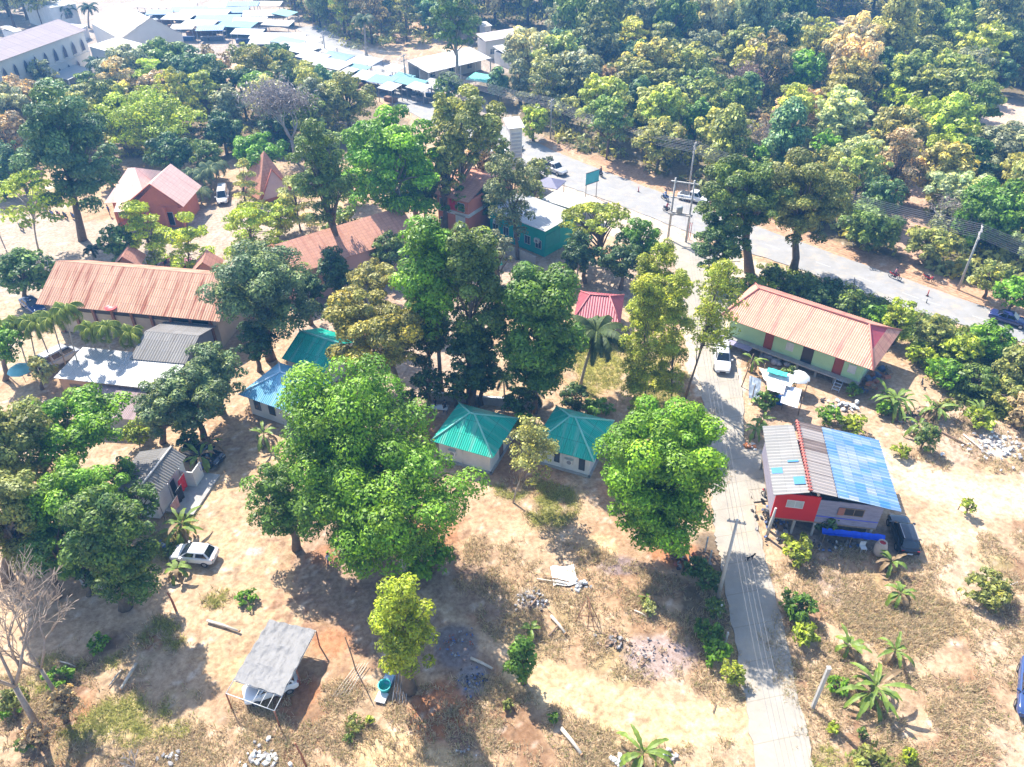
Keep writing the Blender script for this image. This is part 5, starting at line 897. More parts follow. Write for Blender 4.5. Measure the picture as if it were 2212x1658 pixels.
b = B(); b.quad([(Wd * .06, -.2, .75), (Wd * .94, -.2, .75), (g_[0], g_[1] + .1, g_[2] - .1)]); b.make('gable_wall', M('pale_pink', (.58, .36, .30), .8, var=.1), r)
b = B(); wall_box(b, Wd, Dp, -.1, .8, .5); b.make('wall', OW, r)
# courtyard awning at the photo edge
r, L, W = bld('open_shelter', 'long open shelter with a brownish roof at the courtyard edge', (-75, 552), (2, 498), (-95, 500), 2.8, 'shelter'); b = B(); corrug(b, [(0, 0, 2.6), (L, 0, 2.6), (L, W, 3.6), (0, W, 3.6)], .25, .02); b.make('roof', RM('salmon_sheet', (.50, .30, .22), .08, (1, 2), (.35, .2, .15), .3, .8), r)
for k in range(5): b = B(); x = .3 + k * (L - .6) / 4; b.box((x - .06, .2, 0), (x + .06, .32, 2.6)); b.box((x - .06, W - .4, 0), (x + .06, W - .28, 3.5)); b.make('post', STEEL, r)
# big orange hall roof
r, L, W = bld('orange_hall', 'large orange tiled roof of the hall under the tall trees', (628, 590), (905, 500), (612, 520), 5.0, 'hall')
r2 = r; gable(r, L, W, 4.6, 7.0, ORNG, None, .22, .015, wallmat=PK); b = B(); b.tube([(-.02, 0, 4.65), (-.02, W / 2, 7.05), (-.02, W, 4.65)], .14, 4); b.make('verge_board', MATS['dark_orange'], r)
for k in range(6): window(r, 'front', L, W, 2 + k * (L - 4) / 5, 1, 1.4, 1.6, .4)
r, L, W = bld('temple_building', 'orange and pink storeyed building behind the tall trees, with a white side band', (938, 420), (1012, 440), (985, 350), 5.8, 'building')
b = B(); wall_box(b, L, W, -.1, 5.8, .3); b.make('wall', OW, r); gable(r, L, W, 5.9, 7.6, ORNG, None, .22, .015)
b = B(); b.box((.25, .20, 3.4), (L - .25, .297, 3.9)); b.make('white_band', WHITE, r); b = B(); b.box((L - .298, .3, 3.4), (L - .2, W - .3, 3.9)); b.make('white_band', WHITE, r)
b = B(); b.box((L * .42, .18, 4.1), (L * .58, .297, 5.6)); b.make('red_banner', M('red_cloth', (.55, .02, .04), .8), r)
for x in (.22, .75): window(r, 'front', L, W, L * x, 4.1, 1.2, 1.3, .3); window(r, 'front', L, W, L * x, 1.0, 1.2, 1.5, .3)
r, L, W = bld('white_annex', 'white walled annex at the foot of the orange temple building', (1003, 470), (1052, 445), (985, 430), 3.5, 'building')
b = B(); wall_box(b, L, W, -.1, 3.4, .1); b.make('wall', WHITE, r); b = B(); b.box((0, 0, 3.41), (L, W, 3.6)); b.make('roof', PALER, r); window(r, 'front', L, W, L * .5, 1, 1.2, 1.3, .1)
# white tower
r, L, W = bld('tower', 'narrow white tower with louvred sides beside the main road', (1101, 275), (1129, 272), (1098, 264), 9.0, 'tower'); W = max(W, 2.6)
b = B(); wall_box(b, L, W, -.1, 8.8, .05); b.make('wall', WHITE, r); b = B(); corrug(b, [(-.3, -.3, 8.8), (L + .3, -.3, 8.8), (L + .3, W + .3, 9.6), (-.3, W + .3, 9.6)], .3, .02); b.make('roof', MATS['white_sheet'], r)
for k in range(12): b = B(); b.box((.3, -.02, 1.0 + k * .6), (L - .3, .045, 1.3 + k * .6)); b.make('louvre', M('louvre_grey', (.42, .43, .46), .7), r)
# arcaded building
LAV = RM('lavender_sheet', (.31, .25, .25), .08, (1.2, 3), (.28, .22, .22), .3, .8)
a, c = G(0, 133, 9.3), G(187, 65, 9.3); dr = (c - a).normalized(); a = a - dr * 14; L = (c - a).length; rz = atan2(dr.y, dr.x); r = empty('arcaded_building', (a.x, a.y, 0), rz, 'long two storey white building with rows of pointed arch windows', 'building'); W = 13
gable(r, L, W, 9.3, 11.2, LAV, None, .35, .03, wallmat=M('ivory_wall', (.60, .57, .52), .85, var=.08, sc=.5), inset=.5)
def arch(root, x, z, w_, h_, y):
    b = B(); P = [(x - w_ / 2, y, z), (x + w_ / 2, y, z), (x + w_ / 2, y, z + h_ * .55), (x + w_ * .3, y, z + h_ * .82), (x, y, z + h_), (x - w_ * .3, y, z + h_ * .82), (x - w_ / 2, y, z + h_ * .55)]
    b.quad(P); b.quad([(p[0], y + .08, p[2]) for p in P][::-1]); n = len(P)
    for i in range(n): j = (i + 1) % n; b.quad([P[i], (P[i][0], y + .08, P[i][2]), (P[j][0], y + .08, P[j][2]), P[j]])
    o = b.make('window', M('arch_glass', (.10, .09, .12), .4, var=.3, sc=.8), root); b = B(); b.tube([P[0], P[6], P[5], P[4], P[3], P[2], P[1]], .07, 4); b.box((x - w_ / 2 - .15, y - .12, z - .14), (x + w_ / 2 + .15, y + .05, z - .01)); b.make('surround', MATS['ivory_wall'], o)
xe = L - 2.2
for k in range(12): arch(r, xe - k * 2.95, 5.5, 1.15, 2.5, .40)
for k in range(1, 12): arch(r, xe - .2 - k * 2.95, 1.9, 1.15, 2.2, .40)
b = B(); b.box((0, .36, 4.75), (L - .5, .497, 4.95)); b.make('string_course', MATS['ivory_wall'], r)
for k in range(3): window(r, 'right', L, W, 2.5 + k * 3.2, 5.6, .8, 1.6, .5)
b = B(); corrug(b, [(L - 15, -4.2, 2.9), (L - 6.5, -4.2, 2.9), (L - 6.5, .49, 3.5), (L - 15, .49, 3.5)], .3, .02); b.make('canopy_roof', PALER, r)
for x in (L - 14.6, L - 10.5, L - 6.9): b = B(); b.box((x - .1, -4.0, -.1), (x + .1, -3.8, 2.85)); b.make('canopy_post', WHITE, r)
def monob_early(label, p0, p1, p3, z):
    r, L, W = bld('link_block', label, p0, p1, p3, z, 'building'); b = B(); wall_box(b, L, W, -.1, z - .05, .2); b.make('wall', MATS['ivory_wall'], r); b = B(); corrug(b, [(0, 0, z), (L, 0, z), (L, W, z + .5), (0, W, z + .5)], .4, .02); b.make('roof', PALER, r)
    for k in range(3): window(r, 'front', L, W, L * (.2 + .3 * k), z * .55, .8, 1.3, .2)
    return r, L, W
# white gabled hall
o, rz, Wd, _ = frame((258, 85), (396, 74), (210, 64), 5.5); r = empty('gabled_hall', o, rz, 'white gabled hall with a plain cream roof beside the plaza', 'hall'); Dp = 20; M_ = Wd * .55; hr = 9.6; sk = -7.5
b = B(); corrug(b, [(sk, Dp, 5.5), (0, 0, 5.5), (M_, 0, hr), (M_ + sk, Dp, hr)], .4, .02); corrug(b, [(Wd, 0, 5.5), (Wd + sk, Dp, 5.5), (M_ + sk, Dp, hr), (M_, 0, hr)], .4, .02); b.make('roof', RM('cream_sheet', (.44, .42, .37), .04, (1.2, 8), (.58, .5, .44), .1, .5, rowdark=.95), r)
b = B(); i_ = .3; b.box((i_, .25, -.1), (Wd - i_, .45, 5.4)); b.quad([(i_, .25, 5.4), (Wd - i_, .25, 5.4), (M_, .25, hr - .15)]); b.quad([(M_, .45, hr - .15), (Wd - i_, .45, 5.4), (i_, .45, 5.4)])
for x0 in (i_, Wd - i_ - .2): b.quad([(x0, .46, -.1), (x0, .46, 5.4), (x0 + sk, Dp - .3, 5.4), (x0 + sk, Dp - .3, -.1)]); b.quad([(x0 + .2, .46, -.1), (x0 + .2 + sk, Dp - .3, -.1), (x0 + .2 + sk, Dp - .3, 5.4), (x0 + .2, .46, 5.4)])
b.make('wall', MATS['ivory_wall'], r)
for u in (.2, .5, .77): window(r, 'front', Wd, Dp, Wd * u, 2.6, 2.2, 1.0, .25)
b = B(); b.box((Wd * .62, -.05, -.1), (Wd - .3, .245, 1.2)); b.make('dado', M('violet_base', (.24, .17, .26), .85), r)
r, L, W = monob_early('cream link block with small windows between the arcaded building and the gabled hall', (190, 100), (256, 118), (178, 66), 7.0)
# far block top left
for p0, p1, p3, z, lab, rfm in [((105, 18), (165, 8), (105, -10), 6.0, 'pale block with a small dark window at the top of the photo', PALER), ((95, 100), (190, 55), (80, 70), 3.0, 'long low white roof behind the arcaded building', MATS['white_sheet']), ((30, 70), (48, 66), (28, 58), 3.0, 'small pale hut by the blue tarpaulin', PALER)]:
    r, L, W = bld('far_building', lab, p0, p1, p3, z, 'building'); b = B(); wall_box(b, L, W, -.1, z - .1, .2); b.make('wall', WHITE, r); b = B(); corrug(b, [(0, 0, z), (L, 0, z), (L, W, z + .6), (0, W, z + .6)], .4, .02); b.make('roof', rfm, r); window(r, 'front', L, W, L * .6, z * .45, min(2, L * .3), 1.4, .2)
# long white roofed building and others beside the road, top
def monob(label, p0, p1, p3, z, mat, wm, rise=.8, name='roadside_building', cat='building', nw=4, open_=False, posts=0):
    r, L, W = bld(name, label, p0, p1, p3, z, cat); b = B(); corrug(b, [(0, 0, z), (L, 0, z), (L, W, z + rise), (0, W, z + rise)], .3, .02); b.make('roof', mat, r)
    b = B()
    if open_: b.box((.2, W * .45, -.1), (L - .2, W * .45 + .15, z + .2)); b.box((.2, W - .35, -.1), (L - .2, W - .2, z + rise * .7))
    else: wall_box(b, L, W, -.1, z - .12, .3)
    b.make('wall', wm, r)
    for k in range(nw): window(r, 'front', L, W, L * (k + .7) / (nw + .4), .9, min(1.4, L / (nw + 1) * .6), 1.3, W * .45 if open_ else .3)
    for k in range(posts): b = B(); x = .2 + k * (L - .4) / max(1, posts - 1); b.box((x - .1, .1, -.1), (x + .1, .3, z - .05)); b.make('post', WHITE, r)
    return r, L, W
monob('long white sheet roof with a shaded open front near the bend', (925, 158), (1062, 126), (876, 142), 3.2, MATS['white_sheet'], WHITE, 1.0, open_=True, posts=5, nw=3)
monob('brownish roofed block with a plain cream end wall in the clearing', (1048, 90), (1150, 74), (1010, 84), 4.2, RM('rust_sheet', (.50, .44, .42), .08, (1, 3), (.38, .2, .18), .4, .8), MATS['ivory_wall'], .8)
monob('bright white roof in front of the brownish roofed block', (1104, 126), (1145, 119), (1080, 106), 2.8, MATS['white_sheet'], WHITE, .9, nw=2)
monob('small cream cube house behind the brownish block', (1046, 58), (1064, 56), (1040, 50), 3.4, PALER, MATS['ivory_wall'], .3, nw=1)
TEALW = M('teal_wall', (.02, .36, .30), .8, var=.12, sc=.6)
r, L, W = monob('teal walled building with a flat white roof by the main road', (1052, 452), (1178, 501), (1129, 421), 4.0, MATS['white_sheet'], TEALW, .25, nw=5)
b = B(); b.box((L - .298, .4, 1.0), (L - .22, W * .5, 3.2)); b.make('shutter', M('teal_shutter', (.02, .30, .27), .7), r); aircon(r, 1.2, .3, 2.2); aircon(r, L - 2.0, .3, 1.8)
b = B(); b.box((-1.5, -2.6, -.1), (L + .5, -2.45, 1.4)); b.make('yard_wall', CONC, r)
monob('patchy grey white flat roof between the teal walled building and the road', (1169, 431), (1248, 456), (1204, 414), 3.0, PALER, CONC, .15, nw=3)
monob('grey white flat roof nearest the turquoise billboard', (1250, 456), (1300, 436), (1232, 441), 2.9, PALER, CONC, .15, nw=2)
for (x, y), lab, mt in [((1190, 392), 'grey blue pyramid topped kiosk beside the road', M('slate', (.16, .15, .22), .6))]:
    c = G(x, y, 3); r = empty('kiosk', (c.x, c.y, 0), radians(-25), lab, 'kiosk'); b = B(); s = 1.9
    for k in range(4): a1, a2 = pi / 4 + k * pi / 2, pi / 4 + (k + 1) * pi / 2; b.quad([(s * 1.4 * cos(a1), s * 1.4 * sin(a1), 2.7), (s * 1.4 * cos(a2), s * 1.4 * sin(a2), 2.7), (0, 0, 3.6)]); b.quad([(0, 0, 3.5), (s * 1.4 * cos(a2), s * 1.4 * sin(a2), 2.62), (s * 1.4 * cos(a1), s * 1.4 * sin(a1), 2.62)])
    b.make('roof', mt, r)
    for k in range(4): a1 = pi / 4 + k * pi / 2; b = B(); b.tube([(s * 1.2 * cos(a1), s * 1.2 * sin(a1), -.1), (s * 1.2 * cos(a1), s * 1.2 * sin(a1), 2.7)], .06, 6); b.make('post', STEEL, r)
r, L, W = bld('red_roof_house', 'small house with a crimson hipped sheet roof beyond the lawn', (1238, 690), (1340, 700), (1258, 628), 2.8)
hip(r, L, W, 2.7, 4.3, (L * .28, L * .7), REDR, M('red_cap', (.5, .15, .15), .5), .3, .03); b = B(); wall_box(b, L, W, -.1, 2.6, .5); b.make('wall', WHITE, r); window(r, 'front', L, W, L * .5, .9, 1.2, 1.2, .5)
# market roofs
MK = [((535, 68), 8, 4, 'white'), ((567, 88), 6.5, 4, 'white'), ((600, 78), 14, 4, 'pale'), ((640, 103), 12, 5.5, 'white'), ((676, 122), 8, 4.5, 'white'), ((663, 134), 5, 3, 'pale'), ((716, 141), 9, 5, 'white'), ((742, 152), 6, 4, 'white'), ((790, 135), 7, 4.5, 'white'), ((757, 132), 7, 4, 'pale'),
      ((800, 163), 7.5, 5, 'white'), ((826, 172), 6.0, 4, 'blue'), ((850, 146), 4.5, 3.5, 'pale'), ((842, 190), 4, 3.5, 'white'), ((888, 178), 7, 3.5, 'teal'), ((950, 184), 8, 4.5, 'white'), ((1045, 168), 7, 4, 'green'), ((512, 52), 10, 5, 'teal'), ((470, 40), 12, 6, 'blue'), ((430, 52), 9, 5, 'pale'), ((440, 28), 14, 5, 'white'), ((540, 45), 9, 4, 'pale'),
      ((385, 38), 8, 5, 'pale'), ((370, 14), 14, 5, 'white'), ((490, 22), 12, 5, 'blue'), ((560, 28), 9, 5, 'pale'), ((318, 12), 9, 5, 'white'), ((268, 28), 7, 4, 'pale'), ((600, 52), 8, 4, 'white'), ((455, 62), 7, 4, 'blue'), ((408, 20), 10, 4, 'blue'), ((345, 28), 7, 4, 'blue'), ((478, 12), 10, 4, 'pale'), ((525, 12), 9, 4, 'blue'), ((575, 10), 9, 4, 'pale'), ((615, 30), 7, 4, 'teal'), ((395, 62), 6, 3.5, 'pale'), ((690, 104), 8, 4, 'pale'), ((728, 124), 8, 4, 'blue'), ((770, 148), 6, 3.5, 'teal'), ((870, 165), 5, 3, 'teal'), ((905, 190), 5, 3, 'pale'), ((655, 86), 10, 4, 'pale'), ((622, 92), 9, 4, 'blue')]
CM = dict(white=MATS['white_sheet'], pale=PALER, blue=RM('blue_tarp', (.12, .22, .42), .12, (2, 2), (.2, .3, .4), .2, .6), teal=RM('teal_tarp', (.10, .28, .29), .1, (2, 2), (.1, .3, .3), .2, .6), green=RM('green_tarp', (.10, .46, .34), .1, (2, 2), (.1, .3, .3), .2, .6))
for i, ((x, y), l_, w_, cn) in enumerate(MK):
    c = G(x, y, 2.8); rz = radians(random.uniform(-38, -26) if x > 600 else random.uniform(-14, 10)); words = {'white': 'white sheet', 'pale': 'dull pale', 'blue': 'blue grey', 'teal': 'teal', 'green': 'pale green'}[cn]
    k = sum(1 for q in MK if q[3] == cn and q[0][0] < x); r = empty('market_stall', (c.x, c.y, 0), rz, f'market stall roof, {words}, {ORD[k]} of that colour from the left along the road', 'market stall', 'market stalls along the road')
    h = 2.6 + random.uniform(-.2, .4); b = B(); corrug(b, [(-l_ / 2, -w_ / 2, h), (l_ / 2, -w_ / 2, h), (l_ / 2, w_ / 2, h + .5), (-l_ / 2, w_ / 2, h + .5)], .5, .02); b.make('roof', CM[cn], r)
    for sx in (-1, 1):
        for sy in (-1, 1): b = B(); b.box((sx * (l_ / 2 - .2) - .06, sy * (w_ / 2 - .2) - .06, -.1), (sx * (l_ / 2 - .2) + .06, sy * (w_ / 2 - .2) + .06, h + (.0 if sy < 0 else .4))); b.make('post', STEEL, r)
    b = B(); b.box((-l_ / 2 + .5, -.5, -.1), (l_ / 2 - .5, .5, .85)); b.make('counter', M(['goods_blue', 'goods_brown', 'goods_grey'][i % 3], [(.10, .14, .25), (.25, .15, .10), (.2, .2, .22)][i % 3], .9, var=.6, sc=3), r)
# ------------------------------------------------------------------ long red tiled apartment house on stilts
MINT = M('mint_wall', (.42, .60, .33), .85, var=.08, sc=.8); MAROON = M('maroon_door', (.30, .06, .035), .6, var=.2)
o, rz, L, _ = frame((1555, 683), (1887, 801), (1625, 612), 3.9); W = (G(1952, 716, 3.9) - G(1887, 801, 3.9)).dot(Vector((-sin(rz), cos(rz), 0)))
r = empty('row_house', o, rz, 'long mint green row house on stilts under a red tiled roof', 'house'); APT = r; AL, AW = L, W
he, hr = 3.9, 6.1; xr1 = L - 2.6; b = B(); m = W / 2
corrug(b, [(0, 0, he), (L, 0, he), (xr1, m, hr), (2.2, m, hr)], .24, .03); corrug(b, [(L, W, he), (0, W, he), (2.2, m, hr), (xr1, m, hr)], .24, .03); corrug(b, [(0, W, he), (0, 0, he), (2.2, m, hr)], .24, .03)
zg = he + (hr - he) * .42; f_ = .42; corrug(b, [(L, 0, he), (L, W, he), (L - 2.6 * f_, W - m * f_, zg), (L - 2.6 * f_, m * f_, zg)], .24, .03); rf = b.make('roof', TILE, r)
b = B(); xg = L - 2.6 * f_ - .02; g1 = [(xg, m * f_, zg), (xg, W - m * f_, zg), (xr1 + .02, m, hr - .02)]; b.quad(g1); b.quad([(p[0] - .12, p[1], p[2]) for p in g1][::-1]); b.make('gablet', M('crimson_board', (.42, .07, .09), .8), rf)
b = B(); up = Vector((0, 0, .06)); [b.tube([Vector(p) + up, Vector(q) + up], .10, 6) for p, q in (((2.2, m, hr), (xr1, m, hr)), ((0, 0, he), (2.2, m, hr)), ((0, W, he), (2.2, m, hr)), ((L, 0, he), (xr1, m, hr)), ((L, W, he), (xr1, m, hr)))]; b.make('ridge_cap', M('tile_cap', (.50, .17, .13), .7), rf)
y0 = 1.35; zf = 1.05; xa, xb = .9, L - 1.2; b = B(); b.box((xa, y0, zf), (xb, y0 + .15, 3.75)); b.box((xa, W - 1.1, zf), (xb, W - .95, 3.75)); b.box((xa, y0 + .15, zf), (xa + .15, W - 1.1, 3.75)); b.box((xb - .15, y0 + .15, zf), (xb, W - 1.1, 3.75)); b.make('wall', MINT, r)
b = B(); b.box((xa - .1, y0 - .75, zf - .18), (xb + .1, W - .9, zf - .003)); b.make('floor_slab', CONC, r)
for k in range(8):
    for yy in (y0 - .4, W - 1.4): b = B(); x = xa + .2 + k * (xb - xa - .5) / 7; b.box((x - .12, yy, -.1), (x + .12, yy + .24, zf - .18)); b.make('stilt', CONC, r)
def afix(u): return xa + (xb - xa) * u
for u in (.315, .835): window(r, 'front', L, W, afix(u), zf + .02, 1.0, 2.1, y0, 'door', MAROON, MAROON)
for u in (.475, .93): window(r, 'front', L, W, afix(u), zf + .75, .85, 1.05, y0, mat=M('curtain_white', (.6, .6, .58), .8))
b = B(); b.box((afix(.57), y0 - .04, zf), (afix(.65), y0 - .003, zf + 2.5)); b.make('open_doorway', DARK, r)
for u in (.04, .09, .17, .67, .78): b = B(); b.box((afix(u), y0 - .03, zf + 2.2), (afix(u) + .75, y0 - .003, zf + 2.5)); b.make('vent', DARK, r)
lad = empty('ladder', local(r, afix(.86), y0 - .75, 0), rz, 'pale grey steel ladder leaning up to the stilt house floor', 'ladder'); b = B()
for sx in (0, .75): b.tube([(sx, -1.0, 0), (sx, .0, 1.1)], .04, 6)
for k in range(4): b.box((0, -.95 + k * .26, .18 + k * .26), (.75, -.80 + k * .26, .22 + k * .26))
b.make('frame', M('pale_steel', (.45, .50, .55), .5, .3), lad)
for u, l, cc in ((.36, 'bundle of grey sacks stored beneath the stilt house', (.30, .28, .30)), (.45, 'pale tangled bundle stored beneath the stilt house', (.42, .38, .38))):
    o_ = empty('sack_heap', local(r, afix(u), y0 - .3, 0), 0, l, 'sacks'); rg2 = random.Random(int(u * 100)); b = B()
    for k in range(7): x, y, s = rg2.uniform(-1, 1), rg2.uniform(-.4, .4), rg2.uniform(.25, .42); b.lathe([(.02, 0), (s, .08), (s * 1.05, s * .8), (s * .5, s * 1.3), (.02, s * 1.35)], (x, y, 0), 9)
    b.make('sacks', M('sack' + str(int(u * 100)), cc, .9, var=.5, sc=4), o_)
b = B(); b.box((.2, y0 - 1.7, .9), (4.3, y0 - .3, .98)); b.make('side_awning', M('mauve_awning', (.28, .25, .36), .8), r)
o_ = empty('rubbish_heap', local(r, L - .6, 1.5, 0), rz, 'shadowy heap of furniture and boards at the end of the stilt house', 'heap'); rg2 = random.Random(4); b = B()
for k in range(26): x, y, z = rg2.uniform(0, 1.6), rg2.uniform(-.5, 4.5), rg2.uniform(0, 1.1); a = rg2.uniform(0, 3); b.box((-.35, -.25, 0), (.35, .25, .3), mi=k % 3, mat=Matrix.Translation((x, y, z)) @ Matrix.Rotation(a, 4, 'Z') @ Matrix.Rotation(rg2.uniform(-.5, .5), 4, 'X'))
b.make('boards', [WOOD, M('dull_blue', (.10, .12, .20), .8), M('rusty_box', (.32, .13, .08), .8)], o_)
# ------------------------------------------------------------------ red walled house with blue patchwork roof
PATCH = RM('patchwork_sheet', (.3, .6, .8), .1, (.8, .9), (.34, .40, .46), .5, .6, pal=[(0, (.17, .26, .40)), (.18, (.06, .19, .42)), (.36, (.26, .31, .37)), (.52, (.09, .23, .43)), (.70, (.15, .26, .40)), (.88, (.28, .32, .36))], rowdark=.8)
BROWNST = RM('brown_white_sheet', (.4, .32, .3), .1, (1.5, 3.1), (.45, .36, .32), .2, .7, pal=[(0, (.30, .26, .235)), (.5, (.15, .11, .095))]); WHITEST = RM('white_strip_sheet', (.27, .26, .245), .12, (1.1, 1.1), (.32, .29, .27), .5, .6, rowdark=.85)
RED = M('red_paint', (.56, .012, .010), .6, var=.1, sc=.6); GREYB = M('grey_board', (.25, .23, .29), .85, var=.25, sc=1.5, stretch=(1, 1, 5))
a, c = G(1752, 1062, 5.6), G(1722, 910, 5.6); e = Vector((c.x - a.x, c.y - a.y, 0)); L = e.length; e.normalize(); n = Vector((-e.y, e.x, 0)); rz = atan2(e.y, e.x)
r = empty('red_walled_house', (a.x, a.y, 0), rz, 'stilt house with a red end wall and a blue and white patchwork sheet roof', 'house'); RH = r
def RL(p, z): v = G(*p, z) - Vector((a.x, a.y, 0)); return (v.dot(e), v.dot(n), z)
R0, R1 = (0, 0, 5.6), (L, 0, 5.6); E0, E1 = RL((1948, 1106), 4.1), RL((1898, 951), 4.1); W_ = -(E0[1] + E1[1]) / 2
k1, k2 = .17, .30
def sp(t, end): q0, q1 = (R0, E0) if end == 0 else (R1, E1); return tuple(q0[i] + (q1[i] - q0[i]) * t for i in range(3))
b = B(); corrug(b, [sp(1, 0), sp(1, 1), sp(k2, 1), sp(k2, 0)], .40, .05); rf = b.make('roof', PATCH, r); b = B(); corrug(b, [sp(k2 - .005, 0), sp(k2 - .005, 1), sp(0, 1), sp(0, 0)], .40, .05); b.make('roof', BROWNST, r)
D0, D1, D2, D3 = RL((1671, 1070), 4.7), RL((1647, 921), 4.7), RL((1714, 918), 5.3), RL((1750, 1066), 5.3); b = B(); corrug(b, [D1, D0, D3, D2], .40, .05); b.make('roof', WHITEST, r)
nn = (Vector(D0) - Vector(D1)).normalized(); up = Vector((D3[0] - D0[0], D3[1] - D0[1], D3[2] - D0[2])).normalized(); 
for (s_, u_, w2, h2) in ((.28, .05, .9, .75), (.12, .62, .9, .95), (.43, .55, .9, .25)):
    p = Vector(D0).lerp(Vector(D1), s_) + up * (u_ * (Vector(D3) - Vector(D0)).length) + Vector((0, 0, .06)); q = -nn; b = B(); b.quad([p, p + up * w2, p + up * w2 + q * h2, p + q * h2][::-1]); b.make('blue_patch', M('blue_sheet_patch', (.04, .19, .46), .5, var=.1), r)
b = B(); b.tube([(0, .05, 5.68), (L, .05, 5.68)], .10, 6)
for k in range(24): b.box((k * L / 24, -.12, 5.66), (k * L / 24 + .09, .25, 5.80))
b.make('ridge_cap', M('rust_red_cap', (.42, .13, .10), .8), r)
zf = 1.7; yl = 1.9 + .6; yr = E0[1] + 1.4; xw = .45
b = B(); b.box((xw, -1.15, zf), (xw + .12, yl, 4.6)); b.make('red_wall', RED, r)
b = B(); b.box((xw + .02, yr, zf - .1), (xw + .10, -1.153, 4.3)); b.box((xw + .1, yr, zf), (L - .6, yr + .1, 4.0)); b.box((L - .7, yr + .1, zf), (L - .6, yl, 3.9)); b.box((xw + .13, yl - .1, zf), (L - .7, yl, 4.5)); b.make('board_wall', GREYB, r)
b = B(); b.box((xw, yr, zf - .15), (L - .6, yl, zf - .003)); b.make('floor', WOOD, r)
def rwin(y, z, w2, h2, mt, nm='window', xoff=.0):
    b = B(); b.box((xw - .05, y - w2 / 2, z), (xw - .003, y + w2 / 2, z + .06)); b.box((xw - .05, y - w2 / 2, z + h2 - .06), (xw - .003, y + w2 / 2, z + h2)); [b.box((xw - .05, y + q, z + .06), (xw - .003, y + q + .05, z + h2 - .06)) for q in (-w2 / 2, -.025, w2 / 2 - .05)]
    o_ = b.make(nm, WHITE if mt is not DARK else WOOD, r); b = B(); b.box((xw - .03, y - w2 / 2 + .05, z + .06), (xw - .006, y + w2 / 2 - .05, z + h2 - .06)); b.make('pane', mt, o_)
rwin(.8, 3.1, 1.4, .85, M('louvre_glass', (.42, .42, .40), .4)); rwin(yr + 2.2, 2.9, 1.6, .85, DARK); b = B(); b.box((xw - .09, yr + 3.0, 2.9), (xw - .055, yr + 3.5, 3.75)); b.make('shutter', M('brown_shutter', (.30, .12, .08), .7), r)
b = B(); b.box((xw - .02, yr + .05, zf + .70), (xw + .018, -1.16, zf + .78)); b.make('blue_pipe', M('blue_pipe', (.08, .10, .5), .5), r)
for x in (xw + .1, L * .5, L - .8):
    for y in (yl - .2, .4, -1.3, yr + .3): b = B(); b.box((x - .1, y - .1, -.1), (x + .1, y + .1, zf - .15)); b.make('stilt', CONC, r)
b = B(); b.box((1.6, yr + .2, -.05), (L - 1, -1.6, 1.85)); b.make('under_shade', M('painted_shade', (.10, .09, .09), .9, var=.6, sc=2), r)  # dark block standing in for the shade under the raised floor
# patched stall
T0 = G(1670, 850, 2.3); r = empty('patched_stall', (T0.x, T0.y, 0), radians(-20), 'makeshift stall roofed with patched white sheets and teal tarpaulin', 'stall')
def tarp(b, P, z, dz=.12, nseg=8, seed=0, mi=0):
    """sagging sheet over four photo points at height z"""
    Q = [r.matrix_basis.inverted() @ (G(*p, zz)) for p, zz in zip(P, z)]; rg_ = np.random.default_rng(seed); H = rg_.normal(0, dz, (nseg + 1, nseg + 1)) * .5
    def pt(i, j, o=0): u, v = i / nseg, j / nseg; p = Q[0] * (1 - u) * (1 - v) + Q[1] * u * (1 - v) + Q[2] * u * v + Q[3] * (1 - u) * v; return (p.x, p.y, p.z + H[i, j] - .25 * dz * sin(pi * u) * sin(pi * v) * 4 - o)
    for i in range(nseg):
        for j in range(nseg):
            b.quad([pt(i, j), pt(i + 1, j), pt(i + 1, j + 1), pt(i, j + 1)], mi=mi, sm=True); b.quad([pt(i, j + 1, .03), pt(i + 1, j + 1, .03), pt(i + 1, j, .03), pt(i, j, .03)], mi=mi, sm=True)
bpy.context.view_layer.update()
b = B(); tarp(b, [(1652, 822), (1708, 836), (1722, 812), (1640, 795)], [2.7, 2.7, 3.0, 3.0], .1, seed=2); b.make('white_tarp', M('white_plastic', (.62, .62, .60), .6, var=.12), r)
b = B(); tarp(b, [(1655, 803), (1700, 815), (1702, 806), (1660, 794)], [3.2, 3.2, 3.25, 3.25], .04, seed=3); b.make('teal_tarp', M('teal_plastic', (.05, .50, .45), .6, var=.3), r)
b = B(); tarp(b, [(1658, 842), (1693, 852), (1700, 826), (1655, 815)], [2.5, 2.5, 2.8, 2.8], .08, seed=4); b.make('patched_sheet', M('pinkish_sheet', (.55, .48, .46), .7, var=.25), r)
b = B(); tarp(b, [(1686, 870), (1722, 882), (1732, 842), (1694, 830)], [2.2, 2.2, 2.35, 2.35], .01, seed=5); b.make('metal_sheet', M('bright_sheet', (.62, .62, .64), .4), r)
b = B(); tarp(b, [(1617, 860), (1640, 862), (1645, 820), (1619, 812)], [.6, .6, 1.9, 1.9], .05, seed=6); b.make('silver_sheet', M('silver_sheet', (.40, .45, .50), .35, .5), r)
b = B(); 
for p in ((1623, 868), (1660, 868), (1688, 884), (1724, 896), (1735, 862), (1645, 822)): q = r.matrix_basis.inverted() @ G(*p); b.tube([(q.x, q.y, -.1), (q.x, q.y, 2.3)], .05, 6)
b.make('posts', WOOD, r)
b = B(); q = r.matrix_basis.inverted() @ G(1652, 872); b.box((q.x - .2, q.y - .1, 0), (q.x + .9, q.y + .1, 1.2)); b.make('rusty_screen', M('rust_panel', (.40, .22, .14), .8, var=.4), r)
b = B(); q = r.matrix_basis.inverted() @ G(1675, 870); b.box((q.x - .9, q.y - .3, 0), (q.x + .7, q.y + .5, .8)); b.make('blue_counter', M('blue_counter', (.03, .14, .45), .7), r)
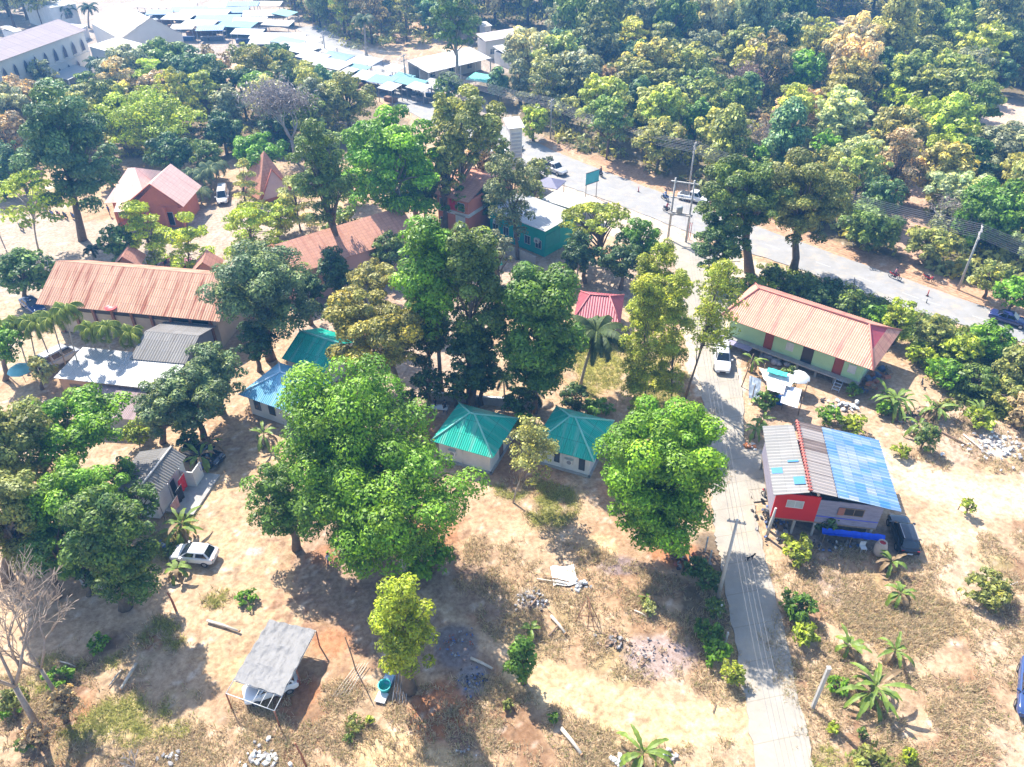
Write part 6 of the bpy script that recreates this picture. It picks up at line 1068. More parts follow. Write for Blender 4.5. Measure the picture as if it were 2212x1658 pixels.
c = G(1727, 806, 2.4); u = empty('parasol', (c.x, c.y, 0), 0, 'round white parasol between the stall and the stilt house', 'parasol'); b = B(); b.lathe([(1.25, 1.85), (1.0, 2.1), (.5, 2.35), (.02, 2.45)], sides=10); b.lathe([(.02, 2.42), (.5, 2.31), (1.0, 2.06), (1.25, 1.82)], sides=10); b.make('canopy', M('white_plastic', (.62, .62, .60), .6), u); b = B(); b.tube([(0, 0, 0), (0, 0, 2.4)], .03, 6); b.make('pole', STEEL, u)
# ------------------------------------------------------------------ vehicles
def paint(name, c, rough=.22): 
    m = M(name, c, rough, 0.0, var=.05, sc=1.2, spec=.5); m.node_tree.nodes['Principled BSDF'].inputs['Coat Weight'].default_value = .6; m.node_tree.nodes['Principled BSDF'].inputs['Coat Roughness'].default_value = .08; return m
RUB = M('rubber', (.02, .02, .02), .85); RIM = M('alloy', (.42, .42, .43), .35, .7, var=.1); CGL = M('car_glass', (.012, .016, .022), .06, var=.05, spec=.9); LAMP = M('lamp_clear', (.6, .6, .58), .15); TAIL = M('lamp_red', (.45, .02, .02), .25); TRIM = M('black_trim', (.025, .025, .028), .55)
KIND = dict(hatch=(3.8, 1.67, 1.5, [.80, .93, .95, .95, .95, .93, .88, .80, .62], (-1.74, 1.0, -1.20, .10)), sedan=(4.5, 1.76, 1.45, [.80, .98, 1.0, .94, .93, .92, .86, .80, .62], (-1.55, .95, -.85, .20)), suv=(4.5, 1.8, 1.62, [.80, 1.0, 1.05, 1.03, 1.0, .98, .92, .85, .62], (-2.15, 1.1, -1.65, .25)),
            van=(4.7, 1.78, 1.98, [.9, 1.05, 1.08, 1.08, 1.08, 1.06, 1.02, .95, .7], (-2.25, 1.75, -2.15, 1.05)), pickup=(5.2, 1.85, 1.78, [.85, .98, 1.0, 1.0, 1.02, 1.02, .98, .92, .70], (-.75, 1.25, -.55, .55)))
def wheel(root, x, y, r_=.32, w_=.2):
    o = bpy.data.objects.new('wheel', None); COL.objects.link(o); o.parent = root; o.location = (x, y, r_); o.rotation_euler = (pi / 2, 0, 0)
    b = B(); b.lathe([(r_ * .6, -w_ / 2), (r_ * .92, -w_ / 2), (r_, -w_ * .35), (r_, w_ * .35), (r_ * .92, w_ / 2), (r_ * .6, w_ / 2)], sides=18); b.make('tyre', RUB, o)
    b = B(); b.lathe([(.01, -w_ * .42), (r_ * .2, -w_ * .46), (r_ * .62, -w_ * .40)], sides=18); b.lathe([(r_ * .62, w_ * .40), (r_ * .2, w_ * .46), (.01, w_ * .42)], sides=18); b.make('rim', RIM, o); return o
def car(name, label, rear, front, kind, pm, cat='car', group=None, load=None):
    L, W, H, top, (g0, g1, r0, r1) = KIND[kind]; a, c = G(*rear), G(*front); m = (a + c) / 2; d = c - a; root = empty(name, (m.x, m.y, .02), atan2(d.y, d.x), label, cat, group)
    hw = W / 2; N = 9; zb = .26; b = B(); xs = [-.5, -.47, -.36, -.15, .06, .24, .36, .455, .5]; ws = [.86, .96, 1, 1, 1, 1, .98, .93, .80]; rings = []
    for i in range(N):
        x = xs[i] * L; w_ = hw * ws[i]; z1 = top[i]; zz = zb + (.10 if i in (0, N - 1) else 0); sec = [(-w_ * .88, zz), (-w_, zz + .14), (-w_, (zz + z1) / 2), (-w_ * .96, z1 - .06), (-w_ * .86, z1), (0, z1 + .03), (w_ * .86, z1), (w_ * .96, z1 - .06), (w_, (zz + z1) / 2), (w_, zz + .14), (w_ * .88, zz)]
        rings.append([(x, y, z) for y, z in sec])
    if kind == 'pickup': pass
    n = len(rings[0]); base = len(b.v)
    for rg_ in rings: b.v += rg_
    for i in range(N - 1):
        for j in range(n): k = (j + 1) % n; b.f.append((base + i * n + j, base + (i + 1) * n + j, base + (i + 1) * n + k, base + i * n + k)[::-1]); b.uv.append(None); b.mi.append(0); b.smooth.append(True)
    for i, rev in ((0, False), (N - 1, True)): f = tuple(base + i * n + j for j in range(n)); b.f.append(f[::-1] if rev else f); b.uv.append(None); b.mi.append(0); b.smooth.append(True)
    body = b.make('body', pm, root); md = body.modifiers.new('s', 'SUBSURF'); md.levels = 1; md.render_levels = 2
    zb_, wb, wr = top[4] - .06, hw * .90, hw * .70; b = B(); P = lambda x, y, z: Vector((x, y, z))
    lo = [P(g0, -wb, zb_), P(g1, -wb, zb_), P(g1, wb, zb_), P(g0, wb, zb_)]; hi = [P(r0, -wr, H), P(r1, -wr, H), P(r1, wr, H), P(r0, wr, H)]; b.v = [tuple(p) for p in lo + hi]
    for f in ((4, 5, 6, 7), (0, 1, 5, 4), (1, 2, 6, 5), (2, 3, 7, 6), (3, 0, 4, 7), (0, 3, 2, 1)): b.f.append(f); b.uv.append(None); b.mi.append(0); b.smooth.append(True)
    cab = b.make('cabin', pm, root); md = cab.modifiers.new('b', 'BEVEL'); md.width = .18; md.segments = 3; md.limit_method = 'NONE'
    def pane(nm, A, Bp, C_, D, iu=.08, iv=.12, off=.012):
        nrm = (Bp - A).cross(D - A).normalized(); q = lambda u, v: (A.lerp(Bp, u)).lerp(D.lerp(C_, u), v) + nrm * off; b = B(); b.quad([q(iu, iv), q(1 - iu, iv), q(1 - iu, 1 - iv), q(iu, 1 - iv)]); b.quad([q(iu, iv) - nrm * .03, q(iu, 1 - iv) - nrm * .03, q(1 - iu, 1 - iv) - nrm * .03, q(1 - iu, iv) - nrm * .03]); b.make(nm, CGL, root)
    pane('windscreen', lo[1], lo[2], hi[2], hi[1], .07, .08); pane('rear_window', lo[3], lo[0], hi[0], hi[3], .10, .14)
    for s_ in (0, 1):
        A, Bp, C_, D = (lo[0], lo[1], hi[1], hi[0]) if s_ == 0 else (lo[2], lo[3], hi[3], hi[2]); ns = 3 if kind in ('suv', 'van') else 2
        for k in range(ns):
            u0, u1 = k / ns, (k + 1) / ns; q = lambda u, v: (A.lerp(Bp, u)).lerp(D.lerp(C_, u), v); pane('side_window', q(u0, 0), q(u1, 0), q(u1, 1), q(u0, 1), .09, .2)
    for sx in (-.31, .31):
        for sy in (-1, 1): wheel(root, sx * L, sy * (hw - .08), .30 if kind in ('hatch', 'sedan') else .36)
    for sy in (-1, 1):
        b = B(); b.box((L * .468, sy * hw * .52 - .16, .56), (L * .492, sy * hw * .52 + .16, .70)); b.make('headlight', LAMP, root)
        b = B(); b.box((-L * .497, sy * hw * .68 - .11, .62), (-L * .478, sy * hw * .68 + .11, .86)); b.make('tail_light', TAIL, root)
        b = B(); b.box((g1 - .35, sy * hw * 1.0 - .02 - (.16 if sy < 0 else 0), zb_ + .04), (g1 - .20, sy * hw * 1.0 + .02 + (.16 if sy > 0 else 0), zb_ + .18)); b.make('mirror', pm, root)
    b = B(); b.box((L * .482, -hw * .35, .36), (L * .505, hw * .35, .52)); b.make('grille', TRIM, root)
    b = B(); b.box((-L * .512, -.22, .45), (-L * .497, .22, .57)); b.make('number_plate', M('plate_white', (.6, .6, .6), .5), root)
    if kind == 'suv' or load == 'canopy':
        for sy in (-1, 1): b = B(); b.box((r0 + .1, sy * wr * .9 - .02, H + .005), (r1 - .1, sy * wr * .9 + .02, H + .05)); b.make('roof_rail', RIM, root)
    if load == 'canopy':
        b = B(); b.v = [(-2.35, -.78, .98), (-.8, -.78, .98), (-.8, .78, .98), (-2.35, .78, .98), (-2.25, -.66, 1.7), (-.85, -.66, 1.74), (-.85, .66, 1.74), (-2.25, .66, 1.7)]
        for f in ((4, 5, 6, 7), (0, 1, 5, 4), (1, 2, 6, 5), (2, 3, 7, 6), (3, 0, 4, 7)): b.f.append(f); b.uv.append(None); b.mi.append(0); b.smooth.append(True)
        o = b.make('canopy', pm, root); md = o.modifiers.new('b', 'BEVEL'); md.width = .06; md.segments = 3; md.limit_method = 'NONE'; b = B(); [b.box((-2.05, sy * .745 - .006, 1.15), (-1.05, sy * .745 + .006, 1.5)) for sy in (-1, 1)]; b.make('canopy_window', CGL, o)
    if kind == 'pickup' and load != 'canopy': b = B(); b.box((-2.3, -.72, .96), (-.85, .72, 1.06)); b.make('load_bed', TRIM, root)
    return root
WH = paint('white_paint', (.66, .66, .66)); BLK = paint('black_paint', (.016, .020, .030), .15); NAVY = paint('navy_paint', (.025, .035, .12), .15); SILV = paint('silver_paint', (.40, .41, .43)); DRED = paint('dark_red_paint', (.30, .03, .04)); BLU = paint('blue_paint', (.03, .06, .17))
car('parked_car', 'white hatchback parked on the worn yard', (468, 1212), (379, 1203), 'hatch', WH)
car('parked_car', 'white hatchback sheltering under the grey tarpaulin shelter', (622, 1480), (552, 1505), 'hatch', WH)
car('pickup_truck', 'white pickup with a covered bed parked on the pale lane near the mint house', (1556, 750), (1560, 818), 'pickup', WH, 'pickup truck', load='canopy')
car('parked_car', 'black estate car parked nose out beside the red walled house', (1958, 1196), (1936, 1132), 'suv', BLK)
car('parked_car', 'dark car parked in deep shade behind the grey ribbed roof house', (408, 985), (470, 1002), 'suv', BLK)
car('car', 'dark blue car driving along the main road at the photo edge', (2150, 690), (2205, 706), 'sedan', NAVY)
car('pickup_truck', 'white pickup driving past the power pole on the main road', (1478, 430), (1520, 440), 'pickup', WH, 'pickup truck')
tk = car('pickup_truck', 'dark pickup loaded with green leafy plants on the main road', (1180, 365), (1214, 379), 'pickup', SILV, 'pickup truck')
ld = empty('plant_load', tk.location + Vector((cos(tk.rotation_euler.z) * -1.6, sin(tk.rotation_euler.z) * -1.6, 1.0)), 0, 'heap of leafy plants carried on the dark pickup bed', 'plants'); V, Fq, T, c_, l_ = crown(901, (1.2, 1.0, .55), 'round', .3, 1, .3); o = link('foliage', np_mesh('foliage', V + np.array((0, 0, .6)), Fq, T), LEAF, ld); o.color = (.10, .13, .06, 1)
car('van', 'white van parked between the orange gabled house and the pale feathery tree', (484, 420), (482, 444), 'van', WH, 'van')
car('parked_car', 'dark car with a blue cover at the end of the long brown roof', (64, 660), (84, 676), 'sedan', BLU)
car('parked_car', 'grey van roof beside the betel palms and the white flat roof', (112, 795), (150, 775), 'van', SILV, 'van')
car('parked_car', 'dark red car parked behind the long brown hall', (372, 582), (392, 578), 'sedan', DRED)
car('pickup_truck', 'blue pickup cut by the photo edge in the dry field', (2226, 1455), (2220, 1545), 'pickup', BLU, 'pickup truck')
car('parked_car', 'white car parked beside the white tower', (1098, 335), (1122, 322), 'sedan', WH)
car('parked_car', 'silver car parked on the sand plaza beside the white gabled hall', (436, 62), (462, 66), 'sedan', SILV)
car('parked_car', 'silver car on the plaza behind the arcade roof palms', (316, 44), (342, 50), 'sedan', SILV)
car('parked_car', 'dark car at the shady back of the market', (478, 58), (500, 52), 'suv', BLK)
# ------------------------------------------------------------------ people, motorbikes, dogs
def skin_mesh(name, J, E, root_idx=0, sub=2):
    me = bpy.data.meshes.new(name); me.from_pydata([j[0] for j in J], E, []); o = bpy.data.objects.new(name, me); COL.objects.link(o)
    o.modifiers.new('k', 'SKIN'); s = o.modifiers.new('s', 'SUBSURF'); s.levels = sub; s.render_levels = sub
    for i, j in enumerate(J): v = me.skin_vertices[0].data[i]; r_ = j[1]; v.radius = (r_, r_) if not isinstance(r_, tuple) else r_; v.use_root = (i == root_idx)
    dg = bpy.context.evaluated_depsgraph_get(); m2 = bpy.data.meshes.new_from_object(o.evaluated_get(dg)); bpy.data.objects.remove(o); m2.name = name
    for p in m2.polygons: p.use_smooth = True
    return m2
SKIN = M('skin', (.30, .16, .10), .6, var=.1); HAIR = M('hair', (.015, .012, .010), .7)
def person(label, p, rz, pose, shirt, trousers, helmet=None, z=0.0, loc=None):
    root = empty('person', loc or (p.x, p.y, z), rz, label, 'person'); J = []; E = []
    def add(pt, r_, par=None): J.append((pt, r_)); (par is not None) and E.append((par, len(J) - 1)); return len(J) - 1
    if pose == 'stand': hz = .92; lean = 0; hip_ = (0, 0, hz)
    else: hz = .86; lean = .10; hip_ = (-.15, 0, hz)
    h = add(hip_, (.15, .11)); ch = add((hip_[0] + lean * .6, 0, hz + .30), (.17, .11), h); sh = add((hip_[0] + lean, 0, hz + .50), (.16, .09), ch); nk = add((hip_[0] + lean * 1.1, 0, hz + .60), .055, sh); hd = add((hip_[0] + lean * 1.2 + .01, 0, hz + .70), (.085, .09), nk); ht = add((hip_[0] + lean * 1.2, 0, hz + .80), (.075, .08), hd)
    for s_ in (-1, 1):
        if pose == 'stand': pts = [((0, s_ * .10, hz - .08), .09), ((.04 * s_, s_ * .11, .48), .062), ((-.02 + .10 * s_, s_ * .12, .08), .042), ((.12 + .10 * s_, s_ * .13, .03), .035)]; arm = [((0, s_ * .20, hz + .47), .055), ((.02, s_ * .26, hz + .2), .042), ((.10, s_ * .26, hz - .02), .032)]
        else: pts = [((-.12, s_ * .11, hz - .04), .09), ((.26, s_ * .17, hz - .10), .066), ((.16, s_ * .17, hz - .48), .045), ((.28, s_ * .17, hz - .52), .036)]; arm = [((-.05, s_ * .20, hz + .47), .055), ((.14, s_ * .27, hz + .28), .042), ((.40, s_ * .26, hz + .20), .032)]
        k = h
        for q, r_ in pts: k = add(q, r_, k)
        k = sh
        for q, r_ in arm: k = add(q, r_, k)
        w_ = Vector(arm[-1][0]); d = (w_ - Vector(arm[-2][0])).normalized(); sd = Vector((0, s_, 0)); pal = add(tuple(w_ + d * .06), (.028, .016), k)
        for f in range(4): a = add(tuple(w_ + d * .10 + Vector((0, 1, 0)) * (.014 * (f - 1.5))), .009, pal); add(tuple(w_ + d * (.165 - .012 * abs(f - 1.4)) + Vector((0, 0, -.02)) + Vector((0, 1, 0)) * (.016 * (f - 1.5))), .007, a)
        th = add(tuple(w_ + d * .05 - sd * .035), .010, k); add(tuple(w_ + d * .09 - sd * .05), .008, th)
    me = skin_mesh('body', J, E); ms = [SKIN, M('shirt_' + '_'.join('%02d' % int(c * 99) for c in shirt), shirt, .9), M('trousers_' + '_'.join('%02d' % int(c * 99) for c in trousers), trousers, .9)]
    o = link('body', me, parent=root, mats=ms); mi = []
    for pl in me.polygons:
        c = pl.center; arm_ = abs(c.y) > .215; mi.append(2 if (c.z < hz + .02 and not (arm_ and pose == 'stand') and not (pose != 'stand' and c.x > .33 and c.z > hz) and c.z > (.10 if pose == 'stand' else hz - .44)) else 1 if (c.z < hz + .56 and not (arm_ and c.z < hz + .30) and c.z > hz + .015 and not (c.x > .2 and pose != 'stand')) else 0)
    me.polygons.foreach_set('material_index', mi); hx = hip_[0] + lean * 1.2; b = B(); b.lathe([(.105, .0), (.112, .06), (.09, .13), (.04, .165), (.005, .17)], (hx - .012, 0, hz + .72), 12); b.make('helmet' if helmet else 'hair', helmet or HAIR, root)
    b = B(); [b.lathe([(.003, -.012), (.012, 0), (.003, .012)], (hx + .082, s_ * .03, hz + .745), 6) for s_ in (-1, 1)]; b.make('eyes', HAIR, root)
    b = B(); b.lathe([(.004, .02), (.012, .0), (.014, -.015), (.003, -.022)], (hx + .092, 0, hz + .725), 6); b.make('nose', SKIN, root)
    b = B(); [b.lathe([(.004, -.025), (.014, 0), (.004, .025)], (hx, s_ * .092, hz + .735), 6) for s_ in (-1, 1)]; b.make('ears', SKIN, root)
    b = B(); b.box((hx + .076, -.022, hz + .690), (hx + .088, .022, hz + .697)); b.make('mouth', M('lips', (.25, .08, .07), .6), root); return root
def moto(label, rear, front, pm, rider=None, tilt=0):
    a, c = G(*rear), G(*front); m = (a + c) / 2; d = c - a; rz = atan2(d.y, d.x); root = empty('motorbike', (m.x, m.y, .02), rz, label, 'motorbike')
    for x in (-.62, .62):
        w = bpy.data.objects.new('wheel', None); COL.objects.link(w); w.parent = root; w.location = (x, 0, .29); w.rotation_euler = (pi / 2, 0, 0); b = B(); b.lathe([(.23, -.04), (.28, -.03), (.29, 0), (.28, .03), (.23, .04), (.22, 0), (.23, -.04)], sides=20); b.make('tyre', RUB, w); b = B(); [b.tube([(0, 0, 0), (.225 * cos(k * pi / 3), .225 * sin(k * pi / 3), 0)], .012, 4) for k in range(6)]; b.make('rim', RIM, w)
    b = B(); b.tube([(-.62, .09, .29), (-.1, .09, .35), (.25, 0, .5)], .03, 6); b.tube([(-.62, -.09, .29), (-.1, -.09, .35), (.25, 0, .5)], .03, 6); b.tube([(.62, .07, .29), (.45, .05, .8), (.40, 0, .95)], .025, 6); b.tube([(.62, -.07, .29), (.45, -.05, .8)], .025, 6); b.box((-.2, -.12, .22), (.15, .12, .48)); b.make('frame', TRIM, root)
    b = B(); b.tube([(-.85, 0, .74), (-.55, 0, .70), (-.2, 0, .62), (.15, 0, .52), (.38, 0, .72), (.44, 0, .92)], [.07, .14, .14, .13, .13, .07], 8); b.make('fairing', pm, root)
    b = B(); b.tube([(-.75, 0, .82), (-.4, 0, .82), (.02, 0, .76)], [.08, .13, .09], 8); b.make('seat', TRIM, root); b = B(); b.tube([(.28, .34, .98), (.40, .12, 1.0), (.40, -.12, 1.0), (.28, -.34, .98)], .018, 6); b.make('handlebar', TRIM, root)
    b = B(); b.lathe([(.01, -.05), (.07, -.03), (.08, .02), (.01, .05)], (.48, 0, .86), 10); b.make('headlight', LAMP, root)
    if rider: person(rider[0], None, rz, 'ride', rider[1], rider[2], rider[3] if len(rider) > 3 else None, loc=(m.x, m.y, .04))
    return root
BLM = paint('bike_black', (.03, .03, .035)); RDM = paint('bike_red', (.45, .02, .02)); BUM = paint('bike_blue', (.05, .12, .35))
moto('black motorbike on the main road nearest the loaded pickup', (1300, 384), (1294, 379), BLM, ('rider in dark clothes on the black motorbike', (.05, .05, .07), (.03, .03, .05)))
moto('blue motorbike on the main road beyond the white line', (1441, 435), (1431, 430), BUM, ('rider in a pale blue shirt on the blue motorbike', (.25, .35, .55), (.04, .05, .08)))
moto('dark motorbike on the near side of the main road', (1435, 457), (1446, 462), BLM, ('rider in a red top on the dark motorbike', (.35, .04, .06), (.04, .04, .05)))
moto('red motorbike riding along the right hand stretch of road', (1924, 600), (1940, 606), RDM, ('rider in a pink shirt on the red motorbike', (.45, .18, .20), (.08, .06, .07)))
moto('dark red motorbike parked on the earth shoulder', (1996, 606), (2013, 612), RDM)
moto('red motorbike parked under the pale sheet roof edge', (1652, 1072), (1676, 1078), RDM); moto('black motorbike parked among the yard clutter', (1652, 1118), (1668, 1135), BLM)
for k, (x, y) in enumerate([(100, 462), (112, 466), (126, 468), (140, 470), (158, 472), (60, 485), (45, 495)]): moto(ORD[k] + ' motorbike parked in the shade by the courtyard shelter', (x, y), (x + 6, y + 4), [BLM, BUM, RDM][k % 3])
person('person in a pale shirt standing at the edge of the big tree shadow', G(713, 1224), 2.5, 'stand', (.45, .48, .55), (.05, .05, .08))
person('person in blue standing by the orange house porch', G(238, 466), 1.0, 'stand', (.10, .16, .35), (.10, .10, .14)); person('person in dark clothes sitting out of the sun near the grove hedge', G(941, 888), 1.0, 'stand', (.03, .03, .04), (.03, .03, .03))
person('person in dark clothes beside the white table behind the teal bungalow', G(962, 893), -1.0, 'stand', (.05, .04, .05), (.03, .03, .04)); person('person walking on the plaza beside the market', G(452, 90), -1.0, 'stand', (.3, .3, .35), (.06, .06, .1))
def dog(label, p, rz, col):
    root = empty('dog', (p.x, p.y, 0), rz, label, 'dog'); J = [((-.25, 0, .46), (.085, .09)), ((0, 0, .45), (.085, .10)), ((.22, 0, .47), (.10, .125)), ((.36, 0, .60), .06), ((.44, 0, .70), (.062, .065)), ((.56, 0, .67), .032)]; E = [(0, 1), (1, 2), (2, 3), (3, 4), (4, 5)]
    def ch(par, pts):
        k = par
        for q, r_ in pts: J.append((q, r_)); E.append((k, len(J) - 1)); k = len(J) - 1
    for s_ in (-1, 1):
        ch(2, [((.22, s_ * .075, .34), .042), ((.20 + .03 * s_, s_ * .08, .18), .022), ((.22 + .05 * s_, s_ * .08, .02), .022)]); ch(0, [((-.26, s_ * .075, .34), .055), ((-.20, s_ * .08, .24), .034), ((-.33, s_ * .08, .15), .020), ((-.31, s_ * .08, .02), .022)]); ch(4, [((.41, s_ * .045, .79), .016)])
    ch(0, [((-.38, 0, .52), .022), ((-.50, 0, .64), .016), ((-.55, 0, .76), .010)]); link('body', skin_mesh('body', J, E, 1), M('fur' + str(int(col[0] * 99)), col, .9), root); return root
dog('black dog standing on the concrete lane', G(1618, 1212), radians(20), (.012, .012, .014)); dog('black dog walking on the pale ground beyond the stilt house', G(1990, 834), radians(70), (.012, .012, .014))
# ------------------------------------------------------------------ shelter with tarpaulin
zt = 2.0; o = G(503, 1469, zt); r = empty('tarpaulin_shelter', (o.x, o.y, 0), 0, 'pole frame shelter covered by a wrinkled grey tarpaulin, over a white car', 'shelter')
C4 = [G(*p, zt) - Vector((o.x, o.y, 0)) for p in ((503, 1469), (608, 1503), (682, 1361), (582, 1339))]; F4 = [G(*p, zt - .06) - Vector((o.x, o.y, 0)) for p in ((487, 1496), (592, 1534))]
n = 34; rng = np.random.default_rng(3); gxx, gyy = np.meshgrid(np.linspace(0, 1, n + 1), np.linspace(0, 1, n + 1)); hgt = .07 * (fbm(gxx * 3 + gyy * 9, gyy * 4 - gxx * 10, 1.0, 77, 4) - .5) * 2 + .05 * (np.abs(((gxx * 2.5 + gyy * 6 + fbm(gxx * 4, gyy * 4, 1, 5)) % 1) - .5) - .25) - .10 * np.sin(pi * gxx) * np.abs(np.sin(pi * gyy * 3))
P = [[(C4[0] * (1 - u) * (1 - v) + C4[1] * u * (1 - v) + C4[2] * u * v + C4[3] * (1 - u) * v) for u in gxx[0]] for v in gyy[:, 0]]
b = B(); q = lambda i, j, d=0: (P[j][i].x + .03 * sin(j * .9), P[j][i].y + .04 * sin(i * .7), P[j][i].z + hgt[j, i] - d)
for i in range(n):
    for j in range(n): b.quad([q(i, j), q(i + 1, j), q(i + 1, j + 1), q(i, j + 1)], sm=True); b.quad([q(i, j + 1, .02), q(i + 1, j + 1, .02), q(i + 1, j, .02), q(i, j, .02)], sm=True)
b.make('tarpaulin', M('grey_tarp', (.17, .165, .165), .6, var=.12, sc=2, bump=.5), r)
b = B(); dn = Vector((0, 0, -.12)); PW = M('pale_pipe', (.55, .54, .52), .5)
for u, v in ((F4[0], F4[1]), (C4[3], C4[2]), (F4[0], C4[3]), (F4[1], C4[2])): b.tube([u + dn, v + dn], .035, 6)
for k in range(1, 4): b.tube([F4[0].lerp(F4[1], .4 + k * .15) + dn, C4[0].lerp(C4[1], .4 + k * .15) + dn], .022, 5)
for k in range(1, 6): b.tube([F4[0].lerp(C4[3], k / 6) + dn * 1.4, F4[1].lerp(C4[2], k / 6) + dn * 1.4], .03, 6)
b.make('roof_frame', PW, r)
for p in (F4[0], F4[1], C4[3], C4[2], F4[1].lerp(C4[2], .5)): b = B(); b.tube([(p.x, p.y, -.1), (p.x, p.y, p.z - .12)], .055, 8); b.make('post', M('rusty_post', (.33, .13, .07), .85, var=.3), r)
# ------------------------------------------------------------------ poles and wires
CP = M('concrete_pole', (.42, .40, .37), .9, var=.2, sc=1.5, bump=.3); WIRE = M('wire', (.16, .16, .17), .5)
def pole(label, foot, top, arms=2, rz=radians(-25), r0=.17, al=2.2):
    f = G(*foot); t_ = atY(top[0], top[1], f.y); r = empty('utility_pole', (f.x, f.y, 0), rz, label, 'utility pole'); tl = Vector((t_.x - f.x, 0, t_.z)); b = B(); b.tube([(0, 0, -.2), (0, 0, t_.z)], [r0, r0 * .6], 8); b.make('pole', CP, r)
    for k in range(arms):
        z = t_.z - .35 - k * 1.0; b = B(); b.box((-.06, -al / 2, z), (.06, al / 2, z + .12)); a = b.make('crossarm', CP, r)
        for j in range(4): b = B(); y = -al / 2 + .15 + j * (al - .3) / 3; b.lathe([(.04, 0), (.07, .06), (.04, .1), (.07, .15), (.02, .2)], (0, y, z + .12), 8); b.make('insulator', M('porcelain', (.4, .38, .36), .4), a)
    return r, t_.z
PO = [pole('power pole on the far side of the main road behind the white pickup', (1487, 416), (1491, 309)), pole('power pole among creepers behind the round yellow green tree', (1189, 300), (1189, 215)), pole('leaning looking power pole on the shoulder near the parked motorbike', (2070, 625), (2106, 490)),
      pole('dark power pole among the market stalls', (877, 190), (870, 118)), pole('far power pole behind the white market roofs', (705, 132), (698, 67))]
order = [4, 3, 1, 0, 2]; ptsA = [(PO[i][0].location.copy(), PO[i][1]) for i in order]; last = ptsA[-1]; dirv = (ptsA[-1][0] - ptsA[-2][0]); ptsA.append((last[0] + dirv * .8, last[1]))
def wire(label, A, Bp, sag, r_=.022, grp=None):
    o = empty('power_wire', A, 0, label, 'wire', grp) ; b = B(); n = 14; d = Bp - A; b.tube([d * (k / n) - Vector((0, 0, sag * 4 * (k / n) * (1 - k / n))) for k in range(n + 1)], r_, 4, cap=False); b.make('cable', WIRE, o)
for i in range(len(ptsA) - 1):
    for k in range(4):
        for lv in (0, 1):
            (p, h1), (q_, h2) = ptsA[i], ptsA[i + 1]; off = Vector((cos(radians(65)), sin(radians(65)), 0)) * (-.95 + k * .63); wire('thin black power wire strung between the poles along the main road', p + off + Vector((0, 0, h1 - .1 - lv)), q_ + off + Vector((0, 0, h2 - .1 - lv)), 1.0, .024, 'wires along the main road')
lp, lh = pole('leaning utility pole on the ditch side of the concrete lane', (1551, 1291), (1590, 1123), 1, radians(75), .16, 1.4); hp = G(1462, 520)
q0 = Vector((lp.location.x, lp.location.y, lh)); q1 = Vector((hp.x, hp.y, 9.0)); q2 = G(1760, 1900, 7.5)
for k in range(4): off = Vector((-.5 + k * .33, 0, -.1)); wire('thin wire strung above the concrete lane', q0 + off, q2 + off, .5, .010, 'wires above the lane'); wire('thin wire strung above the concrete lane', q0 + off, q1 + off, 1.2, .010, 'wires above the lane')
r = empty('transformer_platform', (hp.x, hp.y, 0), radians(-20), 'twin pole transformer platform of concrete at the lane junction', 'pole platform')
for x in (-1.3, 1.3): b = B(); b.tube([(x, 0, -.1), (x, 0, 9.3)], [.17, .12], 8); b.make('pole', CP, r)
b = B(); b.box((-1.7, -.35, 4.0), (1.7, -.18, 4.2)); b.box((-1.7, .18, 4.0), (1.7, .35, 4.2)); b.box((-1.7, -.1, 6.4), (1.7, .1, 6.55)); b.box((-1.9, -.1, 8.7), (1.9, .1, 8.85)); b.make('frame', CP, r); b = B(); b.lathe([(.01, 0), (.42, .02), (.45, .9), (.40, 1.0), (.01, 1.05)], (-.2, 0, 4.25), 14); b.make('transformer', M('transformer_grey', (.30, .32, .32), .6), r)
for k, x in enumerate((1481, 1486, 1490)): c = G(x, 517); o = empty('marker_post', (c.x, c.y, 0), 0, 'slim red marker post beside the transformer platform', 'post', 'red marker posts at the junction'); b = B(); b.tube([(0, 0, -.05), (0, 0, 2.6)], .05, 6); b.make('shaft', M('marker_red', (.50, .08, .06), .7), o); b = B(); b.lathe([(.0, 0), (.07, .02), (.07, .08), (0, .12)], (0, 0, 2.6), 8); b.make('cap', WHITE, o)
c = G(1755, 1529); t_ = atY(1796, 1444, c.y); o = empty('stub_post', (c.x, c.y, 0), 0, 'white concrete post standing alone in the dry field beside the lane', 'post'); b = B(); b.box((-.11, -.11, -.1), (.11, .11, t_.z)); b.make('shaft', CP, o); b = B(); b.box((-.14, -.14, t_.z), (.14, .14, t_.z + .08)); b.make('cap', CP, o)
for k, (x, y, y1) in enumerate([(1531, 1219, 1180), (1542, 1268, 1240), (1552, 1336, 1297), (1565, 1396, 1372), (1523, 1190, 1160)]): c = G(x, y); o = empty('fence_post', (c.x, c.y, 0), 0, ['slim concrete fence post second along the shaded lane ditch', 'slim concrete fence post behind the leaning utility pole', 'slim concrete fence post below the utility pole foot', 'slim concrete fence post nearest the yellow green lane bush', 'slim concrete fence post nearest the full round mango'][k], 'fence post', 'slim fence posts of the lane'); b = B(); b.box((-.06, -.06, -.1), (.06, .06, 1.7)); b.make('shaft', CP, o)
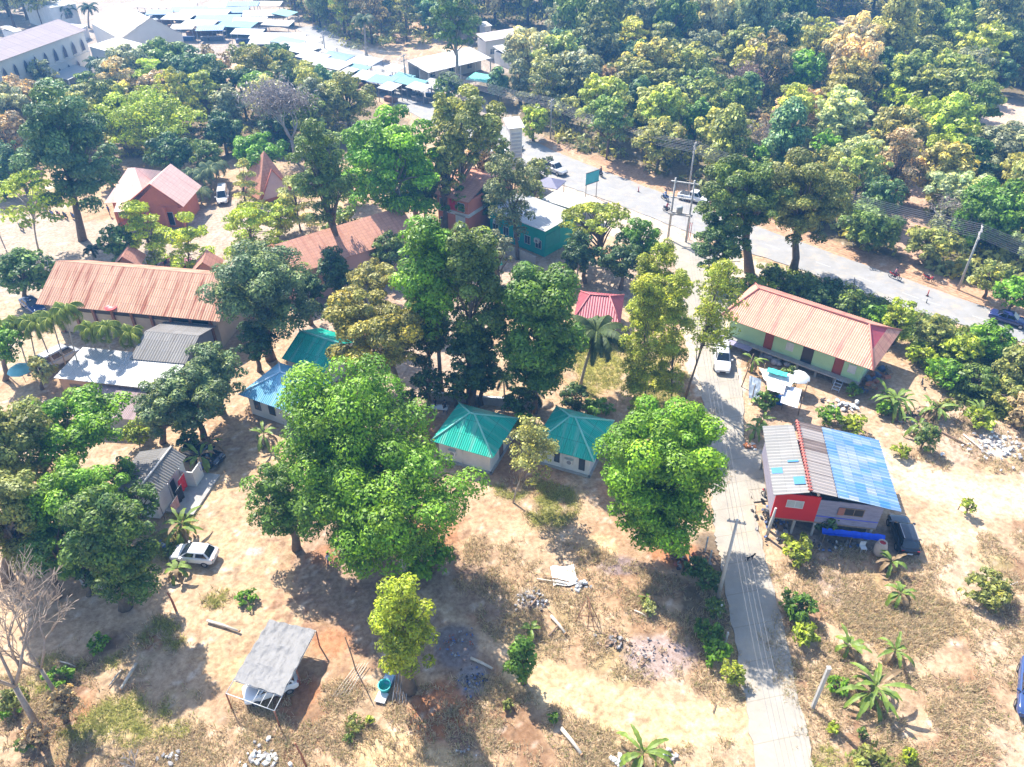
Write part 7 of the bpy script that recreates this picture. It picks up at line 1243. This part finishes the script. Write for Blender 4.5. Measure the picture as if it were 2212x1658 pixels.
for x, y, x1, y1, l, m_, rr in [(380, 1319, 362, 1281, 'short reddish post at the shaded yard corner', 'rusty_post', .09), (662, 1656, 637, 1606, 'reddish post at the bottom of the front field', 'rusty_post', .07), (769, 1448, 745, 1376, 'dark bare pole leaning near the poles bundle', 'timber', .05), (1656, 1160, 1676, 1098, 'pale grey pole in the yard clutter of the red walled house', 'concrete_pole', .13),
                              (1602, 835, 1628, 765, 'thin brown pole between the white pickup and the stilt house', 'timber', .06), (2070, 1100, 2081, 1080, 'thin stake on the sandy road verge', 'timber', .04), (1842, 640, 1846, 600, 'thin pole in the bank bushes by the main road', 'timber', .06), (2001, 655, 2003, 645, 'small grey marker stone on the road edge line', 'concrete_pole', .08)]:
    c = G(x, y); t_ = atY(x1, y1, c.y); o = empty('standing_pole', (c.x, c.y, 0), 0, l, 'pole'); b = B(); b.tube([(0, 0, -.1), ((t_.x - c.x) * .5 + .03, .02, t_.z * .5), (t_.x - c.x, 0, t_.z)], [rr * 1.1, rr, rr * .75], 7); b.make('shaft', MATS[m_], o)
for i in range(3):
    x, y = [(1379, 415), (1830, 645), (2003, 640)][i]; c = G(x, y, 0); o = empty('traffic_post', (c.x, c.y, 0), 0, ['small orange lane post standing mid road by the billboard', 'small roadside marker above the red tiled roof', 'small marker post near the road centre at the right'][i], 'marker'); b = B(); b.tube([(0, 0, 0), (0, 0, .9)], [.09, .05], 8); b.make('shaft', MATS['marker_red'], o); b = B(); b.lathe([(.01, 0), (.2, .01), (.2, .05), (.01, .06)], sides=10); b.make('foot', RUB, o)
# billboard
c = G(1264, 434); c2 = G(1281, 428); r = empty('billboard', (c.x, c.y, 0), atan2(c2.y - c.y, c2.x - c.x), 'turquoise billboard on two posts beside the main road', 'billboard'); w_ = max((c2 - c).length, 2.4)
for x in (.05, w_ - .05): b = B(); b.tube([(x, 0, -.1), (x, 0, 4.6)], .07, 6); b.make('post', STEEL, r)
b = B(); b.box((-.2, -.12, 2.7), (w_ + .2, -.075, 4.5)); b.make('panel', M('turquoise_panel', (.05, .36, .40), .5, var=.15, sc=1.5), r); b = B(); [b.box(*q) for q in (((-.25, -.15, 2.62), (w_ + .25, -.05, 2.70)), ((-.25, -.15, 4.5), (w_ + .25, -.05, 4.58)))]; b.make('border', TRIM, r)
# water jar, blue tarpaulin, basins
c = G(1897, 1197); r = empty('water_jar', (c.x, c.y, 0), 0, 'tall pale clay water jar with a red rim beside the black estate car', 'water jar'); b = B(); b.lathe([(.02, 0), (.38, 0), (.50, .35), (.52, .9), (.44, 1.25), (.34, 1.4), (.36, 1.48), (.28, 1.48), (.27, 1.38)], sides=20); b.make('jar', M('clay', (.52, .40, .32), .8, var=.15, sc=2), r); b = B(); b.lathe([(.02, 1.36), (.26, 1.38)], sides=16); b.make('lid', M('lid_red', (.42, .03, .03), .6), r)
c = G(1843, 1163, .9); r = empty('tarpaulin', (c.x, c.y, 0), radians(-9), 'long bright blue tarpaulin stretched on poles before the grey boarded wall', 'tarpaulin'); b = B(); n = 16
for i in range(n):
    for j in range(3):
        q = lambda a, e, d=0: (-2.6 + 5.2 * a / n, -.38 + .76 * e / 3, 1.35 - .32 * sin(pi * e / 3) + .05 * sin(a * 2.1 + e) - d); b.quad([q(i, j), q(i + 1, j), q(i + 1, j + 1), q(i, j + 1)], sm=True); b.quad([q(i, j + 1, .02), q(i + 1, j + 1, .02), q(i + 1, j, .02), q(i, j, .02)], sm=True)
b.make('sheet', M('blue_plastic', (.01, .08, .62), .45, var=.2, sc=2), r); b = B(); [b.tube([(x, y, -.05), (x * .99, y, 1.4)], .025, 6) for x in (-2.5, -.3, 2.5) for y in (-.4, .4)]; b.make('poles', WOOD, r)
def blobheap(name, label, cat, px_, n, sp, s, mats, flat=.5, seed=1):
    c = G(*px_); r = empty(name, (c.x, c.y, 0), 0, label, cat); rg_ = random.Random(seed); b = B()
    for k in range(n):
        x, y = rg_.gauss(0, sp[0] * .45), rg_.gauss(0, sp[1] * .45); sz = rg_.uniform(.4, 1) * s; Mx = Matrix.Translation((x, y, rg_.uniform(0, .12))) @ Matrix.Rotation(rg_.uniform(0, 6), 4, 'Z') @ Matrix.Rotation(rg_.uniform(-.5, .5), 4, 'X') @ Matrix.Rotation(rg_.uniform(-.5, .5), 4, 'Y'); m_ = rg_.randrange(len(mats))
        P = []; nn = rg_.choice((5, 6, 7))
        for q in range(nn): a = q / nn * 2 * pi; P.append((cos(a) * sz * rg_.uniform(.6, 1.2), sin(a) * sz * .7 * rg_.uniform(.6, 1.2), rg_.uniform(-.06, .06)))
        top_ = [Mx @ Vector((p[0] * .8, p[1] * .8, p[2] + sz * flat)) for p in P]; bot = [Mx @ Vector(p) for p in P]; b.quad(top_, mi=m_); [b.quad([bot[i], bot[(i + 1) % nn], top_[(i + 1) % nn], top_[i]], mi=m_) for i in range(nn)]
    b.make('debris', mats, r); return r
WP = MATS['white_plastic']; GP = M('grey_scrap', (.30, .28, .27), .85, var=.3, sc=3); BP = M('brown_scrap', (.26, .17, .11), .9, var=.4, sc=3); CHR = M('char', (.06, .05, .05), .95); BLS = M('bright_blue_scrap', (.10, .14, .28), .6)
for a in [('rubbish_heap', 'heap of white rags and plastic at the bottom of the front field', 'rubbish', (563, 1636), 40, (1.4, 1.0), .30, [WP, WP, GP]), ('rubbish_heap', 'small pale rag pile among the lime grass at the bottom', 'rubbish', (362, 1636), 14, (.9, .5), .28, [WP, GP]), ('rubbish_heap', 'heap of white plastic sheeting beyond the stilt house yard', 'rubbish', (1820, 876), 34, (1.8, 1.0), .36, [WP, WP, CHR]),
          ('rubbish_heap', 'broad scatter of white broken boards on the pale ground by the photo edge', 'rubbish', (2165, 970), 80, (4.0, 3.0), .32, [WP, WP, GP]), ('rubbish_heap', 'pale rock like rubbish beside the large bottom banana plant', 'rubbish', (1338, 1648), 10, (.6, .4), .3, [WP, GP]), ('rubbish_heap', 'white bags behind the large bottom banana plant', 'rubbish', (1450, 1632), 14, (1.0, .6), .22, [WP, GP]),
          ('burnt_heap', 'round heap of grey ash and charred wood on the cleared ground', 'ash heap', (1150, 1298), 60, (1.3, 1.0), .20, [GP, M('ash', (.42, .40, .40), .95), CHR]), ('rubbish_heap', 'grey plastic bag heap beside the white sheet', 'rubbish', (1256, 1268), 22, (.8, .8), .28, [WP, GP]), ('burnt_heap', 'heap of dead branches beside the spindly frame', 'brushwood', (1325, 1384), 46, (1.2, 1.0), .26, [BP, GP]),
          ('burnt_heap', 'dark blue black ash patch with scraps at the shadow edge', 'ash heap', (1025, 1470), 60, (1.2, 1.0), .15, [CHR, GP, BLS]), ('rubbish_heap', 'bluish scraps scattered in the shade beyond the bright upright tree', 'rubbish', (985, 1385), 50, (1.8, 1.4), .14, [BLS, GP, M('brick_bits', (.32, .10, .06), .9)]), ('rubbish_heap', 'clutter of tins and dark boxes at the corner of the red walled house', 'clutter', (1668, 1125), 50, (1.6, 2.2), .30, [CHR, GP, RUB, BLS]),
          ('rubbish_heap', 'scattered basins and scraps on the shaded yard before the blue tarpaulin', 'clutter', (1800, 1180), 34, (3.4, .8), .22, [WP, GP, BLS, CHR]), ('rubbish_heap', 'grey rubbish pile among the banana plants', 'rubbish', (1960, 900), 40, (1.8, 1.2), .28, [GP, BP, CHR]), ('rubbish_heap', 'rubble strewn between the small banana suckers and the lane ditch', 'rubble', (1400, 1420), 60, (3.0, 1.6), .16, [GP, BP]),
          ('rubbish_heap', 'orange crates beside the banana plant at the pale roof corner', 'crates', (1620, 965), 12, (.7, .5), .34, [M('orange_crate', (.60, .22, .08), .7), M('orange_crate', (.60, .22, .08), .7), WP]), ('rubbish_heap', 'reddish clutter with a basin on the shaded bank by the lower mango', 'clutter', (1475, 1215), 40, (2.0, 1.2), .25, [BP, CHR, M('brick_bits', (.32, .10, .06), .9), GP]), ('rubbish_heap', 'blue and white household clutter beside the betel palms', 'clutter', (45, 800), 30, (1.6, 1.0), .4, [BLS, WP, GP]),
          ('rubbish_heap', 'white stones beside the sandy track end', 'stones', (1010, 1620), 9, (.9, .4), .15, [WP, GP]), ('rubbish_heap', 'blue rags under the pale tipped tree', 'rubbish', (352, 1180), 12, (.6, .4), .24, [BLS, WP])]: blobheap(*a, seed=len(a[1]))
def log(label, p, q, r_, mt, name='log', cat='log', z=.0):
    a, c = G(*p, z), G(*q, z); o = empty(name, (a.x, a.y, 0), 0, label, cat); d = c - a; b = B(); b.tube([(0, 0, z + r_), tuple(d * .5 + Vector((.02, .03, r_ + .02 + z))), tuple(d + Vector((0, 0, r_ + z)))], [r_, r_ * .9, r_ * .75], 8); b.make('wood', mt, o)
    b = B(); b.tube([tuple(d * .97 + Vector((0, 0, r_ + z))), tuple(d * 1.01 + Vector((0, 0, r_ + z)))], r_ * .85, 8); b.make('cut_end', M('cut_wood', (.42, .24, .12), .8), o)
PWD = M('pale_wood', (.52, .45, .36), .9, var=.25, sc=3)
for a in [('long pale log lying on the worn yard', (448, 1343), (518, 1366), .12, PWD), ('pale plank like log on the grass edge beside the shaded corner', (295, 1436), (261, 1493), .13, PWD), ('brownish stick lying left of the pale log', (263, 1448), (235, 1484), .07, PWD), ('pale log in the shade beyond the bright upright tree', (1017, 1424), (1066, 1448), .12, PWD), ('pale beam near the spindly frame', (1190, 1333), (1222, 1372), .13, PWD),
          ('long white beam at the bottom near the seedling', (1212, 1576), (1257, 1634), .15, PWD), ('pole lying before the white sheet', (1160, 1252), (1225, 1264), .07, PWD), ('second pole lying before the white sheet', (1172, 1247), (1228, 1258), .06, BP), ('charred beam crossing the ash heap', (1130, 1285), (1178, 1308), .09, CHR), ('brown board on the ash heap', (1145, 1314), (1162, 1292), .10, BP),
          ('short brown board beside the pale beam', (1186, 1376), (1206, 1352), .10, BP), ('pale stick near the lane ditch rubble', (1370, 1320), (1398, 1334), .07, PWD), ('long board among bananas beyond the stilt house', (2015, 925), (2090, 965), .10, BP), ('pale long board pointing at the white rubbish', (2080, 940), (2140, 990), .09, PWD), ('grey branch near the olive bush', (2135, 1285), (2200, 1258), .06, PWD),
          ('thin stick in the ditch grass near the bare trees', (130, 1430), (165, 1442), .06, PWD), ('dark stake lying in the dry field', (1540, 1540), (1546, 1520), .04, BP)]: log(*a)
r = empty('pole_bundle', G(862, 1500), 0, 'bundle of grey poles leaning at the foot of the bright upright tree', 'pole bundle')
for k in range(9): b = B(); b.tube([(-.4 + k * .12, random.uniform(-.9, -.5), .03), (-.3 + k * .11, random.uniform(.9, 1.3), .7)], .035, 5); b.make('pole', [GP, WOOD][k % 2], r)
r = empty('pole_bundle', G(760, 1478), 0, 'loose long sticks lying on the ground beside the shelter', 'pole bundle')
for k in range(5): b = B(); b.tube([(-1.2 + k * .25, -1.0, .03), (.1 + k * .22, 1.6, .05 + .04 * k)], .03, 5); b.make('pole', PWD, r)
r = empty('covered_basin', G(832, 1490), radians(75), 'teal plastic covered basin with a white cloth beside the bright upright tree', 'basin'); b = B(); b.lathe([(.02, .05), (.35, .05), (.48, .55), (.5, .62), (.42, .60)], sides=14); b.make('basin', M('teal_plastic2', (.04, .42, .40), .5), r)
b = B(); b.box((-1.1, -.4, .02), (-.3, .35, .14)); b.make('white_cloth', MATS['white_plastic'], r); b = B(); b.box((.35, -.35, .02), (1.2, .35, .34)); b.make('blue_box', M('pale_blue_box', (.25, .38, .52), .6), r)
c = G(1218, 1244); r = empty('plastic_sheet', (c.x, c.y, 0), radians(5), 'square white sheet spread on the cleared ground', 'sheet'); b = B(); n = 8
for i in range(n):
    for j in range(n): q = lambda a, e: (-1.0 + 2.0 * a / n, -1.0 + 2.0 * e / n + .1 * sin(a), .04 + .04 * sin(a * 1.7 + e * 2.3)); b.quad([q(i, j), q(i + 1, j), q(i + 1, j + 1), q(i, j + 1)], sm=True)
b.make('fabric', M('white_plastic', (.62, .62, .60), .6), r)
c = G(1268, 1340); r = empty('stick_tripod', (c.x, c.y, 0), 0, 'spindly brown frame of crossed sticks on the cleared ground', 'stick frame'); T_ = Vector((0, .4, 2.2))
for p, q in [((-.9, -.2, 0), (-.2, .3, 2.1)), ((.5, -.9, 0), (0, .4, 2.3)), ((.9, 0, 0), (-.1, .5, 2.3)), ((0, -.8, 0), (.1, .2, 2.0)), ((-.7, 0, .6), (.7, -.1, .6)), ((.15, 1.3, 0), (-.05, .3, 2.1))]: b = B(); b.tube([p, q], .035, 5); b.make('stick', M('brown_stick', (.25, .12, .07), .85), r)
r = empty('frame', G(1862, 1190), 0, 'white plastic chair lying by the blue tarpaulin', 'chair'); r.name = 'plastic_chair'; b = B(); b.box((-.25, -.25, .40), (.25, .25, .45)); b.make('seat', WP, r); b = B(); b.box((-.25, .22, .45), (.25, .27, .9)); b.make('backrest', WP, r)
for x in (-.22, .22):
    for y in (-.22, .22): b = B(); b.tube([(x, y, 0), (x, y, .41)], .022, 5); b.make('leg', WP, r)
c = G(40, 792, 2.2); r = empty('parasol', (c.x, c.y, 0), 0, 'pale teal parasol beside the betel palms at the photo edge', 'parasol'); b = B(); b.lathe([(1.3, 1.75), (1.0, 2.0), (.5, 2.3), (.02, 2.4)], sides=10); b.lathe([(.02, 2.36), (.5, 2.26), (1.0, 1.96), (1.3, 1.71)], sides=10); b.make('canopy', M('teal_cloth', (.20, .48, .50), .7), r); b = B(); b.tube([(0, 0, 0), (0, 0, 2.4)], .03, 6); b.make('pole', STEEL, r)
r, L, W = bld('small_shed', 'low shed with a white sheet roof under the dark left trees', (148, 1228), (205, 1238), (158, 1192), 2.3, 'shed'); b = B(); corrug(b, [(0, 0, 2.2), (L, 0, 2.2), (L, W, 2.6), (0, W, 2.6)], .25, .02); b.make('roof', MATS['white_sheet'], r); b = B(); wall_box(b, L, W, -.1, 2.1, .2); b.make('wall', CONC, r)
c = G(1205, 905); r = empty('garden_wall', (G(985, 868).x, G(985, 868).y, 0), radians(-8), 'low pale wall running behind the teal bungalows', 'wall'); b = B(); b.box((-3, 0, -.1), (9, .15, .9)); b.make('wall_face', CONC, r); b = B(); b.box((-3.05, -.05, .9), (9.05, .2, 1.0)); b.make('coping', WHITE, r)
r = empty('table', G(950, 892), radians(-8), 'white table in the shade behind the nearest teal bungalow', 'table'); b = B(); b.box((-.9, -.4, .72), (.9, .4, .78)); b.make('table_top', WP, r)
for x in (-.8, .8):
    for y in (-.3, .3): b = B(); b.tube([(x, y, 0), (x, y, .73)], .03, 5); b.make('leg', STEEL, r)
# ------------------------------------------------------------------ air
hz = B(); hz.box((-330, -60, -1.5), (330, 330, HC + 3)); m = bpy.data.materials.new('air'); m.use_nodes = True; t = m.node_tree; t.nodes.clear(); o_ = t.nodes.new('ShaderNodeOutputMaterial'); v = t.nodes.new('ShaderNodeVolumePrincipled')
v.inputs['Color'].default_value = (.14, .46, 1.0, 1); v.inputs['Density'].default_value = 0.00055; v.inputs['Anisotropy'].default_value = .2; t.links.new(v.outputs[0], o_.inputs['Volume'])
hb = hz.make('haze', m); tag(hb, 'pale blue haze in the air over the far trees', 'haze', kind='stuff')
